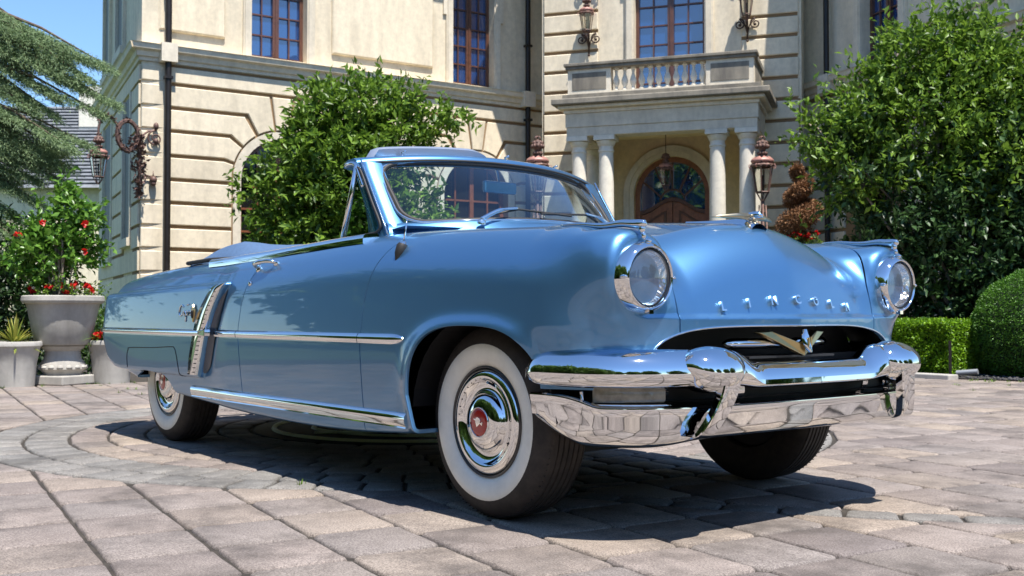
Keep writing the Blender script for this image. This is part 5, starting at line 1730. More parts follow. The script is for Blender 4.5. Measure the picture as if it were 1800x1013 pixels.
def xa(z): return np.interp(z, [.2, .366, .641, .80, .90, .96, 1.01, 1.05, 1.09, 1.3], [-.675, -.681, -.706, -.69, -.655, -.625, -.59, -.55, -.52, -.52])
def xb(z): return np.interp(z, [.2, .366, .661, .80, .90, .984, 1.05, 1.3], [-1.83, -1.84, -1.891, -1.87, -1.825, -1.771, -1.735, -1.72])
def wl(x, z): return np.interp(x, [-.55, .2, .45, .55, .62, .68, .73, .8], [.70, .70, .69, .655, .61, .575, .565, .56])
GP = .0037
def fold(V, T, N, depth=.016):
    """turn the open edges of a panel inwards"""
    E = np.sort(np.concatenate([T[:, [0, 1]], T[:, [1, 2]], T[:, [2, 0]]]), axis=1)
    D = np.concatenate([T[:, [0, 1]], T[:, [1, 2]], T[:, [2, 0]]])
    key = E[:, 0] * 10 ** 8 + E[:, 1]
    u, inv, c = np.unique(key, return_inverse=True, return_counts=True)
    b = D[c[inv] == 1]
    vs = np.unique(b); mp = -np.ones(len(V), np.int64); mp[vs] = np.arange(len(vs))
    base = len(V)
    # mean tangent direction per edge gives the flange normal
    nb = np.zeros((len(vs), 3)); 
    ed = V[b[:, 1]] - V[b[:, 0]]
    for k in (0, 1): np.add.at(nb, mp[b[:, k]], ed)
    out = unit(np.cross(unit(nb), N[vs]))
    edge0 = V[vs]; n0 = N[vs]
    mid = edge0 - n0 * .0018 + out * .0008
    low = edge0 - n0 * depth
    V2 = np.concatenate([V, mid, low]); N2 = np.concatenate([N, unit(out + n0 * .35), out])
    m = len(vs)
    a, c_ = b[:, 0], b[:, 1]
    A, B = mp[a] + base, mp[c_] + base
    F2 = [np.stack([c_, a, A], 1), np.stack([c_, A, B], 1), np.stack([B, A, A + m], 1), np.stack([B, A + m, B + m], 1)]
    return V2, np.concatenate([T] + F2), N2
def panel(name, sel, sides=(-1, 1), mat='paint', parent=None):
    """sel: list of scalar fields that must all be > 0"""
    V, T = V0, T0
    for s in sel:
        V, T = cutf(V, T, s)
        if len(T) == 0: print('empty panel', name); return []
    V = snap(body, V, 1) if False else V
    N = unit(grad(body, V, 2.5e-3))
    V, T, N = fold(V, T, N)
    res = []
    for sd_ in sides:
        Vc = V.copy(); Nc = N.copy(); Tc = T
        # orientation: surface_net winding checked against the gradient
        if sd_ < 0: Vc[:, 1] *= -1; Nc[:, 1] *= -1; Tc = T[:, ::-1]
        a, b, c = Vc[Tc[0, 0]], Vc[Tc[0, 1]], Vc[Tc[0, 2]]
        if np.dot(np.cross(b - a, c - a), Nc[Tc[0, 0]]) < 0: Tc = Tc[:, ::-1]
        res.append(np_mesh(name, Vc, Tc, mat, parent or car, normals=Nc))
    return res
def both(sel_name, sel, **k): return panel(sel_name, sel, **k)
def joined(name, sel, mat='paint'):
    """both halves of a centre panel as one mesh"""
    V, T = V0, T0
    for s in sel: V, T = cutf(V, T, s)
    N = unit(grad(body, V, 2.5e-3)); 
    # keep the seam free of a flange: fold, then drop flange faces lying on w = 0
    V2, T2, N2 = fold(V, T, N)
    onseam = (np.abs(V2[:, 1]) < 2e-3)
    nf = len(T)
    keep = np.ones(len(T2), bool); keep[nf:] = ~(onseam[T2[nf:]].sum(1) >= 2)
    T2 = T2[keep]
    a, b, c = V2[T2[0, 0]], V2[T2[0, 1]], V2[T2[0, 2]]
    if np.dot(np.cross(b - a, c - a), N2[T2[0, 0]]) < 0: T2 = T2[:, ::-1]
    Vm = V2.copy(); Vm[:, 1] *= -1; Nm = N2.copy(); Nm[:, 1] *= -1
    return np_mesh(name, np.concatenate([V2, Vm]), np.concatenate([T2, T2[:, ::-1] + len(V2)]), mat, car, normals=np.concatenate([N2, Nm]))
XH = -.52
out_front = lambda x, w, z: np.maximum(w - wl(x, z) - GP, .60 - z)       # outside the hood outline
fender = panel('front_fender', [lambda x, w, z: x - xa(z) - GP, lambda x, w, z: np.maximum(w - wl(x, z) - GP, -1), lambda x, w, z: w - .30])
door = panel('door', [lambda x, w, z: xa(z) - GP - x, lambda x, w, z: x - xb(z) - GP, lambda x, w, z: z - .364, lambda x, w, z: w - .5, lambda x, w, z: np.maximum(w - .70, -.9 - x)])
quarter = panel('rear_quarter', [lambda x, w, z: xb(z) - GP - x, lambda x, w, z: np.maximum(w - .66, z * 0 - 1), lambda x, w, z: np.maximum(z - .36, -2.6 - x)])
rocker = panel('sill', [lambda x, w, z: .360 - z, lambda x, w, z: w - .6, lambda x, w, z: x + 2.60, lambda x, w, z: xa(z) - GP - x])
hood = joined('hood', [lambda x, w, z: wl(x, z) - .0042 - w, lambda x, w, z: x - XH, lambda x, w, z: z - .55])
cowl = joined('cowl', [lambda x, w, z: .70 - w, lambda x, w, z: XH - .004 - x, lambda x, w, z: x + 1.0, lambda x, w, z: z - .95])
deck = joined('deck_lid', [lambda x, w, z: .656 - w, lambda x, w, z: -2.5 - x, lambda x, w, z: z - .55])
tailp = joined('lower_tail_panel', [lambda x, w, z: .656 - w, lambda x, w, z: -2.5 - x, lambda x, w, z: .546 - z])
# dark inner shell keeps daylight out of the gaps
Vi = V0 - unit(grad(body, V0)) * .017
Vm = Vi.copy(); Vm[:, 1] *= -1
np_mesh('inner_shell', np.concatenate([Vi, Vm]), np.concatenate([T0, T0[:, ::-1] + len(Vi)]), 'black', car)

def hitw(x, z, w0=1.05):      # side surface: w for given x, z
    x = np.atleast_1d(np.asarray(x, float)); z = np.atleast_1d(np.asarray(z, float)); lo = np.full(len(x), .45); hi = np.full(len(x), w0)
    for _ in range(26):
        m = (lo + hi) / 2; v = body(x, m, z); lo = np.where(v < 0, m, lo); hi = np.where(v < 0, hi, m)
    return (lo + hi) / 2
def hitx(w, z, a=.2, b=.9):
    w = np.atleast_1d(np.asarray(w, float)); z = np.atleast_1d(np.asarray(z, float)); lo = np.full(len(w), a); hi = np.full(len(w), b)
    for _ in range(26):
        m = (lo + hi) / 2; v = body(m, w, z); lo = np.where(v < 0, m, lo); hi = np.where(v < 0, hi, m)
    return (lo + hi) / 2
def hitz(x, w, a=.8, b=1.3):
    x = np.atleast_1d(np.asarray(x, float)); w = np.atleast_1d(np.asarray(w, float)); lo = np.full(len(x), a); hi = np.full(len(x), b)
    for _ in range(26):
        m = (lo + hi) / 2; v = body(x, w, m); lo = np.where(v < 0, m, lo); hi = np.where(v < 0, hi, m)
    return (lo + hi) / 2

def sweep(mb, pts, prof, nrm, closed_prof=False, caps=True):
    """prof: (out, up) pairs; pts path; nrm outward normals per point; 'up' is world z-ish"""
    vs = []; fs = []
    for i, p in enumerate(pts):
        t = (Vector(pts[min(i + 1, len(pts) - 1)]) - Vector(pts[max(i - 1, 0)])).normalized()
        N_ = Vector(nrm[i]); N_ = (N_ - t * N_.dot(t)).normalized(); B = t.cross(N_)
        if B.z < 0: B = -B
        pr = prof(i / (len(pts) - 1)) if callable(prof) else prof
        n = len(pr)
        for o, u in pr: vs.append(Vector(p) + N_ * o + B * u)
    for i in range(len(pts) - 1):
        for k in range(n if closed_prof else n - 1):
            fs.append((i * n + k, i * n + (k + 1) % n, (i + 1) * n + (k + 1) % n, (i + 1) * n + k))
    if caps: fs.append(tuple(range(n))); fs.append(tuple((len(pts) - 1) * n + k for k in range(n)))
    mb.add(vs, fs)
def half_round(h, d, n=8): return [(-.004, -h / 2)] + [(d * math.cos(a) , h / 2 * math.sin(a)) for a in np.linspace(-PI / 2, PI / 2, n)] + [(-.004, h / 2)]
# ---- side spear, in segments
def spear(x0, x1, h0, h1, d, name='side_molding', sdz=-1, zf=lambda x: .655, tip=False):
    xs = np.linspace(x0, x1, 40); zz = np.array([zf(x) for x in xs])
    ws = hitw(xs, zz); N_ = unit(grad(body, np.stack([xs, ws, zz], 1), 3e-3))
    res = []
    pts = [(x, sdz * w, z) for x, w, z in zip(xs, ws, zz)]; nn = [(n[0], sdz * n[1], n[2]) for n in N_]
    def prof(t):
        k = 1.0
        if tip and t > .72: k = math.sqrt(max(0.0004, 1 - ((t - .72) / .28) ** 2))
        h = (h0 + (h1 - h0) * t) * k
        r = d * k
        return [(-.004, -h / 2), (r * .75, -h / 2), (r, -h * .12), (r * .98, h * .1), (r * .55, h * .42), (-.004, h / 2)]
    mb = MB(); sweep(mb, pts, prof, nn)
    return mb.build(name, 'chrome', car, smooth=True, angle=50)
for sd_ in (-1, 1):
    spear(-3.98, -2.235, .032, .036, .016, sdz=sd_)
    spear(-2.165, -1.895, .036, .036, .014, sdz=sd_)
    spear(-1.888, -.710, .036, .042, .014, sdz=sd_)
    spear(-.702, -.375, .042, .044, .016, sdz=sd_, tip=True)
    # belt-line trims
    # sill trim: broad bright strip
    xs = np.linspace(-2.49, -.345, 30); zc = .338 + 0 * xs
    ws = hitw(xs, zc + .01)
    pts = [(x, sd_ * w, z) for x, w, z in zip(xs, ws, zc)]
    mb = MB(); sweep(mb, pts, [(-.006, -.032), (.004, -.031), (.008, -.029), (.006, -.024), (.008, -.021), (.010, -.016), (.015, .0), (.014, .018), (.004, .030), (-.006, .031)], [(0, sd_, 0)] * 30)
    mb.build('sill_trim', 'chrome', car, smooth=True, angle=45)

# ---- rear quarter scoop
for sd_ in (-1, 1):
    zz = np.concatenate([np.linspace(.425, .88, 30)])
    # outline of the bright band: trailing edge A, leading edge B
    mb = MB(); vs = []; fs = []
    n = 36
    zs_ = np.linspace(.43, .912, n)
    for i, z in enumerate(zs_):
        t = i / (n - 1)
        xe = float(scoop_x(z)) - .004
        xt = float(np.interp(z, [.43, .52, .61, .70, .776, .85, .895, .915], [-2.455, -2.435, -2.40, -2.365, -2.32, -2.24, -2.165, -2.08]))
        xe_ = xe
        xt = min(xt, xe - .02)
        # sample: trailing, mid, near edge, wrapped edge, inside
        for (x, off) in ((xt, .002), (xt + .010, .010), (xt * .5 + xe_ * .5, .013), (xe_ - .012, .012), (xe_ - .001, .002), (xe_ + .006, -.030)):
            w = float(hitw([min(x, float(scoop_x(z)) - .024)], [z])[0]) + off
            vs.append((x, sd_ * w, z))
    for i in range(n - 1):
        for k in range(5): fs.append((i * 6 + k, i * 6 + k + 1, (i + 1) * 6 + k + 1, (i + 1) * 6 + k))
    mb.add(vs, fs); s1 = mb.build('quarter_scoop', 'chrome', car, smooth=True, angle=60)
    # ribs
    mb = MB()
    for z in np.arange(.445, .87, .0235):
        xe = float(scoop_x(z)) - .004; w = float(hitw([xe - .03], [z])[0])
        mb.box((xe - .030, sd_ * (float(hitw([xe - .05], [z])[0]) + .0145), z), (.030, .004, .0035))
    o = mb.build('scoop_ribs', 'black'); o.parent = s1
    # intake slot in front of the band, its shadow put into a dark colour
    mb = MB(); vs = []; fs = []
    for i, z in enumerate(np.linspace(.44, .885, 24)):
        xe = float(scoop_x(z)); w = float(hitw([xe + .07], [z])[0])
        wt = .060 * math.sin(min(1, (1.02 - (z - .44) / .445) * 2.2) * PI / 2) * math.sin(min(1, (z - .43) / .06) * PI / 2) + .012
        for x, o_ in ((xe - .006, .030), (xe + .006, .020), (xe + wt * .5, .0065), (xe + wt, .0025)):
            vs.append((x, sd_ * (float(hitw([x + .03], [z])[0]) + (o_ if x < xe + .01 else o_)), z))
    for i in range(23):
        for k in range(3): fs.append((i * 4 + k, i * 4 + k + 1, i * 4 + k + 5, i * 4 + k + 4))
    mb.add(vs, fs); o = mb.build('scoop_slot_shadow', simple('slot_shadow_grey', (.045, .06, .085), .35, coat=.5), smooth=True); o.parent = s1
    # chrome bolt where the spear meets it
    mb = MB(); w = float(hitw([-2.26], [.655])[0])
    w = float(hitw([-2.26], [.655])[0])
    mb.add([(-2.27, sd_ * (w + .002), .640), (-2.27, sd_ * (w + .026), .642), (-2.27, sd_ * (w + .028), .668), (-2.27, sd_ * (w + .002), .673), (-2.165, sd_ * (w + .002), .636), (-2.165, sd_ * (w + .034), .638), (-2.165, sd_ * (w + .034), .674), (-2.165, sd_ * (w - .002), .678)], [(0, 1, 2, 3), (4, 5, 6, 7), (0, 1, 5, 4), (1, 2, 6, 5), (2, 3, 7, 6), (3, 0, 4, 7)])
    o = mb.build('scoop_clasp', 'chrome', bevel=.004); o.parent = s1
    # skirt panel outline
    sk = []
    for (x, z) in [(-3.42, .43), (-3.425, .50), (-3.40, .54), (-3.36, .552), (-3.0, .56), (-2.70, .572), (-2.655, .566), (-2.63, .54), (-2.59, .44), (-2.57, .41)]:
        sk.append(Vector((x, 0, z)))
    sk = spl(sk, 5); pts = [(p.x, sd_ * (float(hitw([p.x], [p.z])[0]) + .0), p.z) for p in sk]
    mb = MB(); mb.tube(pts, .0028, 6); mb.build('skirt_seam', 'black', car)
# ---- crest badge and script on the quarter
bx = -2.392
mb = MB(); w = float(hitw([bx], [.74])[0])
def crest(mb, x, w, z, s, sd_):
    pol = [(-.5, .7), (-.5, .35), (-.35, -.3), (0, -1), (.35, -.3), (.5, .35), (.5, .7), (.25, .62), (.2, .95), (0, 1.25), (-.2, .95), (-.25, .62)]
    vs = [(x + p[0] * s, sd_ * (w + .001), z + p[1] * s) for p in pol] + [(x + p[0] * s * .9, sd_ * (w + .009), z + p[1] * s * .9) for p in pol]
    n = len(pol); mb.add(vs, [tuple(range(n, 2 * n))] + [(k, (k + 1) % n, n + (k + 1) % n, n + k) for k in range(n)])
w = float(hitw([bx], [.74])[0])
for sd_ in (-1, 1):
    mb = MB(); crest(mb, bx, w, .752, .044, sd_); mb.build('crest_badge', 'gold', car)
    mb = MB(); crest(mb, bx, w + .006, .752, .022, sd_); mb.build('crest_inset', 'black', car)
# cursive strokes: C a p r i
    sc = [[(.052, .030), (.036, .042), (.010, .030), (.0, .0), (.012, -.018), (.040, -.012), (.052, .0)], [(.078, .004), (.062, .008), (.056, -.006), (.066, -.016), (.078, .004), (.080, -.014), (.092, -.006)], [(.094, .008), (.096, -.050)], [(.096, .002), (.110, .008), (.114, -.006), (.100, -.014)], [(.124, -.016), (.124, .008), (.134, .004)], [(.146, .008), (.146, -.014), (.158, -.008)], [(.148, .022), (.149, .024)], [(.10, .04), (.125, .046)]]
    mb = MB()
    for st in sc:
        P = []
        for (a, b) in st:
            x = bx - .205 + a * 1.05; z = .762 + b
            P.append(Vector((x, sd_ * (float(hitw([x], [z])[0]) + .003), z)))
        if len(P) > 2: P = spl(P, 5)
        mb.tube(P, .0036, 6)
    mb.build('script_badge', 'chrome', car, smooth=True)

# ---- wheels
def make_wheel():
    wh = bpy.data.objects.new('wheel', None); COL.objects.link(wh)
    ax = (0, -1, 0)
    R0 = .357; yo = -.105
    # tyre profile (radius, distance outward along -y)
    pr = [(.205, .075), (.208, .090), (.235, .104), (.265, .110), (.292, .108), (.318, .100), (.336, .088), (.346, .078), (.352, .068)]
    tread = []
    for k in range(6):
        a = .062 - k * .024
        tread += [(.356 - .002 * abs(k - 2.5) / 2.5, a), (.3565 - .002 * abs(k - 2.5) / 2.5, a - .016), (.349, a - .018), (.349, a - .022)]
    inn = [(.352, -.082), (.345, -.092), (.318, -.104), (.265, -.108), (.21, -.09), (.205, -.06)]
    mb = MB(); mb.lathe(pr + tread + inn, 72, (0, 0, 0), ax)
    o = mb.build('tyre', 'tyre', wh, smooth=True, angle=35)
    # fine sipes around the shoulder
    mb = MB()
    for k in range(96):
        a = 2 * PI * k / 96
        c = Vector((math.cos(a) * .3515, -.074, math.sin(a) * .3515))
        R_ = Matrix.Rotation(-a, 3, 'Y')
        mb.box(c, (.002, .010, .004), R_)
    o = mb.build('tread_nubs', 'tyre', wh); o['kind'] = 'stuff'
    mb = MB(); mb.lathe([(.206, .0895), (.2075, .0925), (.235, .1062), (.263, .1118), (.284, .1108), (.288, .1085)], 72, (0, 0, 0), ax)
    o = mb.build('whitewall', 'white', wh, smooth=True)
    mb = MB(); mb.lathe([(.207, .094), (.203, .099), (.198, .094), (.196, .080), (.15, .05)], 64, (0, 0, 0), ax); mb.build('rim', simple('rim_black', (.02, .02, .022), .3, coat=.5), wh, smooth=True)
    mb = MB(); mb.lathe([(.194, .086), (.193, .095), (.186, .100), (.176, .104), (.166, .1050), (.160, .1030), (.155, .0985), (.148, .0925), (.135, .086), (.122, .084), (.114, .0875), (.109, .095), (.105, .104), (.098, .112), (.085, .119), (.068, .1235), (.055, .125), (.0, .127)], 72, (0, 0, 0), ax)
    hc = mb.build('hubcap', 'chrome', wh, smooth=True, angle=60)
    mb = MB()
    for k in range(34):
        a = 2 * PI * k / 34
        c = Vector((math.cos(a) * .1600, -.1026, math.sin(a) * .1665)); mb.box(c, (.012, .0022, .0026), Matrix.Rotation(-a, 3, 'Y'))
        
    o = mb.build('hubcap_slots', 'black', None); o.parent = hc
    mb = MB(); mb.lathe([(.053, .123), (.052, .1280), (.040, .1300), (0, .132)], 36, (0, 0, 0), ax); o = mb.build('hub_medallion', 'red', None, smooth=True); o.parent = hc
    mb = MB(); mb.lathe([(.056, .1232), (.0555, .1285), (.0525, .129), (.0525, .125)], 36, (0, 0, 0), ax); o = mb.build('medallion_ring', 'chrome', None, smooth=True); o.parent = hc
    # winged knight-like crest simplified to a shield with crossbars
    mb = MB()
    sh = [(-.014, .012), (-.006, .018), (.006, .018), (.014, .012), (.012, -.004), (0, -.018), (-.012, -.004)]
    mb.add([(p[0], -.134, p[1]) for p in sh] + [(p[0], -.129, p[1]) for p in sh], [tuple(range(7))] + [(k, (k + 1) % 7, 7 + (k + 1) % 7, 7 + k) for k in range(7)])
    mb.box((-.019, -.132, .004), (.012, .004, .005)); mb.box((.019, -.132, .002), (.014, .004, .005)); mb.box((.026, -.132, .004), (.005, .004, .012))
    o = mb.build('medallion_crest', 'chrome', None); o.parent = hc
    mb = MB(); mb.tube([(.155, -.095, -.02), (.158, -.108, -.021)], .004, 6); o = mb.build('valve', 'black', None); o.parent = wh
    mb = MB(); mb.lathe([(.0, .02), (.2, .02), (.2, -.06), (0, -.06)], 32, (0, 0, 0), ax); mb.build('brake_drum', 'black', wh)
    return wh
w1 = make_wheel()
def place(o, x, y, rz=0.0, ry=0.0):
    o.parent = car; o.location = (x, y, .3555); o.rotation_euler = (0, ry, rz)
place(w1, 0.0, -.742, 0.0, .3)
w2 = copy_tree(w1); place(w2, -3.124, -.742, 0.0, 1.9)
w3 = copy_tree(w1); place(w3, 0.0, .742, PI, 1.1)
w4 = copy_tree(w1); place(w4, -3.124, .742, PI, 2.2)
# wheel wells and underside
mb = MB()
for cx_, cz_ in ((.045, .37), (-3.1, .40)):
    for sd_ in (-1, 1):
        arc = [(cx_ + .43 * math.cos(a), cz_ + .38 * math.sin(a)) for a in np.linspace(.05, PI - .05, 17)]
        n = len(arc); mb = MB()
        mb.add([(x, sd_ * .905, z) for x, z in arc] + [(x, sd_ * .50, z) for x, z in arc], [(k, k + 1, n + k + 1, n + k) for k in range(n - 1)] + [tuple(range(n, 2 * n))])
        mb.build('wheel_well', 'black', car)
mb = MB(); mb.box((-1.9, 0, .36), (4.4, 1.25, .04)); mb.box((-1.7, .35, .31), (3.9, .10, .09)); mb.box((-1.7, -.35, .31), (3.9, .10, .09)); mb.box((0, 0, .26), (.12, 1.3, .09)); mb.tube([(-3.12, -.6, .33), (-3.12, .6, .33)], .045, 8); mb.tube([(-.8, -.3, .27), (-3.4, -.42, .28), (-4.2, -.5, .33)], .028, 8); mb.ball((-3.12, 0, .33), .13, 8)
mb.build('chassis', 'black', car)

# ---- headlights
def lens_mat():
    m, nt, b = new_mat('clear_lens')
    out = nt.nodes['Material Output']
    tr = nt.nodes.new('ShaderNodeBsdfTransparent'); tr.inputs[0].default_value = (.93, .95, .96, 1)
    gl = nt.nodes.new('ShaderNodeBsdfGlossy'); gl.inputs['Roughness'].default_value = .02
    fr = facing_fresnel(nt, .09, 1.0)
    mx = nt.nodes.new('ShaderNodeMixShader'); nt.links.new(fr.outputs[0], mx.inputs[0]); nt.links.new(tr.outputs[0], mx.inputs[1]); nt.links.new(gl.outputs[0], mx.inputs[2])
    df = nt.nodes.new('ShaderNodeBsdfTranslucent'); df.inputs[0].default_value = (.85, .87, .9, 1)
    d2 = nt.nodes.new('ShaderNodeBsdfDiffuse'); d2.inputs[0].default_value = (.8, .82, .85, 1)
    m2 = nt.nodes.new('ShaderNodeMixShader'); m2.inputs[0].default_value = .05; nt.links.new(mx.outputs[0], m2.inputs[1]); nt.links.new(d2.outputs[0], m2.inputs[2])
    nt.links.new(m2.outputs[0], out.inputs[0]); nt.nodes.remove(b)
    return m
def reflector_mat():
    m, nt, b = new_mat('fluted_reflector')
    b.inputs['Base Color'].default_value = (.80, .81, .83, 1); b.inputs['Metallic'].default_value = 1.0; b.inputs['Roughness'].default_value = .14
    tc = nt.nodes.new('ShaderNodeTexCoord')
    w1_ = nt.nodes.new('ShaderNodeTexWave'); w1_.bands_direction = 'Y'; w1_.inputs['Scale'].default_value = 42; w1_.inputs['Distortion'].default_value = .8
    w2_ = nt.nodes.new('ShaderNodeTexWave'); w2_.bands_direction = 'Z'; w2_.inputs['Scale'].default_value = 11; w2_.inputs['Distortion'].default_value = .5
    nt.links.new(tc.outputs['Object'], w1_.inputs[0]); nt.links.new(tc.outputs['Object'], w2_.inputs[0])
    ad = nt.nodes.new('ShaderNodeMath'); ad.operation = 'ADD'; nt.links.new(w1_.outputs[1], ad.inputs[0]); nt.links.new(w2_.outputs[1], ad.inputs[1])
    bp = nt.nodes.new('ShaderNodeBump'); bp.inputs['Strength'].default_value = .55; bp.inputs['Distance'].default_value = .004
    nt.links.new(ad.outputs[0], bp.inputs['Height']); nt.links.new(bp.outputs[0], b.inputs['Normal'])
    return m
M['lens'] = lens_mat()
M['reflector'] = reflector_mat()
for sd_ in (-1, 1):
    hl = bpy.data.objects.new('headlight', None); COL.objects.link(hl); hl.parent = car; hl.location = (HLx, sd_ * HLy, HLz)
    ax = (1, 0, -.02)
    mb = MB(); mb.lathe([(.121, -.03), (.121, -.008), (.1195, .002), (.117, .012), (.112, .025), (.106, .034), (.101, .037), (.0975, .035), (.096, .028), (.096, .02)], 64, (0, 0, 0), ax); mb.ball((.018, 0, .118), .013, 8, (1.4, .8, .7)); mb.ball((.022, -.112, 0), .010, 8, (1.6, 1, .7)); mb.ball((.022, .112, 0), .010, 8, (1.6, 1, .7)); mb.box((.026, 0, -.112), (.02, .02, .014))
    mb.build('headlight_ring', 'chrome', hl, smooth=True, angle=60)
    mb = MB(); mb.lathe([(.0945, .026), (.092, .030), (.0895, .027)], 64, (0, 0, 0), ax); mb.build('lens_seal', 'black', hl, smooth=True)
    mb = MB(); mb.lathe([(.0915, .022), (.088, .030), (.06, .041), (.03, .046), (0.0005, .048)], 64, (0, 0, 0), ax)
    mb.build('lens', 'lens', hl, smooth=True)
    mb = MB(); mb.lathe([(.0915, .018), (.082, -.01), (.06, -.035), (.03, -.048), (0.0005, -.052)], 48, (0, 0, 0), ax); mb.build('reflector', 'reflector', hl, smooth=True)
    mb = MB(); 
    pass
    # fender crest ornament
    mb = MB()
    xs = np.concatenate([np.linspace(.34, .66, 20)]); zz = hitz(xs, np.full(20, .775)); 
    tip_ = []
    for i, (x, z) in enumerate(zip(xs, zz)):
        t = i / 19; tip_.append(((x, sd_ * (.765 - .02 * t), float(z) + .006 + .014 * t ** 2), .004 + .010 * t))
    pts = [p for p, r in tip_] + [(.700, sd_ * .738, 1.046), (.716, sd_ * .736, 1.046), (.722, sd_ * .736, 1.040)]; rad = [r for p, r in tip_] + [.016, .014, .006]
    mb.tube(pts, rad, 10)
    mb.ball((.705, sd_ * .736, 1.030), .012, 8, (1, 1, 1.4)); mb.ball((.712, sd_ * .736, 1.008), .009, 8, (1, 1, 1.6))
    mb.build('fender_spear', 'chrome', car, smooth=True)

# ---- bumper
def sp2(xs, ys): return Spline(xs, ys)
bpx = Spline([0, .25, .5, .65, .78, .87, .93, .955, .955], [0] * 9) if False else None
def bump_path(s):
    """plan path of the bumper for half length s in metres from the centre: (x, w)"""
    W_ = [0, .25, .5, .63, .72, .80, .858, .893, .905]; X_ = [.828, .822, .805, .780, .745, .690, .61, .48, .36]
    d = [0]
    for i in range(1, len(W_)): d.append(d[-1] + math.hypot(W_[i] - W_[i - 1], X_[i] - X_[i - 1]))
    return Spline(d, X_)(np.array([s]))[0], Spline(d, W_)(np.array([s]))[0], d[-1]
LEN = bump_path(0)[2]
def bumper_bar(name, profile, s0=None, n=121, off=0.0):
    mb = MB(); ss = np.linspace(-LEN if s0 is None else -s0, LEN if s0 is None else s0, n)
    rows = []
    for s in ss:
        x, w, _ = bump_path(abs(s)); x2, w2, _ = bump_path(min(abs(s) + .01, LEN)); x1, w1, _ = bump_path(max(abs(s) - .01, 0))
        t = Vector((x2 - x1, w2 - w1, 0)).normalized()
        if abs(s) < .012: t = Vector((0, 1, 0))
        nrm = Vector((t.y, -t.x, 0))
        sg = 1 if s >= 0 else -1
        pr = profile(abs(s) / LEN, w)
        rows.append([(x + nrm.x * o, sg * (w + nrm.y * o), z) for o, z in pr])
    m = len(rows[0]); vs = [p for r in rows for p in r]; fs = []
    for i in range(n - 1):
        for k in range(m): fs.append((i * m + k, i * m + (k + 1) % m, (i + 1) * m + (k + 1) % m, (i + 1) * m + k))
    fs.append(tuple(range(m))); fs.append(tuple((n - 1) * m + k for k in range(m)))
    mb.add(vs, fs)
    return mb
def superel(cx_, cz_, rx, rz, n=22, p=2.4, back=.6):
    pts = []
    for k in range(n):
        a = 2 * PI * k / n
        c, s = math.cos(a), math.sin(a)
        x = abs(c) ** (2 / p) * (1 if c > 0 else -back) * rx; z = abs(s) ** (2 / p) * (1 if s > 0 else -1) * rz
        pts.append((cx_ + x, cz_ + z))
    return pts
def up_prof(t, w):
    # the bar dips between the guards, swells outside them
    dip = float(sstep(.44, .30, w))                 # 1 in the middle
    zt = .640 - .050 * dip; zb = .512 - .012 * dip
    th = .062 - .010 * dip
    e = 1.0
    if t > .93: e = math.sqrt(max(.02, 1 - ((t - .93) / .07) ** 2)) * .5 + .5
    zt = .575 + (zt - .575) * e; zb = .575 + (zb - .575) * (e * .9 + .1)
    cz = (zt + zb) / 2
    pts = []
    H2 = (zt - zb) / 2
    # flat lower lip, rounded face
    raw = [(-.055, zt - .012), (-.030, zt - .002), (0.0, zt - .002), (.022, zt - .012), (.042, zt - .030), (.056, zt - .052), (.062, zt - .075), (.060, zb + .032), (.054, zb + .020), (.046, zb + .010), (.030, zb + .003), (.0, zb), (-.04, zb + .004), (-.055, zb + .03)]
    return [(a * (e * .7 + .3) * (1 - .12 * dip), z) for a, z in raw]
bumper = bumper_bar('upper', up_prof).build('upper_bumper_bar', 'chrome', car, smooth=True, angle=55)
def low_prof(t, w):
    k = float(sstep(.70, .90, t)); e = 1.0
    zt = .456 + .036 * float(sstep(.845, .90, w)); zb = .338 - .022 * float(sstep(.45, .75, w))
    # bottom outline sweeps up at the ends
    if t > .84: zb = zb + .075 * ((t - .84) / .16) ** 1.3
    return [(-.05, zt - .012), (-.02, zt), (.012, zt), (.020, zt - .006), (.021, zt - .016), (.016, zt - .035), (.010, zt - .075), (.006, zb + .045), (-.004, zb + .022), (-.022, zb + .007), (-.05, zb), (-.08, zb + .002), (-.05, zb + .02), (-.03, zb + .05), (-.012, zt - .05)]
lowb = bumper_bar('lower', low_prof).build('lower_bumper_bar', 'chrome', car, smooth=True, angle=45)
# end plates joining the two bars at the corners (the lamp opening sits inboard of them)
def end_prof(t, w): return [(-.02, .478), (.012, .480), (.019, .488), (.017, .500), (.024, .512), (.030, .520), (-.02, .520)]
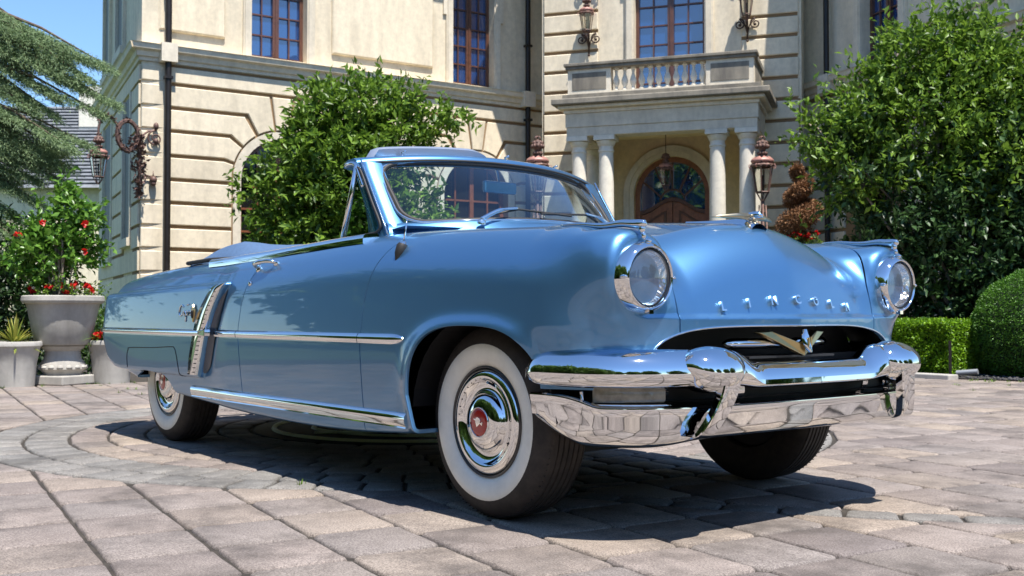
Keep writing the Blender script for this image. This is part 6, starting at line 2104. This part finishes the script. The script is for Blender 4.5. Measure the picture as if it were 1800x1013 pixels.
# guards
for sd_ in (-1, 1):
    gd = bpy.data.objects.new('bumper_guard', None); COL.objects.link(gd); gd.parent = car; gd.location = (0, 0, 0)
    # bulb: elongated pod over the bar
    mb = MB(); n = 26; vs = []; fs = []; m = 22
    wc = .535
    for i in range(n + 1):
        t = i / n; w = wc - .105 + .21 * t if False else None
    # lathe-like ellipsoid, leaning forward, flattened at the back
    for i in range(n + 1):
        ph = PI * i / n - PI / 2
        for j in range(m):
            th = 2 * PI * j / m
            cx0, cz0 = math.cos(th), math.sin(th)
            rr0 = max(0.0, math.cos(ph)) ** .75
            ex = (.105 if cx0 > 0 else .10); ez = (.088 if cz0 > 0 else .070)
            X = cx0 * rr0 * ex; Z = cz0 * rr0 * ez
            Wd = math.sin(ph) * .118 * (1 + .12 * cz0)
            vs.append((.812 + X, sd_ * (wc + Wd - .06 * X), .562 + Z - .012 * (X > 0) * X))
    for i in range(n):
        for j in range(m): fs.append((i * m + j, i * m + (j + 1) % m, (i + 1) * m + (j + 1) % m, (i + 1) * m + j))
    mb.add(vs, fs); mb.build('guard_pod', 'chrome', gd, smooth=True)
    # sleeve collars either side
    mb = MB()
    for q in ((wc - .155, .008), (wc + .125, .010)):
        pass
    # blade running down and back to the lower bar
    path = [(.900, wc - .022, .555), (.897, wc - .014, .51), (.888, wc + .002, .46), (.872, wc + .026, .41), (.850, wc + .050, .366), (.822, wc + .060, .350)]
    P = spl([Vector(p) for p in path], 5); vs = []; fs = []
    for i, p in enumerate(P):
        t = i / (len(P) - 1); hw = .042 - .006 * t; dp_ = .030
        for (a, b) in ((-hw * .9, -.034), (-hw, -.004), (-hw * .90, .001), (-hw * .3, -.003), (hw * .3, -.003), (hw * .90, .001), (hw, -.004), (hw * .9, -.034)):
            vs.append((p.x + b, sd_ * (p.y + a), p.z + b * .2))
    k = 8
    for i in range(len(P) - 1):
        for j in range(k): fs.append((i * k + j, i * k + (j + 1) % k, (i + 1) * k + (j + 1) % k, (i + 1) * k + j))
    fs.append(tuple(range(k))); fs.append(tuple((len(P) - 1) * k + j for j in range(k)))
    mb.add(vs, fs); mb.build('guard_blade', 'chrome', gd, smooth=True, angle=22)
    # small curved bracket tabs beside each guard
    for wt_ in (.365, .655):
        mb = MB(); tp = spl([Vector((0.800 - .08 * (wt_ > .6), wt_, .520)), Vector((0.805 - .08 * (wt_ > .6), wt_, .490)), Vector((0.787 - .08 * (wt_ > .6), wt_, .462)), Vector((0.755 - .08 * (wt_ > .6), wt_, .452))], 4)
        vs = []; fs = []
        for p in tp:
            for a, b in ((-.016, -.004), (-.016, .004), (.016, .004), (.016, -.004)): vs.append((p.x + b, sd_ * (p.y + a), p.z + b * .4))
        for i in range(len(tp) - 1):
            for j in range(4): fs.append((i * 4 + j, i * 4 + (j + 1) % 4, (i + 1) * 4 + (j + 1) % 4, (i + 1) * 4 + j))
        fs += [(0, 1, 2, 3), tuple(len(vs) - 4 + j for j in range(4))]
        mb.add(vs, fs); mb.build('bracket_tab', 'chrome', gd, smooth=True, angle=40)
    # parking lamp between the bars
    lp = bpy.data.objects.new('parking_lamp', None); COL.objects.link(lp); lp.parent = car; lp.location = (0, 0, 0)
    def lamp_path(w): 
        return np.interp(w, [.66, .73, .79, .84, .875], [.742, .715, .672, .615, .56])
    vs = []; fs = []; ww = np.linspace(.680, .85, 12)
    for w in ww:
        x = float(lamp_path(w)); 
        for dz, dx in ((.028, -.02), (.027, .0), (.015, .008), (-.015, .008), (-.024, .0), (-.025, -.02)): vs.append((x + dx + .012, sd_ * w, .494 + dz * .95 - .006))
    for i in range(11):
        for j in range(5): fs.append((i * 6 + j, i * 6 + j + 1, (i + 1) * 6 + j + 1, (i + 1) * 6 + j))
    fs += [tuple(range(6)), tuple(66 + j for j in range(6))]
    mb = MB(); mb.add(vs, fs)
    mlens = simple('frosted_lamp_glass', (.24, .22, .17), .12, coat=1.0, var=.35, vscale=22, bump=.25, bscale=60)
    mb.build('lamp_glass', mlens, lp, smooth=True, angle=50)
    mb = MB()
    rim_ = [(float(lamp_path(w)) + .016, sd_ * w, .4555) for w in np.linspace(.66, .87, 14)] + [(float(lamp_path(.875)) + .014, sd_ * .879, .470), (float(lamp_path(.875)) + .012, sd_ * .882, .50)]
    mb.tube(rim_, .006, 8); mb.build('lamp_bezel', 'chrome', lp, smooth=True)
# filler plates: dark void between bars and the grille cavity
mb = MB()
vs = []; 
def void_bar(t, w): return [(-.09, .42), (-.075, .42), (-.075, .58), (-.09, .58)]
v = bumper_bar('void', void_bar); v.build('bumper_backing', 'black', car)
mb = MB()
ws_ = np.linspace(-.74, .74, 31)
topz = [max(.50, float(lip_z(abs(w) * .96)) + .03) for w in ws_]
vs = []
for w, tz in zip(ws_, topz): vs += [(.50, w, .30), (.50, w, tz)]
mb.add(vs, [(2 * i, 2 * i + 1, 2 * i + 3, 2 * i + 2) for i in range(30)])
mb.add([(.50, -.74, .46), (.50, .74, .46), (.82, .6, .47), (.82, -.6, .47)], [(0, 1, 2, 3)])
mb.build('grille_cavity', 'black', car)
# painted valance behind bumper under the cheeks
# bright lip along the grille mouth
P = []
for w in np.concatenate([np.linspace(-.7148, -.69, 14), np.linspace(-.685, .685, 80), np.linspace(.69, .7148, 14)]):
    z = float(lip_z(abs(w))); x = float(hitx([abs(w)], [z + .004])[0]); P.append((x + .001, w, z))
mb = MB(); mb.tube(P, .0042, 8); mb.build('grille_lip_trim', 'chrome', car, smooth=True)
# grille bar and V emblem
mb = MB()
for sd_ in (-1, 1):
    xs = np.linspace(.04, .285, 12)
    mb.tube([(.725 - .05 * (x / .285) ** 2, sd_ * x, .648) for x in xs] + [(.67, sd_ * .30, .648)], [.019] * 11 + [.014, .004], 12)
mb.build('grille_bar', 'chrome', car, smooth=True)
mb = MB(); mb.box((.69, 0, .60), (.12, .5, .008)); mb.box((.60, 0, .55), (.05, 1.2, .10)); mb.build('grille_brace', 'black', car)
mb = MB()
for sd_ in (-1, 1):
    a = [(.800, 0.0, .602), (.802, 0, .642), (.757, sd_ * .132, .692), (.746, sd_ * .195, .688)]
    b = [(x - .028, y, z + .002) for x, y, z in a]
    mb.add(a + b, [(0, 1, 2, 3), (4, 5, 6, 7), (0, 1, 5, 4), (1, 2, 6, 5), (2, 3, 7, 6), (3, 0, 4, 7)])
ve = mb.build('v_emblem', 'gold', car, bevel=.003)
mb = MB()
vs = []; fs = []
shp = [(-.85, .004), (-.6, .013), (-.2, .019), (.3, .0195), (.62, .015), (.74, .010), (.82, .008), (1.1, .002)]
for (h, wd) in shp:
    for a in np.linspace(-PI / 2, PI / 2, 7): vs.append((.806 + .016 * math.cos(a) - .012 * h, wd * math.sin(a), .652 + h * .042))
for i in range(len(shp) - 1):
    for j in range(6): fs.append((i * 7 + j, i * 7 + j + 1, (i + 1) * 7 + j + 1, (i + 1) * 7 + j))
mb.add(vs, fs); o = mb.build('emblem_shield', 'chrome', None, smooth=True); o.parent = ve
mb = MB()
for dy_, c_ in ((-.009, 0), (.009, 0)): mb.box((.822, dy_ * .8, .652), (.004, .008, .034))
o = mb.build('shield_enamel', 'gold', None); o.parent = ve

# ---- hood letters
word = "LINCOLN"
ys = [-.363, -.242, -.121, 0.0, .121, .242, .363]
for ch, y in zip(word, ys):
    cu = bpy.data.curves.new('letter', 'FONT'); cu.body = ch; cu.size = .046; cu.extrude = .006; cu.align_x = 'CENTER'; cu.align_y = 'CENTER'; cu.offset = .0012
    ob = bpy.data.objects.new('letter', cu); COL.objects.link(ob)
    dg = bpy.context.evaluated_depsgraph_get(); dg.update()
    me = bpy.data.meshes.new_from_object(ob.evaluated_get(dg)); bpy.data.objects.remove(ob)
    zc_ = .802 - .026 * (abs(y) / .36) ** 1.5
    x = float(hitx([abs(y)], [zc_])[0])
    g_ = unit(grad(body, np.array([[x, abs(y), zc_]]), 3e-3))[0]; nrm = Vector((g_[0], g_[1] * (1 if y > 0 else -1 if y < 0 else 0), g_[2])).normalized()
    side = Vector((0, 0, 1)).cross(nrm).normalized(); upv = nrm.cross(side)
    R_ = Matrix((side, upv, nrm)).transposed()
    me.transform(R_.to_4x4()); me.transform(Matrix.Translation(Vector((x, y, zc_)) + nrm * .006))
    me.materials.clear(); me.materials.append(M['chrome'])
    o = bpy.data.objects.new('letter', me); COL.objects.link(o); o.parent = hood

# ---- hood ornament: delta base with a cross wing
mb = MB()
xs = np.linspace(.235, .60, 14); vs = []; fs = []
for i, x in enumerate(xs):
    t = i / 13; zc_ = float(hitz([x], [0.0])[0]); hw = .008 + .038 * t ** 1.2; ht = .006 + .022 * t ** 1.6
    if t > .85: ht *= .85
    for (a, b) in ((-hw, -.012), (-hw * .9, .3 * ht), (-hw * .45, .85 * ht), (0, ht), (hw * .45, .85 * ht), (hw * .9, .3 * ht), (hw, -.012)): vs.append((x, a, zc_ + b))
for i in range(13):
    for j in range(6): fs.append((i * 7 + j, i * 7 + j + 1, (i + 1) * 7 + j + 1, (i + 1) * 7 + j))
mb.add(vs, fs); orn = mb.build('hood_ornament', 'chrome', car, smooth=True, angle=50)
mb = MB(); mb.tube([(.46, 0, 1.105), (.56, 0, 1.128), (.595, 0, 1.127), (.612, 0, 1.121)], [.004, .013, .014, .006], 10); o = mb.build('ornament_nose', 'chrome', None, smooth=True); o.parent = orn
for sd_ in (-1, 1):
    mb = MB(); mb.tube([(.56, sd_ * .02, 1.122), (.55, sd_ * .08, 1.121), (.535, sd_ * .14, 1.118), (.515, sd_ * .185, 1.114)], [.0125, .0115, .007, .001], 10)
    o = mb.build('ornament_wing', 'champagne', None, smooth=True); o.parent = orn

# ---- windscreen
def ws_top(y): q = (abs(y) / .69); return Vector((-.95 - .165 * q ** 2, y, 1.485 - .035 * q ** 2.5))
def ws_bot(y): q = (abs(y) / .69); return Vector((-.57 - .30 * q ** 2.2, y, 1.165 - .030 * q ** 2))
YS = np.linspace(-.66, .66, 41)
def ws_pt(y, t, off=0.0):
    a, b = ws_bot(y), ws_top(y); p = a.lerp(b, t)
    d1 = (b - a).normalized(); d2 = (ws_bot(y + .01) - ws_bot(y - .01)).normalized(); n = d2.cross(d1)
    if n.x < 0: n = -n
    return p + n * (off + .012 * math.sin(PI * t))
vs = []; fs = []
for y in YS:
    for k in range(9): vs.append(ws_pt(y, .04 + .90 * k / 8))
for i in range(40):
    for k in range(8): fs.append((i * 9 + k, i * 9 + k + 1, (i + 1) * 9 + k + 1, (i + 1) * 9 + k))
mb = MB(); mb.add(vs, fs); mb.build('windscreen', 'carglass', car, smooth=True)
# painted riser from the scuttle up to the glass
mb = MB(); vs = []; fs = []
yy = np.linspace(-.73, .73, 41)
for y in yy:
    t_ = ws_pt(max(-.675, min(.675, y)), .035, .010); t_.y = y
    bx_ = ws_bot(y).x + .10 - .03 * (abs(y) / .73); zb_ = float(hitz([bx_], [min(abs(y), .78)])[0]) - .004
    m_ = Vector(((t_.x + bx_) / 2 + .012, y, (t_.z * .45 + zb_ * .55)))
    vs += [t_ + Vector((-.02, 0, .004)), t_, t_ + Vector((.012, 0, -.012)), m_, Vector((bx_, y, zb_))]
for i in range(40):
    for k in range(4): fs.append((i * 5 + k, i * 5 + k + 1, (i + 1) * 5 + k + 1, (i + 1) * 5 + k))
mb.add(vs, fs); mb.build('windscreen_base', 'paint', car, smooth=True)
# frame loop with rounded corners: rubber, then bright bead
def loop(y0, t0, t1, r, off):
    P = []
    ry = r; rt = r / .42
    for (cy, ct, a0) in ((-y0 + ry, t1 - rt, PI / 2), (-y0 + ry, t0 + rt, PI), (y0 - ry, t0 + rt, 1.5 * PI), (y0 - ry, t1 - rt, 0)):
        for k in range(7):
            a = a0 + PI / 2 * k / 6; P.append((cy + ry * math.cos(a), ct + rt * math.sin(a)))
    Q = []
    n = len(P)
    for i in range(n):
        a, b = P[i], P[(i + 1) % n]; L = math.hypot(b[0] - a[0], (b[1] - a[1]) * .4); m = max(1, int(L / .04))
        for k in range(m): Q.append((a[0] + (b[0] - a[0]) * k / m, a[1] + (b[1] - a[1]) * k / m))
    Q.append(Q[0])
    return [ws_pt(y, t, off) for y, t in Q]
mb = MB(); mb.tube(loop(.642, .045, .945, .085, .002), .011, 8); mb.build('windscreen_rubber', 'rubber', car, smooth=True)
mb = MB(); mb.tube(loop(.656, .030, .958, .092, .006), .007, 8); mb.build('windscreen_bead', 'chrome', car, smooth=True)
# header rail and pillars in body colour
mb = MB(); vs = []; fs = []; yy = np.linspace(-.735, .735, 45)
for y in yy:
    p = ws_top(y); k = 1.0
    d = (ws_top(y) - ws_bot(y)).normalized()
    for (a, b) in ((.030, -.020), (.034, -.002), (.026, .014), (.0, .026), (-.05, .024), (-.085, .012), (-.09, -.010), (-.04, -.026), (.0, -.030)): vs.append((p.x + a, p.y, p.z + b))
m = 9
for i in range(44):
    for j in range(m): fs.append((i * m + j, i * m + (j + 1) % m, (i + 1) * m + (j + 1) % m, (i + 1) * m + j))
fs += [tuple(range(m)), tuple(44 * m + j for j in range(m))]
mb.add(vs, fs); mb.build('header_rail', 'paint', car, smooth=True, angle=60)
# dark seal on top of header
mb = MB(); mb.tube([(ws_top(y).x + .032, y, ws_top(y).z - .004) for y in np.linspace(-.66, .72, 30)], .006, 6); mb.build('header_seal', 'rubber', car, smooth=True)
for sd_ in (-1, 1):
    mb = MB(); vs = []; fs = []; K = 12
    for i in range(K + 1):
        t = i / K
        c = Vector((-.868, .705, 1.09)).lerp(Vector((-1.105, .698, 1.448)), t)
        fr = .050 - .012 * t; bk = .075 - .0 * t + .07 * (1 - t) ** 3
        for (a, b) in ((fr + .012, -.062), (fr + .008, 0), (fr - .012, .026), (0, .036), (-bk * .6, .034), (-bk, .022), (-bk, -.040), (-.01, -.066)):
            vs.append((c.x + a, sd_ * (c.y + b), c.z))
    m = 8
    for i in range(K):
        for j in range(m): fs.append((i * m + j, i * m + (j + 1) % m, (i + 1) * m + (j + 1) % m, (i + 1) * m + j))
    fs += [tuple(range(m)), tuple(K * m + j for j in range(m))]
    mb.add(vs, fs); mb.build('pillar', 'paint', car, smooth=True, angle=50)
    # chrome lines on the pillar
    for q, rr_ in ((.040, .0045), (-.060, .0038)):
        mb = MB(); mb.tube([Vector((-.868 + q, sd_ * .738, 1.09)).lerp(Vector((-1.115 + q * .8, sd_ * .731, 1.462)), t) for t in np.linspace(0.0, 1, 8)], rr_, 6); mb.build('pillar_trim', 'chrome', car, smooth=True)
    # vent window: triangular frame with glass
    vt = bpy.data.objects.new('vent_window', None); COL.objects.link(vt); vt.parent = car
    A = Vector((-0.900, sd_ * .745, 1.118)); B = Vector((-1.075, sd_ * .742, 1.410)); D = Vector((-1.210, sd_ * .748, 1.108)); 
    fr = spl([Vector((-1.100, sd_ * .742, 1.425)), Vector((-1.060, sd_ * .742, 1.40)), Vector((-0.965, sd_ * .744, 1.26)), Vector((-0.890, sd_ * .745, 1.15)), Vector((-0.910, sd_ * .746, 1.118)), Vector((-0.985, sd_ * .747, 1.110)), Vector((-1.205, sd_ * .748, 1.100))], 5)
    mb = MB(); mb.tube(fr, .0065, 8); mb.build('vent_seal', 'rubber', vt, smooth=True)
    mb = MB(); mb.tube([D + Vector((-.006, 0, -.02)), (D + B) / 2 + Vector((-.012, 0, 0)), B + Vector((-.022, 0, .02))], .013, 8); mb.build('vent_post', 'chrome', vt, smooth=True)
    mb = MB(); ins = [Vector((-1.090, sd_ * .744, 1.40)), Vector((-1.055, sd_ * .744, 1.385)), Vector((-0.910, sd_ * .746, 1.145)), Vector((-0.925, sd_ * .747, 1.118)), Vector((-1.210, sd_ * .748, 1.106))]
    mb.add(ins, [(0, 1, 2, 3, 4)]); mb.build('vent_glass', 'sideglass', vt)
    # chrome corner cap at the header end
    mb = MB(); mb.tube(spl([Vector((-1.205, sd_ * .735, 1.442)), Vector((-1.16, sd_ * .742, 1.447)), Vector((-1.11, sd_ * .742, 1.437)), Vector((-1.07, sd_ * .742, 1.38)), Vector((-1.04, sd_ * .741, 1.33))], 4), .010, 8); mb.build('corner_trim', 'chrome', car, smooth=True)
    # belt moulding along the cockpit edge
    xs = np.linspace(-.86, -2.50, 40); P = []
    mb = MB(); vs = []; fs = []
    for x in xs:
        z = float(hitz([x], [.80])[0]); 
        for (w, dz) in ((.850, -.026), (.850, -.004), (.846, .010), (.835, .017), (.775, .022), (.752, -.03)): vs.append((x, sd_ * w, z + dz))
    for i in range(39):
        for j in range(5): fs.append((i * 6 + j, i * 6 + j + 1, (i + 1) * 6 + j + 1, (i + 1) * 6 + j))
    fs += [tuple(range(6)), tuple(39 * 6 + j for j in range(6))]
    mb.add(vs, fs); mb.build('belt_molding', 'chrome', car, smooth=True, angle=60)
# folded sun shade standing over the header
mb = MB(); vs = []; fs = []
for i, y in enumerate(np.linspace(-.62, -.02, 20)):
    t = i / 19; e = min(1, t / .07, (1 - t) / .22); h = .064 * math.sqrt(max(.02, 1 - (1 - e) ** 2)) ; p = ws_top(y)
    for (a, b) in ((-.10, .0), (-.085, h * .9), (-.10, h + .004), (-.16, h), (-.175, .0)): vs.append((p.x + a, y, p.z + .010 + b))
for i in range(19):
    for j in range(4): fs.append((i * 5 + j, i * 5 + j + 1, (i + 1) * 5 + j + 1, (i + 1) * 5 + j))
mb.add(vs, fs); mb.build('sun_visor', simple('grey_blue_visor', (.34, .38, .46), .3, metal=.4, coat=.6), car, smooth=True, angle=50)
for y in (-.50, .05, .42):
    mb = MB(); p = ws_top(y); mb.tube([(p.x - .05, y, p.z + .015), (p.x - .055, y, p.z + .045), (p.x - .035, y + .01, p.z + .052)], .006, 6); mb.ball((p.x - .05, y, p.z + .024), .013, 6); mb.build('header_latch', 'chrome', car, smooth=True)
# mirror
mb = MB(); mb.tube([ws_top(.0) + Vector((-.06, 0, -.02)), Vector((-.99, .0, 1.40))], .006, 6); mb.build('mirror_stem', 'chrome', car)
mb = MB(); mb.box((-.985, 0.0, 1.375), (.022, .205, .060)); mb.build('rear_view_mirror', simple('mirror_shell', (.16, .30, .38), .25, metal=.6, coat=.6), car, bevel=.012)
# wipers
for (y0, y1, nm) in ((-.40, -.02, 'w'), (.42, .04, 'w')):
    a = Vector((ws_bot(y0).x + .055, y0, ws_bot(y0).z + .004)); 
    mid = ws_pt(y0 + (y1 - y0) * .55, .10, .045); e = ws_pt(y1, .09, .03)
    wp = bpy.data.objects.new('wiper', None); COL.objects.link(wp); wp.parent = car
    mb = MB(); mb.lathe([(.020, 0), (.018, .014), (.008, .022), (0, .023)], 14, a + Vector((0, 0, -.008)), (.3, 0, 1)); mb.tube(spl([a + Vector((0, 0, .012)), a.lerp(mid, .5) + Vector((0, 0, .022)), mid], 5), [.010] * 6 + [.006] * 5, 8); mb.build('wiper_arm', 'chrome', wp, smooth=True)
    mb = MB(); b0 = ws_pt(y0 + (y1 - y0) * .25, .075, .022); mb.tube([b0, mid - Vector((0, 0, .005)), e + (e - mid) * .7], .0055, 6); mb.build('wiper_blade', 'rubber', wp)
# antenna
ax0 = Vector((-.50, -.905, 1.01)); wq = float(hitw([-.50], [1.01])[0])
mb = MB(); b0 = Vector((-.49, -wq, 1.005)); mb.lathe([(.004, -.055), (.022, -.01), (.024, .022), (.018, .034)], 14, b0 + Vector((0, -.004, -.0)), (0.15, .28, 1)); mb.build('antenna_base', 'rubber', car, smooth=True)
mb = MB(); mb.lathe([(.019, .032), (.014, .040), (.005, .046)], 12, b0 + Vector((0, -.004, 0)), (.15, .28, 1)); mb.tube([b0 + Vector((.006, .008, .04)), b0 + Vector((.012, .02, .13))], .0035, 6); mb.build('antenna_mast', 'chrome', car, smooth=True)
# door handle and lock
for sd_ in (-1, 1):
    dr_ = door[0] if sd_ < 0 else door[-1]
    za_ = .990
    w0_ = float(hitw([-1.78], [.985])[0]); w1_ = float(hitw([-1.62], [1.0])[0])
    mb = MB()
    hpth = spl([Vector((-1.775, sd_ * (w0_ + .004), .985)), Vector((-1.765, sd_ * (w0_ + .034), 1.0)), Vector((-1.70, sd_ * (w1_ + .044), 1.008)), Vector((-1.62, sd_ * (w1_ + .036), 1.010)), Vector((-1.60, sd_ * (w1_ + .0), 1.002))], 5)
    mb.tube(hpth, [.014] * 5 + [.013] * 6 + [.011] * 10, 10)
    mb.ball((-1.775, sd_ * (w0_ + .006), .975), .022, 8, (1.1, .6, 1.2)); mb.ball((-1.605, sd_ * (w1_ + .006), 1.0), .020, 8, (1.2, .6, .8))
    o = mb.build('door_handle', 'chrome', None, smooth=True); o.parent = dr_
    wq_ = float(hitw([-1.80], [.905])[0])
    mb = MB(); mb.lathe([(.014, 0), (.013, .006), (.008, .008), (0, .008)], 14, (-1.80, sd_ * wq_, .905), (0, sd_, 0)); o = mb.build('door_lock', 'chrome', None, smooth=True); o.parent = dr_
# folded top under its boot
mb = MB(); vs = []; fs = []
XS = np.linspace(-2.95, -2.02, 16)
for i, x in enumerate(XS):
    t = i / 15; zb = float(hitz([min(x, -2.55)], [.70])[0]) - .01
    h = .112 * max(0.0, math.sin(min(1, t / .45) * PI / 2)) ** .8 * (1 - .75 * sstep(.45, 1.0, t)) + .008
    for k in range(21):
        a = k / 20; y = -.79 + 1.58 * a; e = min(1, min(a, 1 - a) / .10)
        vs.append((x, y, zb + h * math.sqrt(max(0, 1 - (1 - e) ** 2)) + .006 * math.sin(k * 1.3 + i * .7)))
for i in range(15):
    for k in range(20): fs.append((i * 21 + k, i * 21 + k + 1, (i + 1) * 21 + k + 1, (i + 1) * 21 + k))
mb.add(vs, fs); mb.build('folded_top', 'cloth', car, smooth=True)
mb = MB(); mb.tube([(-2.12, -.78, 1.05), (-2.6, -.80, 1.058), (-2.92, -.80, 1.050), (-2.97, -.70, 1.055), (-2.97, .70, 1.055), (-2.92, .80, 1.05)], .012, 8); mb.build('boot_trim', 'rubber', car, smooth=True)
# cabin
mb = MB(); mb.box((-1.75, 0, .36), (1.75, 1.5, .03)); mb.box((-2.60, 0, .7), (.04, 1.5, .7)); mb.box((-.80, 0, .65), (.04, 1.5, .6)); mb.build('cabin_floor', 'black', car)
for sd_ in (-1, 1):
    mb = MB(); mb.box((-1.7, sd_ * .735, .72), (1.72, .03, .62)); mb.build('door_trim_panel', 'vinyl', car, bevel=.01)
def seat(x, nm):
    st = bpy.data.objects.new(nm, None); COL.objects.link(st); st.parent = car
    mb = MB(); mb.box((x + .22, 0, .58), (.52, 1.32, .16)); mb.build('seat_cushion', 'vinyl_white', st, bevel=.05)
    mb = MB(); mb.box((x - .08, 0, .80), (.15, 1.32, .50), Matrix.Rotation(-.2, 3, 'Y')); mb.build('seat_back', 'vinyl', st, bevel=.05)
seat(-1.52, 'front_seat'); seat(-2.30, 'rear_seat')
mb = MB(); vs = []; fs = []
for y in np.linspace(-.72, .72, 16):
    for (a, b) in ((-.62, 1.135), (-.80, 1.12), (-.90, 1.09), (-.915, 1.04), (-.88, .90), (-.86, .82)): vs.append((a - .10 * (y / .72) ** 2, y, b))
for i in range(15):
    for k in range(5): fs.append((i * 6 + k, i * 6 + k + 1, (i + 1) * 6 + k + 1, (i + 1) * 6 + k))
mb.add(vs, fs); mb.build('dashboard', 'vinyl', car, smooth=True)
sw = bpy.data.objects.new('steering_wheel', None); COL.objects.link(sw); sw.parent = car
nrm = Vector((-.75, 0, .66)).normalized(); c = Vector((-1.13, .36, 1.06)); e1 = Vector((0, 1, 0)); e2 = nrm.cross(e1)
mb = MB(); mb.tube([c + (e1 * math.cos(a) + e2 * math.sin(a)) * .215 for a in np.linspace(0, 2 * PI, 33)], .012, 8, caps=False); mb.tube([c - e1 * .2, c, c + e1 * .2], .009, 6); mb.tube([c, c - nrm * .3], .02, 8); mb.build('rim', 'vinyl', sw, smooth=True)
mb = MB(); mb.ball(tuple(c), .04, 8); mb.build('horn_button', 'chrome', sw, smooth=True)
# rear bumper and tail lamp, mostly out of sight
mb = MB(); 
RP = [(-3.75, -.90), (-3.95, -.88), (-4.15, -.78), (-4.2, -.5), (-4.22, 0), (-4.2, .5), (-4.15, .78), (-3.95, .88), (-3.75, .90)]
P = spl([Vector((x, y, .50)) for x, y in RP], 5)
vs = []; fs = []
for i, p in enumerate(P):
    t = (P[min(i + 1, len(P) - 1)] - P[max(i - 1, 0)]).normalized(); n = Vector((t.y, -t.x, 0)); n = -n if n.dot(p - Vector((-3.9, 0, .5))) < 0 else n
    for a, b in ((-.01, .06), (.03, .05), (.045, .02), (.045, -.03), (.02, -.07), (-.01, -.08)): vs.append(p + n * a * .6 + Vector((0, 0, b)))
for i in range(len(P) - 1):
    for j in range(6): fs.append((i * 6 + j, i * 6 + (j + 1) % 6, (i + 1) * 6 + (j + 1) % 6, (i + 1) * 6 + j))
mb.add(vs[len(RP) * 1:], []) if False else None
mb = MB(); q0 = 12 * 6
mb.add(vs, [f for f in fs if min(f) >= 60 and max(f) < (len(P) - 10) * 6]); mb.build('rear_bumper', 'chrome', car, smooth=True, angle=50)
print('CAR DONE', len(V0), len(T0))
